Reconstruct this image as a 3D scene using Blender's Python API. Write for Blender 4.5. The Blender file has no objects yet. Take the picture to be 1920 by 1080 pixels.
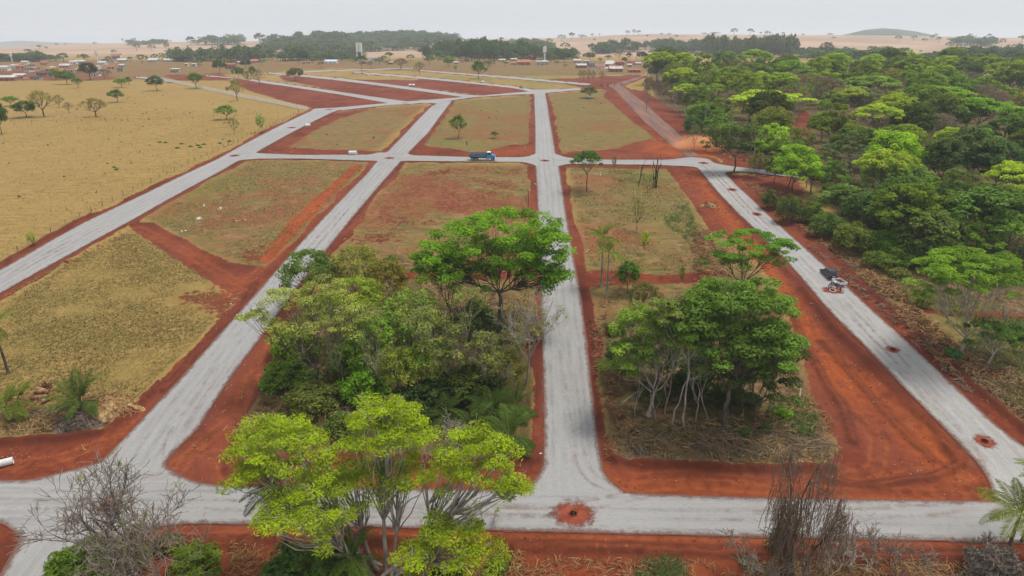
import bpy, bmesh, math, random
import numpy as np
from mathutils import Vector, Matrix
from mathutils.geometry import delaunay_2d_cdt

# ------------------------------------------------------------------ camera, sky, sun, exposure
S = bpy.context.scene
C = S.collection
CAM_H = 54.0
PITCH = math.radians(20.16)
FPX = 1280.0                                   # focal length in pixels of the 1920 wide photograph (24 mm equivalent)
cam_d = bpy.data.cameras.new('camera'); cam = bpy.data.objects.new('camera', cam_d); C.objects.link(cam)
cam.location = (0, 0, CAM_H); cam.rotation_euler = (math.pi / 2 - PITCH, 0, 0)
cam_d.sensor_width = 36; cam_d.lens = 24; cam_d.clip_start = 0.5; cam_d.clip_end = 60000
S.camera = cam
SUN_EL, SUN_AZ = math.radians(70), math.radians(65)    # high hazy sun, almost overhead
w = bpy.data.worlds.new('World'); S.world = w; w.use_nodes = True
nt = w.node_tree; nt.nodes.clear()
sky = nt.nodes.new('ShaderNodeTexSky'); sky.sky_type = 'NISHITA'; sky.sun_disc = False
sky.sun_elevation = SUN_EL; sky.sun_rotation = SUN_AZ
sky.air_density = 1.0; sky.dust_density = 4.0; sky.ozone_density = 1.0
mul = nt.nodes.new('ShaderNodeMix'); mul.data_type = 'RGBA'; mul.inputs[0].default_value = 0.80
nt.links.new(sky.outputs[0], mul.inputs[6]); mul.inputs[7].default_value = (7.15, 7.3, 7.6, 1)   # an even layer of smoke haze over the blue
bg = nt.nodes.new('ShaderNodeBackground'); bg.inputs[1].default_value = 0.096
wo = nt.nodes.new('ShaderNodeOutputWorld')
nt.links.new(mul.outputs[2], bg.inputs[0]); nt.links.new(bg.outputs[0], wo.inputs[0])
sun_d = bpy.data.lights.new('sun', 'SUN'); sun_d.energy = 2.6; sun_d.angle = math.radians(19); sun_d.color = (1, 0.95, 0.87)
sun = bpy.data.objects.new('sun', sun_d); C.objects.link(sun); sun.location = (0, 0, 300)
sd = Vector((math.sin(SUN_AZ) * math.cos(SUN_EL), math.cos(SUN_AZ) * math.cos(SUN_EL), math.sin(SUN_EL)))
sun.rotation_euler = (-sd).to_track_quat('-Z', 'Y').to_euler()
S.view_settings.view_transform = 'Standard'; S.view_settings.look = 'None'
S.view_settings.exposure = 0.32; S.view_settings.gamma = 1
S.cycles.use_denoising = True
S.cycles.max_bounces = 6; S.cycles.diffuse_bounces = 3; S.cycles.glossy_bounces = 2; S.cycles.transmission_bounces = 3
S.cycles.volume_bounces = 2; S.cycles.transparent_max_bounces = 8
S.cycles.use_adaptive_sampling = True; S.cycles.adaptive_threshold = 0.02

# ------------------------------------------------------------------ noise and terrain
def _h(ix, iy, s):
    v = np.sin(ix * 127.1 + iy * 311.7 + s * 74.7) * 43758.5453
    return v - np.floor(v)
def vnoise(x, y, s=0):
    x = np.asarray(x, float); y = np.asarray(y, float)
    ix = np.floor(x); iy = np.floor(y); fx = x - ix; fy = y - iy
    fx = fx * fx * (3 - 2 * fx); fy = fy * fy * (3 - 2 * fy)
    a = _h(ix, iy, s); b = _h(ix + 1, iy, s); c = _h(ix, iy + 1, s); d = _h(ix + 1, iy + 1, s)
    return (a * (1 - fx) + b * fx) * (1 - fy) + (c * (1 - fx) + d * fx) * fy
def fbm(x, y, o=4, s=0):
    t = 0; a = .5; n = 0
    for k in range(o):
        t = t + a * vnoise(x, y, s + k); n += a; a *= .5; x = np.asarray(x) * 2.03 + 7.1; y = np.asarray(y) * 2.03 + 3.7
    return t / n
def sstep(a, b, x):
    t = np.clip((np.asarray(x, float) - a) / (b - a), 0, 1); return t * t * (3 - 2 * t)
# height along the depth of the view, found from how the straight roads narrow
PY = np.array([0, 30, 79, 131, 192, 244, 465, 700, 1000, 1400, 20000.])
PZ = np.array([-8.5, -5, .5, 7.4, 12.6, 15.3, 19.5, 20.8, 21.5, 21.5, 21.5])
PM = np.gradient(PZ, PY)
def hermite(y):
    y = np.clip(np.asarray(y, float), PY[0], PY[-1] - 1)
    i = np.clip(np.searchsorted(PY, y, side='right') - 1, 0, len(PY) - 2)
    h = PY[i + 1] - PY[i]; t = (y - PY[i]) / h
    return ((2*t**3 - 3*t**2 + 1) * PZ[i] + (t**3 - 2*t**2 + t) * h * PM[i] + (-2*t**3 + 3*t**2) * PZ[i+1] + (t**3 - t**2) * h * PM[i+1])
CX = np.array([-900, 0, 110, 180, 300, 460, 640, 760, 860, 960, 1080, 1150, 1220, 1400, 1600, 1720, 1900, 2800.])
CY = np.array([92, 88, 84, 82, 79, 77, 74, 71, 73, 73, 70, 66, 64, 65, 66, 67.5, 71, 78.])
ct, st = math.cos(PITCH), math.sin(PITCH)
def elev(py):
    v = -(np.asarray(py, float) - 540) / FPX
    return (-st + v * ct) / (ct + v * st)
RIDGE = 2800.
def zt(x, y):
    x = np.asarray(x, float); y = np.asarray(y, float)
    b = hermite(y)
    px = 960 + FPX * (x / np.maximum(y, 1)) / ct
    zc = CAM_H + RIDGE * elev(np.interp(px, CX, CY))
    t = sstep(1250, RIDGE, y)
    far = np.where(y > RIDGE, zc - (y - RIDGE) * .035 - ((y - RIDGE) / 700) ** 2, zc)
    far = np.maximum(far, -45)
    z = b * (1 - t) + far * t
    z = z + (fbm(x / 260, y / 260, 2, 5) - .5) * 8 * sstep(900, 1500, y) * (1 - sstep(2300, 2800, y))
    return z
def ray(px, py):
    u = (px - 960) / FPX; v = -(py - 540) / FPX
    return u, ct + v * st, -st + v * ct
_YS = np.geomspace(20, 9000, 240)
def P(px, py, h=0.0):
    """where the view through a pixel meets the ground raised by h"""
    dx, dy, dz = ray(px, py)
    ys = _YS
    for k in range(3):
        t = ys / dy; below = CAM_H + dz * t - zt(dx * t, ys) - h < 0
        if not below.any(): y = RIDGE if k == 0 else float(ys[-1]); break
        i = max(1, int(np.argmax(below))); y = float(.5 * (ys[i - 1] + ys[i])); ys = np.linspace(ys[i - 1], ys[i], 24)
    t = y / dy; X = dx * t
    return (X, y, float(zt(X, y)))
def height_at(base, py):
    """height above the base point of something seen at image row py, standing straight over the base"""
    x, y, z = base
    return CAM_H + y * float(elev(py)) - z
def width_at(base, wpx):
    x, y, z = base
    return wpx * (y * ct - (z - CAM_H) * st) / FPX

# ------------------------------------------------------------------ materials
class NB:
    def __init__(s, name):
        s.m = bpy.data.materials.new(name); s.m.use_nodes = True
        s.t = s.m.node_tree; s.n = s.t.nodes; s.n.clear()
        s.out = s.n.new('ShaderNodeOutputMaterial'); s.co = None
    def new(s, t, **k):
        x = s.n.new(t)
        for a, b in k.items(): setattr(x, a, b)
        return x
    def put(s, sock, v):
        if isinstance(v, bpy.types.NodeSocket): s.t.links.new(v, sock)
        elif isinstance(v, (tuple, list)) and len(v) == 3 and sock.type == 'RGBA': sock.default_value = (*v, 1)
        else: sock.default_value = v
    def coord(s, sx=1, sy=1, sz=1, rz=0):
        if s.co is None: s.co = s.new('ShaderNodeTexCoord').outputs['Object']
        mp = s.new('ShaderNodeMapping'); s.t.links.new(s.co, mp.inputs[0])
        mp.inputs['Scale'].default_value = (sx, sy, sz); mp.inputs['Rotation'].default_value = (0, 0, rz)
        return mp.outputs[0]
    def noise(s, scale, detail=4, rough=.55, co=None, dist=0):
        x = s.new('ShaderNodeTexNoise'); s.t.links.new(co if co else s.coord(), x.inputs['Vector'])
        x.inputs['Scale'].default_value = scale; x.inputs['Detail'].default_value = detail
        x.inputs['Roughness'].default_value = rough; x.inputs['Distortion'].default_value = dist
        return x.outputs['Fac']
    def rng(s, v, a, b, c=0., d=1.):
        x = s.new('ShaderNodeMapRange'); x.interpolation_type = 'SMOOTHSTEP'
        s.put(x.inputs[0], v); x.inputs[1].default_value = a; x.inputs[2].default_value = b
        x.inputs[3].default_value = c; x.inputs[4].default_value = d
        return x.outputs[0]
    def math(s, op, a, b=0.):
        x = s.new('ShaderNodeMath', operation=op); s.put(x.inputs[0], a); s.put(x.inputs[1], b); return x.outputs[0]
    def mix(s, f, a, b, mode='MIX'):
        x = s.new('ShaderNodeMix', data_type='RGBA', blend_type=mode)
        s.put(x.inputs[0], f); s.put(x.inputs[6], a); s.put(x.inputs[7], b); return x.outputs[2]
    def attr(s, name):
        return s.new('ShaderNodeAttribute', attribute_name=name)
    def sep(s, c):
        x = s.new('ShaderNodeSeparateColor'); s.t.links.new(c, x.inputs[0]); return x.outputs
    def bsdf(s, col, rough=.9, spec=.2, normal=None, metal=0):
        x = s.new('ShaderNodeBsdfPrincipled'); s.put(x.inputs['Base Color'], col); s.put(x.inputs['Roughness'], rough)
        x.inputs['Specular IOR Level'].default_value = spec; x.inputs['Metallic'].default_value = metal
        if normal is not None: s.t.links.new(normal, x.inputs['Normal'])
        return x.outputs[0]
    def bump(s, h, strength=.5, dist=.1):
        x = s.new('ShaderNodeBump'); s.put(x.inputs['Height'], h); x.inputs['Strength'].default_value = strength
        x.inputs['Distance'].default_value = dist; return x.outputs[0]
    def done(s, sh): s.t.links.new(sh, s.out.inputs['Surface']); return s.m
def plain(name, col, rough=.8, spec=.3, var=.25, scale=1.5, metal=0, bump=0):
    b = NB(name)
    n = b.noise(scale, 5, .6)
    dk = tuple(c * (1 - var) for c in col); lt = tuple(min(1, c * (1 + var)) for c in col)
    c = b.mix(b.rng(n, .3, .7), dk, lt)
    nm = b.bump(b.noise(scale * 6, 4), bump, .03) if bump else None
    return b.done(b.bsdf(c, rough, spec, nm, metal))

# ------------------------------------------------------------------ mesh helpers
def mesh_np(name, v, f, mats, smooth=False, fattr=None, midx=None):
    """v (n,3); f: array (m,3) or (m,4), or a list of index lists"""
    me = bpy.data.meshes.new(name)
    v = np.asarray(v, np.float32)
    if isinstance(f, np.ndarray):
        m, k = f.shape
        me.vertices.add(len(v)); me.vertices.foreach_set('co', v.ravel())
        me.loops.add(m * k); me.loops.foreach_set('vertex_index', f.astype(np.int32).ravel())
        me.polygons.add(m); me.polygons.foreach_set('loop_start', np.arange(0, m * k, k, dtype=np.int32))
        me.update(calc_edges=True)
    else:
        me.from_pydata([tuple(p) for p in v], [], [tuple(q) for q in f]); me.update()
    for mt in (mats if isinstance(mats, (list, tuple)) else [mats]): me.materials.append(mt)
    if midx is not None: me.polygons.foreach_set('material_index', np.asarray(midx, np.int32))
    if smooth: me.polygons.foreach_set('use_smooth', np.ones(len(me.polygons), bool))
    if fattr is not None:
        a = me.attributes.new('tint', 'FLOAT', 'FACE'); a.data.foreach_set('value', np.asarray(fattr, np.float32))
    return me
def link(name, me, parent=None, loc=None, rz=0, sc=None):
    o = bpy.data.objects.new(name, me); C.objects.link(o)
    if parent is not None: o.parent = parent
    if loc is not None: o.location = loc
    if rz: o.rotation_euler = (0, 0, rz)
    if sc is not None: o.scale = sc if isinstance(sc, (tuple, list)) else (sc, sc, sc)
    return o
def tag(o, label=None, cat=None, group=None, kind=None):
    if label: o['label'] = label
    if cat: o['category'] = cat
    if group: o['group'] = group
    if kind: o['kind'] = kind
    return o
def thing(name, label, cat, loc, rz=0, group=None, sc=None):
    o = link(name, None, None, loc, rz, sc); o.empty_display_size = .3
    return tag(o, label, cat, group)
class MB:
    """collects shapes; build() links them as one mesh"""
    def __init__(s): s.v = []; s.f = []; s.m = []
    def add(s, v, f, m=0):
        o = len(s.v); s.v += [tuple(p) for p in v]; s.f += [tuple(i + o for i in q) for q in f]; s.m += [m] * len(f); return s
    def box(s, x0, x1, y0, y1, z0, z1, m=0, tx=0, ty=0):
        """box, its top pulled in by tx, ty on each side"""
        v = [(x0,y0,z0),(x1,y0,z0),(x1,y1,z0),(x0,y1,z0),(x0+tx,y0+ty,z1),(x1-tx,y0+ty,z1),(x1-tx,y1-ty,z1),(x0+tx,y1-ty,z1)]
        return s.add(v, [(3,2,1,0),(4,5,6,7),(0,1,5,4),(1,2,6,5),(2,3,7,6),(3,0,4,7)], m)
    def bar(s, a, b, r, k=6, m=0, r2=None):
        a = Vector(a); b = Vector(b); d = (b - a).normalized(); r2 = r if r2 is None else r2
        n = d.cross(Vector((0, 0, 1)) if abs(d.z) < .95 else Vector((1, 0, 0))).normalized(); q = d.cross(n)
        v = []
        for c, rr in ((a, r), (b, r2)):
            v += [c + (n * math.cos(2*math.pi*i/k) + q * math.sin(2*math.pi*i/k)) * rr for i in range(k)]
        f = [(i, (i+1) % k, k + (i+1) % k, k + i) for i in range(k)] + [tuple(range(k-1, -1, -1)), tuple(range(k, 2*k))]
        return s.add(v, f, m)
    def prism(s, prof, y0, y1, m=0, inset=0, zi=None):
        """side profile (x,z) extruded across y"""
        n = len(prof)
        v = [(x, y0 + (inset if zi is not None and z > zi else 0), z) for x, z in prof] + [(x, y1 - (inset if zi is not None and z > zi else 0), z) for x, z in prof]
        f = [tuple(range(n)), tuple(range(2*n-1, n-1, -1))] + [(i, i + n, (i+1) % n + n, (i+1) % n) for i in range(n)]
        return s.add(v, f, m)
    def mesh(s, name, mats, smooth=False):
        me = mesh_np(name, s.v, s.f, mats, smooth, None, s.m)
        bm = bmesh.new(); bm.from_mesh(me); bmesh.ops.recalc_face_normals(bm, faces=bm.faces); bm.to_mesh(me); bm.free()
        return me
    def build(s, name, mats, parent=None, smooth=False): return link(name, s.mesh(name, mats, smooth), parent)
def tubes(polys, k=5):
    """list of (points (n,3), radii (n)) -> vertices, quads"""
    V = []; F = []; o = 0
    ang = np.arange(k) * 2 * math.pi / k; ca, sa = np.cos(ang), np.sin(ang)
    for p, r in polys:
        p = np.asarray(p, float); r = np.asarray(r, float); n = len(p)
        d = np.gradient(p, axis=0); d /= np.maximum(np.linalg.norm(d, axis=1, keepdims=True), 1e-6)
        ref = np.array([.31, .95, .05]) if abs(d[:, 2]).mean() > .6 else np.array([.05, .03, 1.])
        a = np.cross(d, ref); a /= np.maximum(np.linalg.norm(a, axis=1, keepdims=True), 1e-6); b = np.cross(d, a)
        ring = p[:, None, :] + r[:, None, None] * (a[:, None, :] * ca[None, :, None] + b[:, None, :] * sa[None, :, None])
        V.append(ring.reshape(-1, 3))
        i = np.arange(n - 1)[:, None] * k; j = np.arange(k)[None, :]; j2 = (j + 1) % k
        F.append((np.stack([i + j, i + j2, i + k + j2, i + k + j], -1) + o).reshape(-1, 4)); o += n * k
    return np.concatenate(V), np.concatenate(F)
def inpoly(x, y, poly):
    p = np.asarray(poly, float); r = np.zeros(x.shape, bool); n = len(p)
    for i in range(n):
        x1, y1 = p[i]; x2, y2 = p[(i + 1) % n]
        c = ((y1 > y) != (y2 > y)) & (x < (x2 - x1) * (y - y1) / (y2 - y1 + 1e-12) + x1); r ^= c
    return r
def segdist(x, y, p, closed=True):
    p = np.asarray(p, float); d = np.full(x.shape, 1e9); n = len(p)
    for i in range(n if closed else n - 1):
        x1, y1 = p[i]; x2, y2 = p[(i + 1) % n]; ex, ey = x2 - x1, y2 - y1
        t = np.clip(((x - x1) * ex + (y - y1) * ey) / (ex * ex + ey * ey + 1e-12), 0, 1)
        d = np.minimum(d, np.hypot(x - x1 - t * ex, y - y1 - t * ey))
    return d
def sdf(x, y, poly):
    d = segdist(x, y, poly); return np.where(inpoly(x, y, poly), d, -d)
def W(poly): return [P(a, b)[:2] for a, b in poly]
# ------------------------------------------------------------------ road outlines, traced on the photograph and laid on the ground
ROADS = {
 'A': [(985,925),(1012,890),(1020,875),(1021,800),(1019,700),(1014,560),(1010,430),(1006,340),(1003,300),(1003,240),(1001,178),(1001,170),(1022,168),(1023,175),(1032,230),(1042,290),(1048,312),(1061,400),(1079,505),(1088,550),(1104,680),(1117,800),(1125,860),(1131,888),(1150,910),(1178,928)],
 'B': [(150,935),(193,864),(208,848),(312,739),(348,700),(401,640),(489,541),(640,374),(684,330),(705,304),(723,288),(760,250),(808,200),(820,193.5),(848,189),(843,196),(804,249),(765,288),(751,304),(728,330),(640,434),(566,528),(484,640),(437,700),(365,812),(318,853),(307,874),(333,890),(375,909),(300,935)],
 'Bs': [(130,960),(60,990),(42,1005),(16,1057),(-15,1110),(-60,1180),(90,1180),(140,1100),(190,1040),(250,999),(320,960)],
 'D': [(1290,296),(1307,314),(1320,330),(1345,360),(1385,402),(1406,421),(1468,482),(1550,578),(1618,645),(1690,722),(1765,797),(1810,842),(1840,876),(1858,908),(1866,945),(2080,965),(2010,905),(1920,838),(1863,795),(1791,726),(1714,653),(1618,566),(1521,476),(1454,416),(1400,364),(1385,351),(1360,326),(1332,299)],
 'E': [(-300,668),(0,507),(148,422),(270,364),(404,300),(433,284),(583,208),(588,203.5),(625,202),(640,205),(623,211),(483,285),(476,292),(490,298),(450,300),(417,320),(259,407),(130,478),(0,551),(-300,722)],
}
CROSS = {
 'C1': [(-400,905),(0,902),(60,901),(125,885),(193,866),(300,880),(320,885),(375,908),(432,911),(990,921),(1180,926),(1440,935),(1866,941),(2300,955),(2300,1037),(1910,1017),(1440,1007),(1000,996),(469,982),(323,982),(250,999),(230,1012),(60,1012),(36,1003),(0,977),(-400,965)],
 'C2': [(470,286.5),(560,290.5),(694,290),(705,286),(765,286),(770,291),(882,294.5),(985,295),(1003,288),(1042,288),(1063,296),(1135,299.5),(1255,299.5),(1292,294),(1330,297),(1345,312),(1310,316),(1300,313),(1235,309.5),(1065,307.5),(1048,312),(1003,311),(985,304),(751,302),(702,302),(560,297.5),(490,298),(462,297)],
 'C2r': [(1325,299),(1337,305),(1373,312),(1435,318.5),(1560,331.5),(1560,340),(1530,337),(1438,327.5),(1403,322.5),(1373,321),(1356,325),(1345,322)],
 'C3': [(612,203),(640,201),(730,193),(767,190),(872,181.7),(960,174),(987,172),(1001,168),(1023,168),(1087,165),(1092,168.5),(1024,174.5),(1000,176.5),(960,177.8),(890,182.5),(850,188),(820,194.5),(798,192.7),(757,196.2),(730,197),(640,207)],
}
FARR = {
 'R1': [(385,140.6),(427,144.6),(495,151.5),(640,172.7),(753,189),(780,192),(732,194),(640,177.8),(497,156.2),(453,148.5),(387,143)],
 'R2': [(503,135.6),(567,140.6),(640,146.9),(872,177.3),(905,179.5),(873,182.7),(640,151.6),(570,144.2),(503,138.2)],
 'R3': [(663,134.2),(807,145.8),(960,161.4),(1003,168.5),(993,171.5),(960,165),(807,149.2),(663,136.9)],
 'R3b': [(560,134),(640,131.2),(775,126.8),(775,128.6),(640,133.4),(560,136.2)],
 'R4': [(787,131.2),(960,144),(1110,157.4),(1100,160),(960,147.4),(787,133.2)],
 'R0': [(255,143),(290,146.5),(325,152),(322,155),(288,149.5),(255,145.5)],
}
DARK = {'Z': [(1140,160),(1150,158),(1205,142),(1208,145),(1165,160),(1175,167),(1210,195),(1247,229),(1261,240),(1287,268),(1310,292),(1290,296),(1258,272),(1223,240),(1208,229),(1151,167)]}
def rounded(p, r=3.2):
    o = []; n = len(p)
    for i in range(n):
        a, b, c = np.array(p[i-1]), np.array(p[i]), np.array(p[(i+1) % n]); u = a - b; v = c - b; lu, lv = np.hypot(*u), np.hypot(*v); q = min(r, lu*.45, lv*.45); s = b + u/max(lu,1e-6)*q; e = b + v/max(lv,1e-6)*q
        for t in (0, .25, .5, .75, 1): o.append(tuple((1-t)**2*s + 2*t*(1-t)*b + t*t*e))
    return o
road_polys = {k: rounded(W(v)) for d in (ROADS, CROSS, FARR, DARK) for k, v in d.items()}

def densify(p, step):
    o = []
    for i in range(len(p)):
        a = np.array(p[i]); b = np.array(p[(i + 1) % len(p)]); n = max(1, int(np.hypot(*(b - a)) / step))
        for k in range(n): o.append(tuple(a + (b - a) * k / n))
    return o
def sheet(polys, lift, step=4.):
    """triangulated sheet over the union of the outlines, following the ground"""
    verts = []; faces = []
    for p in polys:
        q = densify(p, step); o = len(verts); verts += q; faces.append(list(range(o, o + len(q))))
        a = np.array(q); gx, gy = np.meshgrid(np.arange(a[:,0].min(), a[:,0].max(), step), np.arange(a[:,1].min(), a[:,1].max(), step))
        m = sdf(gx, gy, p) > .8
        verts += list(zip(gx[m].tolist(), gy[m].tolist()))
    v, e, f, *_ = delaunay_2d_cdt([Vector(p) for p in verts], [], faces, 1, 1e-4)
    a = np.array([(p.x, p.y) for p in v])
    z = zt(a[:,0], a[:,1]) + lift
    t = [q if ((a[q[1]]-a[q[0]])[0]*(a[q[2]]-a[q[0]])[1]-(a[q[1]]-a[q[0]])[1]*(a[q[2]]-a[q[0]])[0]) > 0 else (q[0], q[2], q[1]) for q in f]
    return np.column_stack([a, z]), np.array(t)

# ------------------------------------------------------------------ ground masks
# (outline, strength of bare red soil, softness in metres)
DIRT = [
 ([(1245,312),(1305,316),(1405,424),(1550,582),(1690,727),(1810,848),(1862,940),(1440,934),(1180,925),(1150,907),(1138,868),(1160,862),(1300,872),(1540,875),(1575,840),(1520,740),(1500,650),(1460,540),(1400,470),(1330,430),(1290,370)], 1, 1.5),
 ([(225,1010),(323,983),(469,983),(1000,997),(1440,1008),(1910,1018),(2300,1038),(2300,1140),(-200,1140),(120,1060)], .75, 3),
 ([(250,1003),(323,984),(469,984),(1000,998),(1440,1009),(1910,1019),(2300,1040),(2300,1075),(1600,1045),(1000,1030),(420,1030),(330,1020)], 1, 1),
 ([(305,880),(320,851),(368,810),(484,638),(560,535),(575,540),(530,640),(490,745),(450,800),(445,905),(375,908)], 1, 1.2),
 ([(420,912),(430,850),(640,845),(900,860),(990,850),(1016,870),(988,921)], 1, 1.5),
 ([(-300,905),(0,902),(60,900),(125,884),(193,864),(312,737),(300,715),(240,775),(200,810),(0,825),(-300,835)], 1, 1.5),
 ([(-30,975),(0,977),(38,1004),(18,1057),(-30,1120)], 1, .6),
 ([(233,420),(285,418),(380,468),(430,492),(500,500),(512,492),(520,510),(485,548),(455,560),(400,532),(340,492)], 1.1, 1.5),
 ([(290,558),(400,532),(470,540),(480,560),(430,610),(360,590)], .62, 5),
 ([(0,556),(130,482),(240,424),(262,440),(120,510),(0,590)], .5, 3),
 ([(662,309),(682,311),(550,444),(512,486),(494,496),(495,472),(540,420)], 1.0, .7),
 ([(430,470),(500,455),(540,480),(500,500),(440,492)], .6, 4),
 ([(485,287),(560,245),(621,213),(700,203),(640,222),(590,245),(560,265),(540,275),(600,280),(700,283),(702,290),(560,290)], .95, 3),
 ([(585,203),(612,202.5),(735,192.5),(640,178.5),(497,157),(450,149.5),(425,152),(470,172),(540,192)], .85, 4),
 ([(640,172),(753,188.5),(872,181.5),(640,152.5),(570,145),(520,142),(530,150)], .9, 4),
 ([(620,146),(700,150),(807,150),(960,166),(993,172),(905,179),(640,147)], .88, 4),
 ([(1060,295),(1058,284),(1150,278),(1220,258),(1262,274),(1292,293),(1255,299),(1135,299)], .8, 3),
 ([(880,294),(915,280),(960,270),(1002,272),(1003,288),(985,294)], .8, 2),
 ([(762,290),(790,272),(830,276),(900,288),(882,294)], .9, 1.5),
 ([(640,430),(760,306),(1000,310),(1000,420),(900,400),(760,470),(640,470)], .47, 6),
 ([(735,512),(1012,508),(1012,524),(740,524)], .9, 1),
 ([(1085,515),(1120,505),(1240,515),(1340,505),(1345,530),(1180,535),(1090,540)], .85, 1.2),
 ([(1255,312),(1060,308),(1062,314),(1255,318)], .8, 1),
 ([(1363,328),(1390,351),(1460,416),(1530,480),(1622,568),(1720,655),(1800,730),(1920,838),(2050,930),(2200,960),(2050,800),(1900,700),(1780,640),(1640,540),(1560,440),(1460,380),(1440,335),(1400,325)], .78, 5),
 ([(1395,352),(1462,416),(1530,480),(1622,568),(1720,655),(1800,730),(1930,842),(1960,842),(1760,660),(1560,470),(1430,365)], 1, 1.5),
 ([(1690,573),(1780,583),(1930,588),(1930,600),(1780,592),(1690,582)], 1, .6),
 ([(1140,165),(1150,172),(1195,215),(1240,258),(1262,275),(1255,285),(1230,262),(1180,225),(1130,180)], .85, 2),
 ([(1175,166),(1262,238),(1310,290),(1345,296),(1370,305),(1440,315),(1440,300),(1350,280),(1300,230),(1210,170)], .85, 3),
 ([(1000,150),(1200,139),(1210,146),(1150,170),(1100,166),(1060,158)], .8, 3),
 ([(1340,296),(1375,305),(1440,312),(1520,322),(1520,330),(1440,320),(1370,312)], .9, 1),
 ([(1500,330),(1440,330),(1360,326),(1400,360),(1450,400),(1520,400)], .8, 4),
 ([(60,128),(210,138),(240,150),(100,152),(0,152),(-100,150),(-100,128)], .55, 8),
 ([(300,140),(420,138),(440,150),(380,152),(330,152)], .7, 4),
 ([(1500,195),(1530,230),(1500,270),(1480,260)], .9, 2),
]
ORANGE = [   # drier, brighter soil worn by wheels
 ([(1290,318),(1312,322),(1370,400),(1440,480),(1500,570),(1560,660),(1640,720),(1760,810),(1830,890),(1840,930),(1760,900),(1650,790),(1560,730),(1500,640),(1430,500),(1340,390)], 1, 2.2),
 ([(660,308),(686,312),(556,446),(516,488),(490,498),(492,470),(536,420)], 1.1, .8),
 ([(1140,880),(1200,905),(1440,915),(1860,938),(1440,934),(1180,925),(1150,907)], .7, 2),
 ([(1220,262),(1262,270),(1340,270),(1330,296),(1292,294),(1200,285)], 1, 3),
 ([(420,1000),(1000,1010),(1440,1020),(1440,1080),(420,1080)], .55, 4),
 ([(900,283),(1000,272),(1002,290),(900,294)], .6, 2),
 ([(450,870),(900,880),(980,900),(980,920),(450,908)], .5, 2),
]
LOTS = [   # cleared plots: browner and greener than the straw pasture
 [(265,410),(470,300),(700,303),(620,400),(500,530),(430,500),(300,430)],
 [(760,306),(1000,310),(1012,520),(1015,700),(1018,870),(440,900),(500,640),(640,440)],
 [(1065,309),(1255,312),(1330,430),(1400,470),(1500,650),(1570,840),(1140,870),(1090,540)],
 [(850,190),(1000,178),(1003,288),(880,294),(770,290)],
 [(1026,176),(1145,167),(1260,275),(1250,298),(1065,294),(1044,286)],
 [(640,206),(800,196),(700,290),(490,286)],
 [(1440,335),(1560,430),(1650,470),(1780,520),(1940,560),(2100,700),(2100,960),(1920,835),(1720,655),(1530,480)],
 [(-100,113),(500,113),(1230,113),(1210,140),(960,143),(640,128),(420,140),(300,150),(-100,150)],
]
GREEN = [   # fresher green growth
 ([(330,330),(470,302),(520,330),(420,400),(330,410)], .55, 8),
 ([(1150,320),(1250,320),(1300,400),(1290,440),(1240,430),(1180,380)], .75, 6),
 ([(780,262),(850,258),(930,270),(880,282),(790,282)], .8, 4),
 ([(1040,180),(1140,172),(1240,262),(1050,270)], .45, 8),
 ([(860,190),(995,180),(998,260),(800,265)], .4, 8),
 ([(500,158),(640,150),(700,138),(960,146),(1000,150),(1140,160),(1000,167),(960,160),(780,143),(660,138)], .7, 8),
 ([(960,130),(1090,138),(1180,150),(1110,157),(960,143)], .65, 8),
 ([(0,560),(240,430),(370,520),(300,700),(0,720)], .32, 8),
 ([(1640,470),(1750,520),(1930,560),(1930,760),(1800,700),(1680,560)], .5, 5),
]
LITTER = [   # leaf litter and dead growth under the groves
 ([(440,800),(500,640),(560,560),(740,470),(1000,560),(1010,840),(900,870),(640,840),(440,870)], .8, 4),
 ([(1140,870),(1110,700),(1130,590),(1400,500),(1500,650),(1570,840),(1540,872),(1300,868)], .75, 3),
 ([(1380,320),(1500,330),(1640,480),(1930,640),(2400,800),(2400,120),(1210,120),(1230,190),(1330,270)], 1, 6),
 ([(0,760),(230,740),(240,780),(200,810),(0,825)], .8, 2),
 ([(-100,1140),(60,1060),(420,1030),(1000,1040),(1500,1050),(2200,1080),(2200,1180),(-100,1180)], .55, 4),
]
TRACKS = [   # wheel tracks worn into the soil: path, half the wheel gauge
 ([(1300,318),(1345,385),(1400,455),(1470,545),(1540,640),(1620,720),(1720,800),(1800,870),(1840,935)], .9),
 ([(1275,325),(1330,400),(1400,480),(1480,590),(1540,690),(1600,770),(1650,830),(1640,880),(1560,905),(1450,905),(1300,890),(1170,895)], .9),
 ([(1480,560),(1550,650),(1640,740),(1760,850),(1830,930)], .9),
 ([(1500,880),(1560,905),(1640,905),(1730,880),(1790,880)], .8), ([(1180,912),(1300,905),(1440,915),(1640,925),(1800,925)], .9),
 ([(673,312),(545,435),(503,484),(460,540),(400,560)], .9), ([(240,420),(330,460),(420,515),(480,545)], .9),
 ([(340,880),(380,830),(440,780),(480,700),(530,610)], .8), ([(450,885),(640,880),(850,890),(990,900)], .9), ([(330,870),(360,850),(420,850),(430,890)], .8),
 ([(260,1015),(480,1005),(900,1015),(1440,1025),(1900,1035)], .9), ([(0,870),(100,865),(200,830),(260,770)], .9),
 ([(1265,275),(1200,215),(1155,172)], .9), ([(1290,292),(1240,290),(1160,291)], 1.2), ([(1280,285),(1240,293),(1200,296)], .9),
 ([(640,160),(780,175),(860,182)], .9), ([(560,165),(640,185),(720,193)], .9), ([(900,195),(935,205),(930,220),(905,222)], .8), ([(1090,210),(1130,225),(1190,245),(1240,260)], .8), ([(1095,195),(1098,240),(1095,280)], .8),
]
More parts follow.
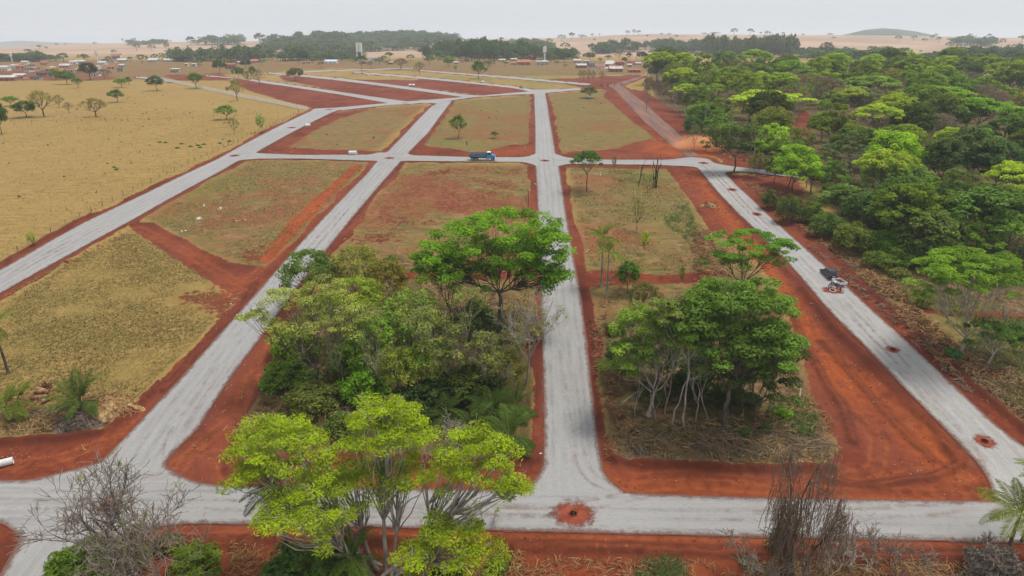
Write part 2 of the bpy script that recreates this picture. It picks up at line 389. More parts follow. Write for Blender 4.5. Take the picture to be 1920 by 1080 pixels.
RIDGES = [   # banks of graded spoil: path, height, half width
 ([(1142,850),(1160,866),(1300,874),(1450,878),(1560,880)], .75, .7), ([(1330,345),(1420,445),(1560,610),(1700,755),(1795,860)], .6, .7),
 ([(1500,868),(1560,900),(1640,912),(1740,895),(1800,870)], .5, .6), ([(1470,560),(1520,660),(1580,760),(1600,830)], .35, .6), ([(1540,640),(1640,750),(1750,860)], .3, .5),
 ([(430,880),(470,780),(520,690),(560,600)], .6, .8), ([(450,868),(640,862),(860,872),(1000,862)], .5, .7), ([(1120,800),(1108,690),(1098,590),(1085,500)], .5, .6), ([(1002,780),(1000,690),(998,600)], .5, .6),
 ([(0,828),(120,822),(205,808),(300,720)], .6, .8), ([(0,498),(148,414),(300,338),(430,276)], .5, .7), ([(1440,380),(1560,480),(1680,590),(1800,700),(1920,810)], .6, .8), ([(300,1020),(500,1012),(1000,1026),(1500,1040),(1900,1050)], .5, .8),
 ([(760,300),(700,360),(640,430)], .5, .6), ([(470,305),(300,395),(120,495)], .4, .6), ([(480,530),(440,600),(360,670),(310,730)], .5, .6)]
def sheet_mask(x, y, lst):
    m = np.zeros(x.shape)
    for poly, val, soft in lst:
        soft = soft * 1.3; wp = W(poly); a = np.array(wp)
        k = (x > a[:,0].min() - soft*2) & (x < a[:,0].max() + soft*2) & (y > a[:,1].min() - soft*2) & (y < a[:,1].max() + soft*2)
        if not k.any(): continue
        d = sdf(x[k], y[k], wp)
        m[k] = np.maximum(m[k], val * sstep(-soft, soft, d))
    return m
def build_ground():
    rows = [P(960, q)[1] for q in np.arange(1330, 108, -2.3)]
    rows = [20., 30.] + [r for r in rows if r > 32]
    while rows[-1] < 9000: rows.append(rows[-1] * 1.035)
    rows = np.array(rows); us = np.linspace(-1.18, 1.18, 600)
    Y, U = np.meshgrid(rows, us, indexing='ij'); X = U * Y
    X = X + 0.0; Z = zt(X, Y)
    near = Y < 1300
    dr = np.full(X.shape, -1e3)
    for k, p in road_polys.items():
        a = np.array(p); mg = 14
        q = (X > a[:,0].min()-mg) & (X < a[:,0].max()+mg) & (Y > a[:,1].min()-mg) & (Y < a[:,1].max()+mg)
        if q.any(): dr[q] = np.maximum(dr[q], sdf(X[q], Y[q], p))
    dist = -dr                                    # metres outside the nearest road
    dirt = sheet_mask(X, Y, DIRT)
    shoulder = .5 + 3.6 * fbm(X / 12, Y / 12, 4, 2) ** 1.2
    dirt = np.maximum(dirt, 1.05 * sstep(1.0, -1.0, dist - shoulder))
    orange = sheet_mask(X, Y, ORANGE); green = sheet_mask(X, Y, GREEN)
    lots = sheet_mask(X, Y, [(p, 1, 2.) for p in LOTS]); lit = sheet_mask(X, Y, LITTER)
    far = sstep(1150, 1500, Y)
    track = np.zeros(X.shape); rut = np.zeros(X.shape)
    for path, gauge in TRACKS:
        wp = np.array(W(path)); q = (X > wp[:,0].min()-4) & (X < wp[:,0].max()+4) & (Y > wp[:,1].min()-4) & (Y < wp[:,1].max()+4)
        d = np.full(X.shape, 99.); d[q] = segdist(X[q] + (fbm(X[q]/6, Y[q]/6, 2, 4)-.5)*1.2, Y[q], wp, False)
        e = np.abs(d - gauge); track = np.maximum(track, np.exp(-(e/.38)**2)); rut = np.maximum(rut, np.exp(-(e/.32)**2)); track = np.maximum(track, .35*np.exp(-(d/1.9)**2))
    # relief: clods and ruts off the roads, a low windrow of spoil along the road edge
    off = sstep(.3, 1.6, dist)
    rel = (fbm(X / 1.7, Y / 1.7, 3, 11) - .5) * .35 + (fbm(X / 7, Y / 7, 3, 21) - .5) * .6
    wind = np.exp(-((dist - shoulder - .3) / .7) ** 2) * .45 * fbm(X / 3, Y / 3, 2, 8)
    ridge_shade = np.zeros(X.shape)  # mask of dark bands along the ridges, standing in for shaded relief
    for path, hh, ww in RIDGES:
        wp = np.array(W(path)); q = (X > wp[:,0].min()-4) & (X < wp[:,0].max()+4) & (Y > wp[:,1].min()-4) & (Y < wp[:,1].max()+4)
        d = segdist(X[q] + (fbm(X[q]/5, Y[q]/5, 2, 4)-.5)*1.4, Y[q], wp, False); Z[q] += hh * np.exp(-(d/ww)**2) * off[q] * (.5 + fbm(X[q]/2.5, Y[q]/2.5, 3, 6)); ridge_shade[q] = np.maximum(ridge_shade[q], np.exp(-((d - .5)/(ww*.9))**2))
    Z = Z - off * rut * .16
    Z = Z + off * (rel * (.55 + .5 * dirt) + wind) * (Y < 700) - sstep(.2, -.6, dist) * .10 - .04
    V = np.stack([X, Y, Z], -1).reshape(-1, 3)
    n, m = X.shape; i = np.arange(n - 1)[:, None] * m; j = np.arange(m - 1)[None, :]
    F = np.stack([i + j, i + j + 1, i + m + j + 1, i + m + j], -1).reshape(-1, 4)
    me = mesh_np('ground', V, F, ground_mat(), True)
    for nm, ch in (('mask_a', (dirt, lots, orange, lit)), ('mask_b', (green, far, ridge_shade, track))):
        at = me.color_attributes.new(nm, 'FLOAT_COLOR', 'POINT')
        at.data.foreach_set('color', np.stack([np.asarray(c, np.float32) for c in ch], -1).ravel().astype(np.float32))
    return tag(link('ground', me), kind='structure')

def ground_mat():
    b = NB('ground_soil_and_grass')
    A = b.attr('mask_a'); Bt = b.attr('mask_b'); a = b.sep(A.outputs['Color']); g = b.sep(Bt.outputs['Color'])
    lit = A.outputs['Alpha']
    n1 = b.noise(.9, 6, .65); n2 = b.noise(.12, 4, .55); n3 = b.noise(5., 3, .6); n4 = b.noise(.035, 3, .5)
    st = b.noise(.55, 5, .65, b.coord(.45, 1.6, 1))        # wind-combed, lying straw
    n5 = b.noise(.33, 7, .72); n6 = b.noise(2.2, 4, .7)
    # pasture straw
    straw = b.mix(b.rng(st, .36, .64), (.200, .133, .040), (.31, .208, .070))
    straw = b.mix(b.rng(n2, .35, .7, 0, .8), straw, (.255, .168, .052))
    straw = b.mix(b.rng(n4, .42, .62, 0, .5), straw, (.285, .19, .064))
    straw = b.mix(b.rng(n3, .52, .72, 0, .35), straw, (.15, .105, .036))
    straw = b.mix(b.rng(n5, .52, .68, 0, .55), straw, (.20, .140, .050)); straw = b.mix(b.rng(n6, .55, .7, 0, .4), straw, (.33, .235, .10))
    # plots
    lot = b.mix(b.rng(st, .38, .62), (.115, .088, .028), (.205, .145, .055))
    lot = b.mix(b.rng(n2, .42, .62, 0, .8), lot, (.20, .10, .042))
    lot = b.mix(b.rng(n3, .55, .72, 0, .5), lot, (.075, .066, .018))
    lot = b.mix(b.rng(n4, .5, .62, 0, .7), lot, (.20, .062, .030))
    lot = b.mix(b.rng(n5, .50, .62, 0, .7), lot, (.115, .105, .030)); lot = b.mix(b.rng(n5, .46, .36, 0, .6), lot, (.25, .165, .072)); lot = b.mix(b.rng(n6, .55, .7, 0, .45), lot, (.27, .19, .085))
    gr = b.mix(a[1], straw, lot)
    lot = lot
    fresh = b.mix(b.rng(n1, .35, .65), (.085, .105, .022), (.17, .165, .042))
    gr = b.mix(b.math('MULTIPLY', g[0], b.rng(n2, .38, .62)), gr, fresh)
    litter = b.mix(b.rng(n1, .35, .65), (.050, .032, .018), (.20, .125, .055))
    litter = b.mix(b.rng(n2, .45, .6, 0, .7), litter, (.085, .080, .022))
    gr = b.mix(b.rng(b.math('ADD', lit, b.math('MULTIPLY', b.math('SUBTRACT', n1, .5), .7)), .4, .65), gr, litter)
    # red soil
    red = b.mix(b.rng(n1, .32, .68), (.122, .027, .011), (.20, .046, .020))
    red = b.mix(b.rng(n2, .4, .64, 0, .8), red, (.095, .022, .0125))
    red = b.mix(b.rng(n4, .45, .6, 0, .6), red, (.185, .052, .029))
    red = b.mix(b.rng(n3, .60, .80, 0, .3), red, (.26, .085, .05))
    red = b.mix(b.math('MULTIPLY', Bt.outputs['Alpha'], b.rng(n1, .3, .65, .2, .8)), red, (.27, .074, .027))
    red = b.mix(b.math('MULTIPLY', a[2], b.rng(n2, .25, .6)), red, b.mix(b.rng(n1, .3, .7), (.235, .052, .014), (.31, .080, .025)))
    red = b.mix(b.rng(n5, .5, .66, 0, .5), red, (.088, .024, .015)); red = b.mix(b.rng(n6, .58, .74, 0, .35), red, (.21, .085, .052))
    red = b.mix(b.math('MULTIPLY', g[2], b.rng(n1, .35, .6, .15, .8)), red, (.062, .017, .011))   # shading of the ridges, painted dark into the soil colour
    dm = b.math('ADD', a[0], b.math('MULTIPLY', b.math('SUBTRACT', n1, .5), .95))
    dm = b.math('ADD', dm, b.math('MULTIPLY', b.math('SUBTRACT', n2, .5), .42))
    col = b.mix(b.rng(dm, .42, .58), gr, red)
    # far pasture slopes
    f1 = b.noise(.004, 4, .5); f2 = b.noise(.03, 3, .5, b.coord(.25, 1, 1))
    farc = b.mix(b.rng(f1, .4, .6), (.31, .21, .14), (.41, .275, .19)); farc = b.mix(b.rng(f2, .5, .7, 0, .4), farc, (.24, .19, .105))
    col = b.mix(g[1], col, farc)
    h = b.math('ADD', b.math('MULTIPLY', n1, .6), b.math('MULTIPLY', n3, .25)); h = b.math('ADD', h, b.math('MULTIPLY', st, .4))
    return b.done(b.bsdf(col, .95, .1, b.bump(h, .6, .3)))

def road_mat(name, along_y, dark=False, dusty=False):
    b = NB(name)
    lanes = b.noise(1.1, 4, .6, b.coord(1.3, .035, 1) if along_y else b.coord(.035, 1.3, 1))
    fine = b.noise(7, 3, .7, b.coord(1, .25, 1) if along_y else b.coord(.25, 1, 1)); blot = b.noise(.12, 4, .55); grit = b.noise(22, 2, .6)
    base = (.34, .332, .32) if dusty else (.272, .266, .258)
    c = b.mix(b.rng(lanes, .32, .68), tuple(x * .85 for x in base), tuple(x * 1.1 for x in base))
    c = b.mix(b.rng(b.noise(.02, 3, .5), .35, .65, 0, .6), c, (.31, .31, .31))
    c = b.mix(b.rng(blot, .35, .65, 0, .45), c, (.285, .28, .27))
    c = b.mix(b.rng(fine, .46, .72, 0, .6), c, (.18, .18, .185))
    c = b.mix(b.rng(grit, .55, .75, 0, .5), c, (.36, .36, .355))
    c = b.mix(b.rng(b.noise(.35, 5, .65), .56, .74, 0, .45), c, (.27, .20, .17))
    if dusty: c = b.mix(b.rng(b.noise(.8, 5, .65, b.coord(.9, .09, 1)), .48, .68, 0, .55), c, (.24, .21, .185))
    if dark:
        c = b.mix(b.rng(lanes, .42, .58), (.085, .072, .072), (.25, .115, .075)); c = b.mix(b.rng(blot, .4, .7, 0, .6), c, (.20, .095, .062))
    return b.done(b.bsdf(c, .88, .2, b.bump(b.math('ADD', fine, grit), .35, .04)))
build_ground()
M_prime = plain('bitumen_primer_edge', (.10, .075, .07), .8, .3, .4, 1)
def edge_runs(keys, step):
    """stretches of road outline that border the soil, not another road"""
    out = []
    for k in keys:
        q = densify(road_polys[k], step); q.append(q[0]); a = np.array(q); m = np.ones(len(a), bool)
        for k2, p2 in road_polys.items():
            if k2 != k: m &= sdf(a[:,0], a[:,1], p2) < .05
        run = []
        for pt, ok in zip(q, m):
            if ok: run.append(pt)
            else:
                if len(run) > 2: out.append(run)
                run = []
        if len(run) > 2: out.append(run)
    return out
ed = edge_runs([k for k in road_polys if k != 'Z' and not k.startswith('R')], 1.5)
V = []; F = []
for q in ed:
    a = np.array(q); d = np.gradient(a, axis=0); d /= np.maximum(np.linalg.norm(d, axis=1, keepdims=True), 1e-6); nrm = np.stack([-d[:,1], d[:,0]], 1)
    wv = .05 + .22 * vnoise(a[:,0] * .6, a[:,1] * .6, 3)
    l = a + nrm * wv[:, None]; r = a - nrm * wv[:, None]; o = len(V)
    for s in (l, r): V += list(zip(s[:,0], s[:,1], zt(s[:,0], s[:,1]) + .022))
    n = len(a); F += [(o + i, o + n + i, o + n + i + 1, o + i + 1) for i in range(n - 1)]
tag(link('road_edge_primer', mesh_np('road_edge_primer', np.array(V), np.array(F), M_prime)), kind='structure')
M_streak = []
for nm_, c_, mx in (('tyre_dust', (.26, .15, .115), .34), ('tyre_marks', (.17, .17, .17), .22)):
    b = NB(nm_); n_ = b.noise(.55, 5, .7); f_ = b.noise(6, 3, .7); t_ = b.attr('edge').outputs['Fac']; al = b.math('MULTIPLY', b.rng(b.math('ADD', n_, b.math('MULTIPLY', b.math('SUBTRACT', f_, .5), .5)), .36, .66, 0, mx), t_)
    ms = b.new('ShaderNodeMixShader'); tr = b.new('ShaderNodeBsdfTransparent'); b.put(ms.inputs[0], al); b.t.links.new(tr.outputs[0], ms.inputs[1]); b.t.links.new(b.bsdf(c_, .9, .15), ms.inputs[2]); M_streak.append(b.done(ms.outputs[0]))
def streaks(name, paths, mat, lift):
    V = []; F = []; E = []
    for path, offs, wd in paths:
        q = [P(*p)[:2] for p in path]; t = np.concatenate([[0], np.cumsum(np.hypot(*np.diff(np.array(q), axis=0).T))]); s = np.arange(0, t[-1], 1.5); a = np.stack([np.interp(s, t, [p[i] for p in q]) for i in (0, 1)], 1)
        k_ = np.ones(7) / 7; ap = np.pad(a, ((3, 3), (0, 0)), 'edge'); a = np.stack([np.convolve(ap[:, i], k_, 'valid') for i in (0, 1)], 1)
        d = np.gradient(a, axis=0); d /= np.maximum(np.linalg.norm(d, axis=1, keepdims=True), 1e-6); nr = np.stack([-d[:,1], d[:,0]], 1); fade = np.minimum(1, np.minimum(np.arange(len(a)), np.arange(len(a))[::-1]) / 4.)
        for of in offs:
            o = len(V); n = len(a); wob = (fbm(s / 14, s * 0 + of, 2, 3) - .5) * .6
            for e_, m_ in ((-1, 0), (0, 1), (1, 0)):
                p = a + nr * (of + e_ * wd + wob)[:, None]; V += list(zip(p[:,0], p[:,1], zt(p[:,0], p[:,1]) + lift)); E += list(fade * m_)
            for r_ in (0, 1): F += [(o + r_*n + i, o + r_*n + i + 1, o + (r_+1)*n + i + 1, o + (r_+1)*n + i) for i in range(n - 1)]
    me = mesh_np(name, np.array(V), np.array(F), mat); at = me.attributes.new('edge', 'FLOAT', 'POINT'); at.data.foreach_set('value', np.array(E, np.float32)); tag(link(name, me), kind='structure')
cA = [(1072,900),(1069,800),(1061,680),(1050,540),(1034,400),(1026,320),(1020,240),(1012,180)]; cB = [(255,900),(340,770),(445,640),(528,538),(640,404),(706,330),(760,270),(828,196)]; cE = [(-100,580),(0,529),(140,450),(265,385),(427,305),(520,258),(604,208)]
cD = [(1890,890),(1790,780),(1690,680),(1584,575),(1494,480),(1400,390),(1350,335),(1318,305)]; cC1 = [(-100,938),(100,948),(430,947),(960,958),(1440,970),(1900,980)]; cC2 = [(480,292),(700,296),(900,299),(1020,300),(1290,305)]
G_ = [-2.4, -.7, .8, 2.5]; streaks('tyre_marks', [(c, G_, .42) for c in (cA, cB, cE, cC1, cC2)] + [(cD, [-2, -.6, .9, 2.2], .4)], M_streak[1], .066)
streaks('tyre_dust', [([(1260,915),(1150,935),(1080,960),(960,965),(600,958)], [-.8, .8], .45), ([(1190,915),(1130,925),(1085,880),(1078,780),(1068,680)], [-.8, .8], .4), ([(1840,935),(1800,955),(1600,965),(1300,965)], [-.8, .8], .5), ([(1830,900),(1850,900),(1830,850),(1740,760),(1640,660)], [-.8, .8], .5), ([(1561,545),(1640,630),(1720,710)], [-.8, .8], .5), ([(340,880),(280,890),(230,930),(120,950),(0,945)], [-.8, .8], .45), ([(330,870),(300,850),(350,775),(430,665)], [-.8, .8], .4), ([(490,540),(520,540),(580,470),(650,390)], [-.8, .8], .4), ([(240,420),(210,420),(120,462),(0,525)], [-.8, .8], .4), ([(600,1000),(560,965),(430,945),(300,950)], [-.8, .8], .5), ([(1310,300),(1330,315),(1380,370),(1450,440)], [-.8, .8], .5), ([(1290,300),(1200,303),(1080,302),(1030,299)], [-.8, .8], .45), ([(1074,962),(900,957),(760,952)], [-.5, .6], .5)], M_streak[0], .070)
M_roady = road_mat('pale_chipseal_lengthwise', True); M_roadx = road_mat('pale_chipseal_crosswise', False); M_dusty = road_mat('dusty_chipseal', True, False, True); M_track = road_mat('worn_dark_track', True, True)
# red dust and spilled soil along the margins of the paving
b = NB('dust_on_paving'); t_ = b.attr('edge').outputs['Fac']; n_ = b.noise(.8, 5, .7); f_ = b.noise(5, 4, .7)
al = b.rng(b.math('ADD', b.math('ADD', t_, b.math('MULTIPLY', b.math('SUBTRACT', n_, .5), 1.5)), b.math('MULTIPLY', b.math('SUBTRACT', f_, .5), .8)), .05, .75, .62, 0)
ms = b.new('ShaderNodeMixShader'); tr = b.new('ShaderNodeBsdfTransparent'); b.put(ms.inputs[0], al); b.t.links.new(tr.outputs[0], ms.inputs[1]); b.t.links.new(b.bsdf(b.mix(f_, (.15, .045, .028), (.24, .12, .085)), .95, .1), ms.inputs[2]); M_dust = b.done(ms.outputs[0])
V = []; F = []; E = []
for q in ed:
    a = np.array(q); d = np.gradient(a, axis=0); d /= np.maximum(np.linalg.norm(d, axis=1, keepdims=True), 1e-6); nrm = np.stack([-d[:,1], d[:,0]], 1); md = a[len(a)//2] + nrm[len(a)//2] * .6
    sg = 1 if any(inpoly(md[0:1], md[1:2], p)[0] for p in road_polys.values()) else -1; o = len(V); n = len(a)
    for off_, e_ in ((-.12, 0.), (.25, .35), (.9, 1.)):
        s = a + nrm * off_ * sg; V += list(zip(s[:,0], s[:,1], zt(s[:,0], s[:,1]) + .062)); E += [e_] * n
    for r_ in (0, 1): F += [(o + r_*n + i, o + r_*n + i + 1, o + (r_+1)*n + i + 1, o + (r_+1)*n + i) for i in range(n - 1)]
me = mesh_np('road_edge_dust', np.array(V), np.array(F), M_dust); at = me.attributes.new('edge', 'FLOAT', 'POINT'); at.data.foreach_set('value', np.array(E, np.float32)); tag(link('road_edge_dust', me), kind='structure')
for nm, ks, lift, mt in (('road', ['A', 'B', 'Bs', 'E'], .05, M_roady), ('dusty_road', ['D'], .05, M_dusty), ('cross_road', list(CROSS), .056, M_roadx), ('far_road', list(FARR), .05, M_roadx), ('old_road', ['Z'], .044, M_track)):
    v, f = sheet([road_polys[k] for k in ks], lift)
    tag(link(nm, mesh_np(nm, v, f, mt)), kind='structure')
# ------------------------------------------------------------------ plants
def leaf_mat(name, trans=.40):
    b = NB(name)
    oc = b.new('ShaderNodeObjectInfo').outputs['Color']; t = b.attr('tint').outputs['Fac']
    k = b.rng(t, 0, 1, .9, 2.3)
    comb = b.new('ShaderNodeCombineColor'); b.put(comb.inputs[0], k); b.put(comb.inputs[1], k); b.put(comb.inputs[2], b.math('MULTIPLY', k, .85))
    c = b.mix(1., oc, comb.outputs[0], 'MULTIPLY')
    c = b.mix(b.rng(t, .8, 1.0, 0, .35), c, b.mix(1., c, (1.35, 1.05, .7), 'MULTIPLY'))
    d = b.bsdf(c, .75, .06)
    tr = b.new('ShaderNodeBsdfTranslucent'); b.put(tr.inputs[0], b.mix(1., c, (1.15, 1.15, .5), 'MULTIPLY'))
    ms = b.new('ShaderNodeMixShader'); ms.inputs[0].default_value = trans
    b.t.links.new(d, ms.inputs[1]); b.t.links.new(tr.outputs[0], ms.inputs[2])
    return b.done(ms.outputs[0])
def bark_mat(name, c1, c2):
    b = NB(name); n = b.noise(1.2, 5, .65, b.coord(1, 1, .35)); f = b.noise(9, 3, .6, b.coord(1, 1, .2))
    c = b.mix(b.rng(n, .35, .65), c1, c2)
    return b.done(b.bsdf(c, .9, .15, b.bump(f, .6, .05)))
M_leaf = leaf_mat('leaves'); M_frond = leaf_mat('palm_fronds', .15)
M_bark = bark_mat('brown_bark', (.055, .042, .032), (.16, .125, .095))
M_pale = bark_mat('pale_grey_bark', (.20, .17, .14), (.42, .37, .31))
M_dead = bark_mat('dead_grey_wood', (.12, .095, .075), (.30, .25, .20))
M_char = bark_mat('charred_bark', (.012, .010, .009), (.07, .045, .032))
M_straw = bark_mat('dry_straw', (.20, .12, .05), (.46, .31, .15))
M_vine = bark_mat('dry_brown_vines', (.10, .065, .045), (.24, .17, .12))
M_log = bark_mat('cut_wood', (.16, .07, .035), (.38, .22, .12))
M_redsoil = plain('loose_red_soil', (.17, .034, .017), .95, .1, .3, 2., bump=.5)

def leaves(c, nrm, size, rng, aspect=.55):
    """diamond leaves at c with normals nrm; returns (N*4,3) vertices"""
    n = len(c); nrm = nrm / np.maximum(np.linalg.norm(nrm, axis=1, keepdims=True), 1e-6)
    t = rng.normal(size=(n, 3)); t -= nrm * (t * nrm).sum(1, keepdims=True); t /= np.maximum(np.linalg.norm(t, axis=1, keepdims=True), 1e-6)
    b = np.cross(nrm, t); s = np.asarray(size).reshape(-1, 1)
    droop = -nrm * s * .18
    return np.stack([c - t * s + droop, c + b * s * aspect, c + t * s + droop, c - b * s * aspect], 1).reshape(-1, 3)
def quads(n): return np.arange(n * 4).reshape(-1, 4)
def clump_leaves(rng, cs, ra, rb, n, size, up=.8, aspect=.55, inner=.45):
    cs = np.asarray(cs); m = len(cs); idx = np.repeat(np.arange(m), n)
    d = rng.normal(size=(m * n, 3)); d /= np.linalg.norm(d, axis=1, keepdims=True)
    flip = (d[:, 2] < -.1) & (rng.random(m * n) < .72); d[flip, 2] *= -1
    r = inner + (1 - inner) * rng.random((m * n, 1)) ** .6
    ra = np.broadcast_to(np.asarray(ra, float).reshape(-1, 1), (m, 1))[idx]; rb = np.broadcast_to(np.asarray(rb, float).reshape(-1, 1), (m, 1))[idx]
    p = cs[idx] + d * r * np.concatenate([ra, ra, rb], 1)
    nr = d * .75 + np.array([0, 0, up]) + rng.normal(size=d.shape) * .45
    s = size * (.55 + .8 * rng.random(m * n))
    ct_ = rng.random(m)
    tint = np.clip(.48 * ct_[idx] + .52 * rng.random(m * n), 0, 1)
    return leaves(p, nr, s, rng, aspect), tint
def bez(a, b, rng, lift=.25, n=6, wob=.06):
    a = np.asarray(a, float); b = np.asarray(b, float); L = np.linalg.norm(b - a)
    m = a * .5 + b * .5; m[2] -= L * lift * .35; m[:2] += (b[:2] - a[:2]) * .12; m += rng.normal(size=3) * L * wob
    t = np.linspace(0, 1, n)[:, None]
    p = (1 - t) ** 2 * a + 2 * t * (1 - t) * m + t ** 2 * b
    p[1:-1] += rng.normal(size=(n - 2, 3)) * L * wob * .25
    return p
def limbs(rng, cs, fork, nprim, r0, stems=1, base=(0, 0, 0), lean=.05, twig=0.035, spread=.55):
    """trunk from base to fork, main limbs to groups of clumps, twigs to each clump"""
    cs = np.asarray(cs); out = []; base = np.asarray(base, float); fork = np.asarray(fork, float)
    nprim = min(nprim, len(cs))
    ce = cs[rng.choice(len(cs), nprim, replace=False)].copy()
    for _ in range(6):
        lab = np.argmin(((cs[:, None] - ce[None]) ** 2).sum(-1), 1)
        for k in range(nprim):
            if (lab == k).any(): ce[k] = cs[lab == k].mean(0)
    if stems == 1:
        n = 7; t = np.linspace(0, 1, n)[:, None]; p = base * (1 - t) + fork * t
        p[1:-1, :2] += np.cumsum(rng.normal(size=(n - 2, 2)), 0) * np.linalg.norm(fork - base) * lean * .5
        r = r0 * (1.0 - .38 * t[:, 0]); r[0] *= 1.45; out.append((p, r))
    for k in range(nprim):
        g = cs[lab == k]
        if not len(g): continue
        q = math.sqrt(len(g) / len(cs)) * r0 * .8
        src = fork if stems == 1 else base + np.array([rng.normal() * r0 * .8, rng.normal() * r0 * .8, 0])
        src = src - np.array([0, 0, abs(rng.normal()) * .06 * fork[2]]) if stems == 1 else src
        nd = src * (1 - spread) + g.mean(0) * spread; nd[2] -= .04 * fork[2]
        p = bez(src, nd, rng, .3, 6); out.append((p, np.linspace(max(q, .05), max(q * .62, .04), 6)))
        for c in g:
            j = rng.integers(3, 6); out.append((bez(p[j], c, rng, .25, 6), np.linspace(max(q * .42, twig * 1.3), twig * .5, 6)))
    return out
def crown_points(rng, kind, n, W_, H0, H1):
    """clump centres through the crown volume; W_ radius, H0..H1 heights of its bottom and top"""
    u = (np.arange(n) + .5) / n; a = np.arange(n) * 2.39996 + rng.random() * 6 + rng.normal(size=n) * .25
    if kind == 'umb':
        r = np.sqrt(u) * W_ * (.94 + .14 * rng.normal(size=n).clip(-1, 1)); z = H1 - (H1 - H0) * (r / W_) ** 2 * .75 - rng.random(n) * (H1 - H0) * .25
    elif kind == 'rnd':
        h = 1 - 1.55 * u; h = np.clip(h, -.6, 1); rr = np.sqrt(np.clip(1 - h * h, .02, 1))
        k = .78 + .26 * rng.random(n); r = rr * W_ * k; z = (H0 + H1) / 2 + h * (H1 - H0) / 2 * k
    else:    # spreading, layered
        r = np.sqrt(rng.random(n)) * W_; e = np.sqrt(np.clip(1 - (r / W_) ** 2, 0, 1))
        lay = np.floor(rng.random(n) * 4) / 3.; z = H0 + (H1 - H0) * np.clip(.18 + e * .82 * (.25 + .75 * lay) + rng.normal(size=n) * .04, 0, 1)
    skx = 1 + .22 * np.sin(a * 2 + rng.random() * 6) + .13 * np.sin(a * 3 + rng.random() * 6)
    return np.stack([r * np.cos(a) * skx, r * np.sin(a) * skx, z], 1)
PROTO = {}
def proto(key, kind, seed, Wd, H0, H1, n, nl, ls, ra, rb, fork, r0, nprim=6, bark=None, stems=1, up=.8, aspect=.55, dead=0, spread=.55, inner=.45, twigs=0):
    rng = np.random.default_rng(seed); cs = crown_points(rng, kind, n, Wd, H0, H1)
    lim = limbs(rng, cs, (rng.normal() * .3, rng.normal() * .3, fork), nprim, r0, stems, spread=spread)
    if twigs:
        for c in cs:
            for _ in range(twigs):
                d = rng.normal(size=3); d[2] = abs(d[2]) * .8; d /= np.linalg.norm(d)
                lim.append((bez(c, c + d * ra * (.6 + .7 * rng.random()), rng, .1, 4, .1), np.linspace(.03, .012, 4)))
    v, f = tubes(lim, 5 if r0 < .5 else 6)
    tm = mesh_np(key + '_trunk', v, f, bark or M_bark, True)
    keep = cs[rng.random(len(cs)) >= dead]
    rad = ra * (.7 + .6 * rng.random(len(keep)))
    lv, ti = clump_leaves(rng, keep, rad, rad * rb / ra, nl, ls, up, aspect, inner)
    PROTO[key] = (tm, mesh_np(key + '_crown', lv, quads(len(ti)), M_leaf, False, ti), H1, Wd)
# distant, mid and near models; sizes in metres
for i in range(3):
    proto('umb%d' % i, 'umb', 10 + i, 9.5, 10.5, 15, 56, 85, .42, 1.75, .75, 7, .38, 6, up=1.2)
    proto('rnd%d' % i, 'rnd', 20 + i, 6.5, 4.0, 14, 60, 85, .42, 1.7, 1.1, 4.5, .33, 6)
    proto('spr%d' % i, 'spr', 30 + i, 8.0, 6.0, 16, 64, 80, .44, 1.7, .9, 6, .36, 6)
    proto('olive%d' % i, 'rnd', 60 + i, 6, 3.5, 11, 60, 55, .30, 1.5, .9, 2.6, .26, 7, up=.5, twigs=3)
for i in range(2):
    proto('open%d' % i, 'umb', 40 + i, 8, 6.5, 11.5, 52, 26, .26, 1.5, .7, 3.5, .34, 6, bark=M_pale, twigs=6)
    proto('sav%d' % i, 'umb', 50 + i, 3.6, 2.4, 5.2, 34, 50, .26, 1.0, .6, 1.6, .18, 5)
    proto('gum%d' % i, 'rnd', 55 + i, 3.4, 7, 22, 48, 45, .42, 1.3, 1.2, 12, .25, 6, bark=M_pale)
proto('savo0', 'umb', 58, 5.2, 2.9, 6.4, 46, 26, .20, 1.0, .55, 1.9, .32, 6, bark=M_bark, twigs=5)
proto('savo1', 'umb', 59, 4.8, 3.2, 6.8, 40, 16, .20, 1.0, .55, 2.0, .26, 6, bark=M_bark, twigs=6)
proto('brown0', 'umb', 44, 7, 5.5, 10.5, 50, 30, .24, 1.5, .8, 3, .26, 7, bark=M_dead, twigs=10)
proto('tiny0', 'rnd', 70, 1.3, .8, 3.4, 16, 26, .17, .6, .45, 1.1, .05, 4)
proto('shrub0', 'rnd', 80, 1.7, .2, 2.2, 26, 60, .20, .75, .55, .2, .06, 6, stems=2)
proto('shrub1', 'spr', 81, 2.0, .2, 2.0, 26, 55, .19, .8, .45, .2, .06, 6, stems=2)
proto('bush0', 'rnd', 82, 3.2, .3, 4.6, 46, 80, .24, 1.1, .8, .5, .09, 7, stems=2)
proto('bush1', 'spr', 83, 3.5, .3, 5.0, 46, 80, .24, 1.15, .7, .5, .09, 7, stems=2)
def tree(key, base, H, Wd, col, label, group=None, name='tree', rz=None, cat='tree', lean=0):
    tm, cm, h0, w0 = PROTO[key]; rng = random.Random(int(abs(base[0]) * 971 + base[1] * 377 + len(key)))
    s = H / (h0 + .4); sx = Wd / 2 / (w0 + .9)
    o = thing(name, label, cat, (base[0], base[1], base[2] - .25), rng.uniform(0, 6.28) if rz is None else rz, group, (sx, sx, s))
    if lean: o.rotation_euler = (lean * math.sin(o.rotation_euler.z), lean, o.rotation_euler.z)
    link('trunk', tm, o); c = link('crown', cm, o)
    j = [rng.uniform(.82, 1.22) for _ in range(3)]; c.color = (col[0] * j[0], col[1] * (j[0] + j[1]) / 2, col[2] * j[2], 1)
    return o
def tree_px(key, bx, by, ty, wpx, col, label, group=None, **k):
    b = P(bx, by); return tree(key, b, max(.6, height_at(b, ty)), width_at(b, wpx), col, label, group, **k)
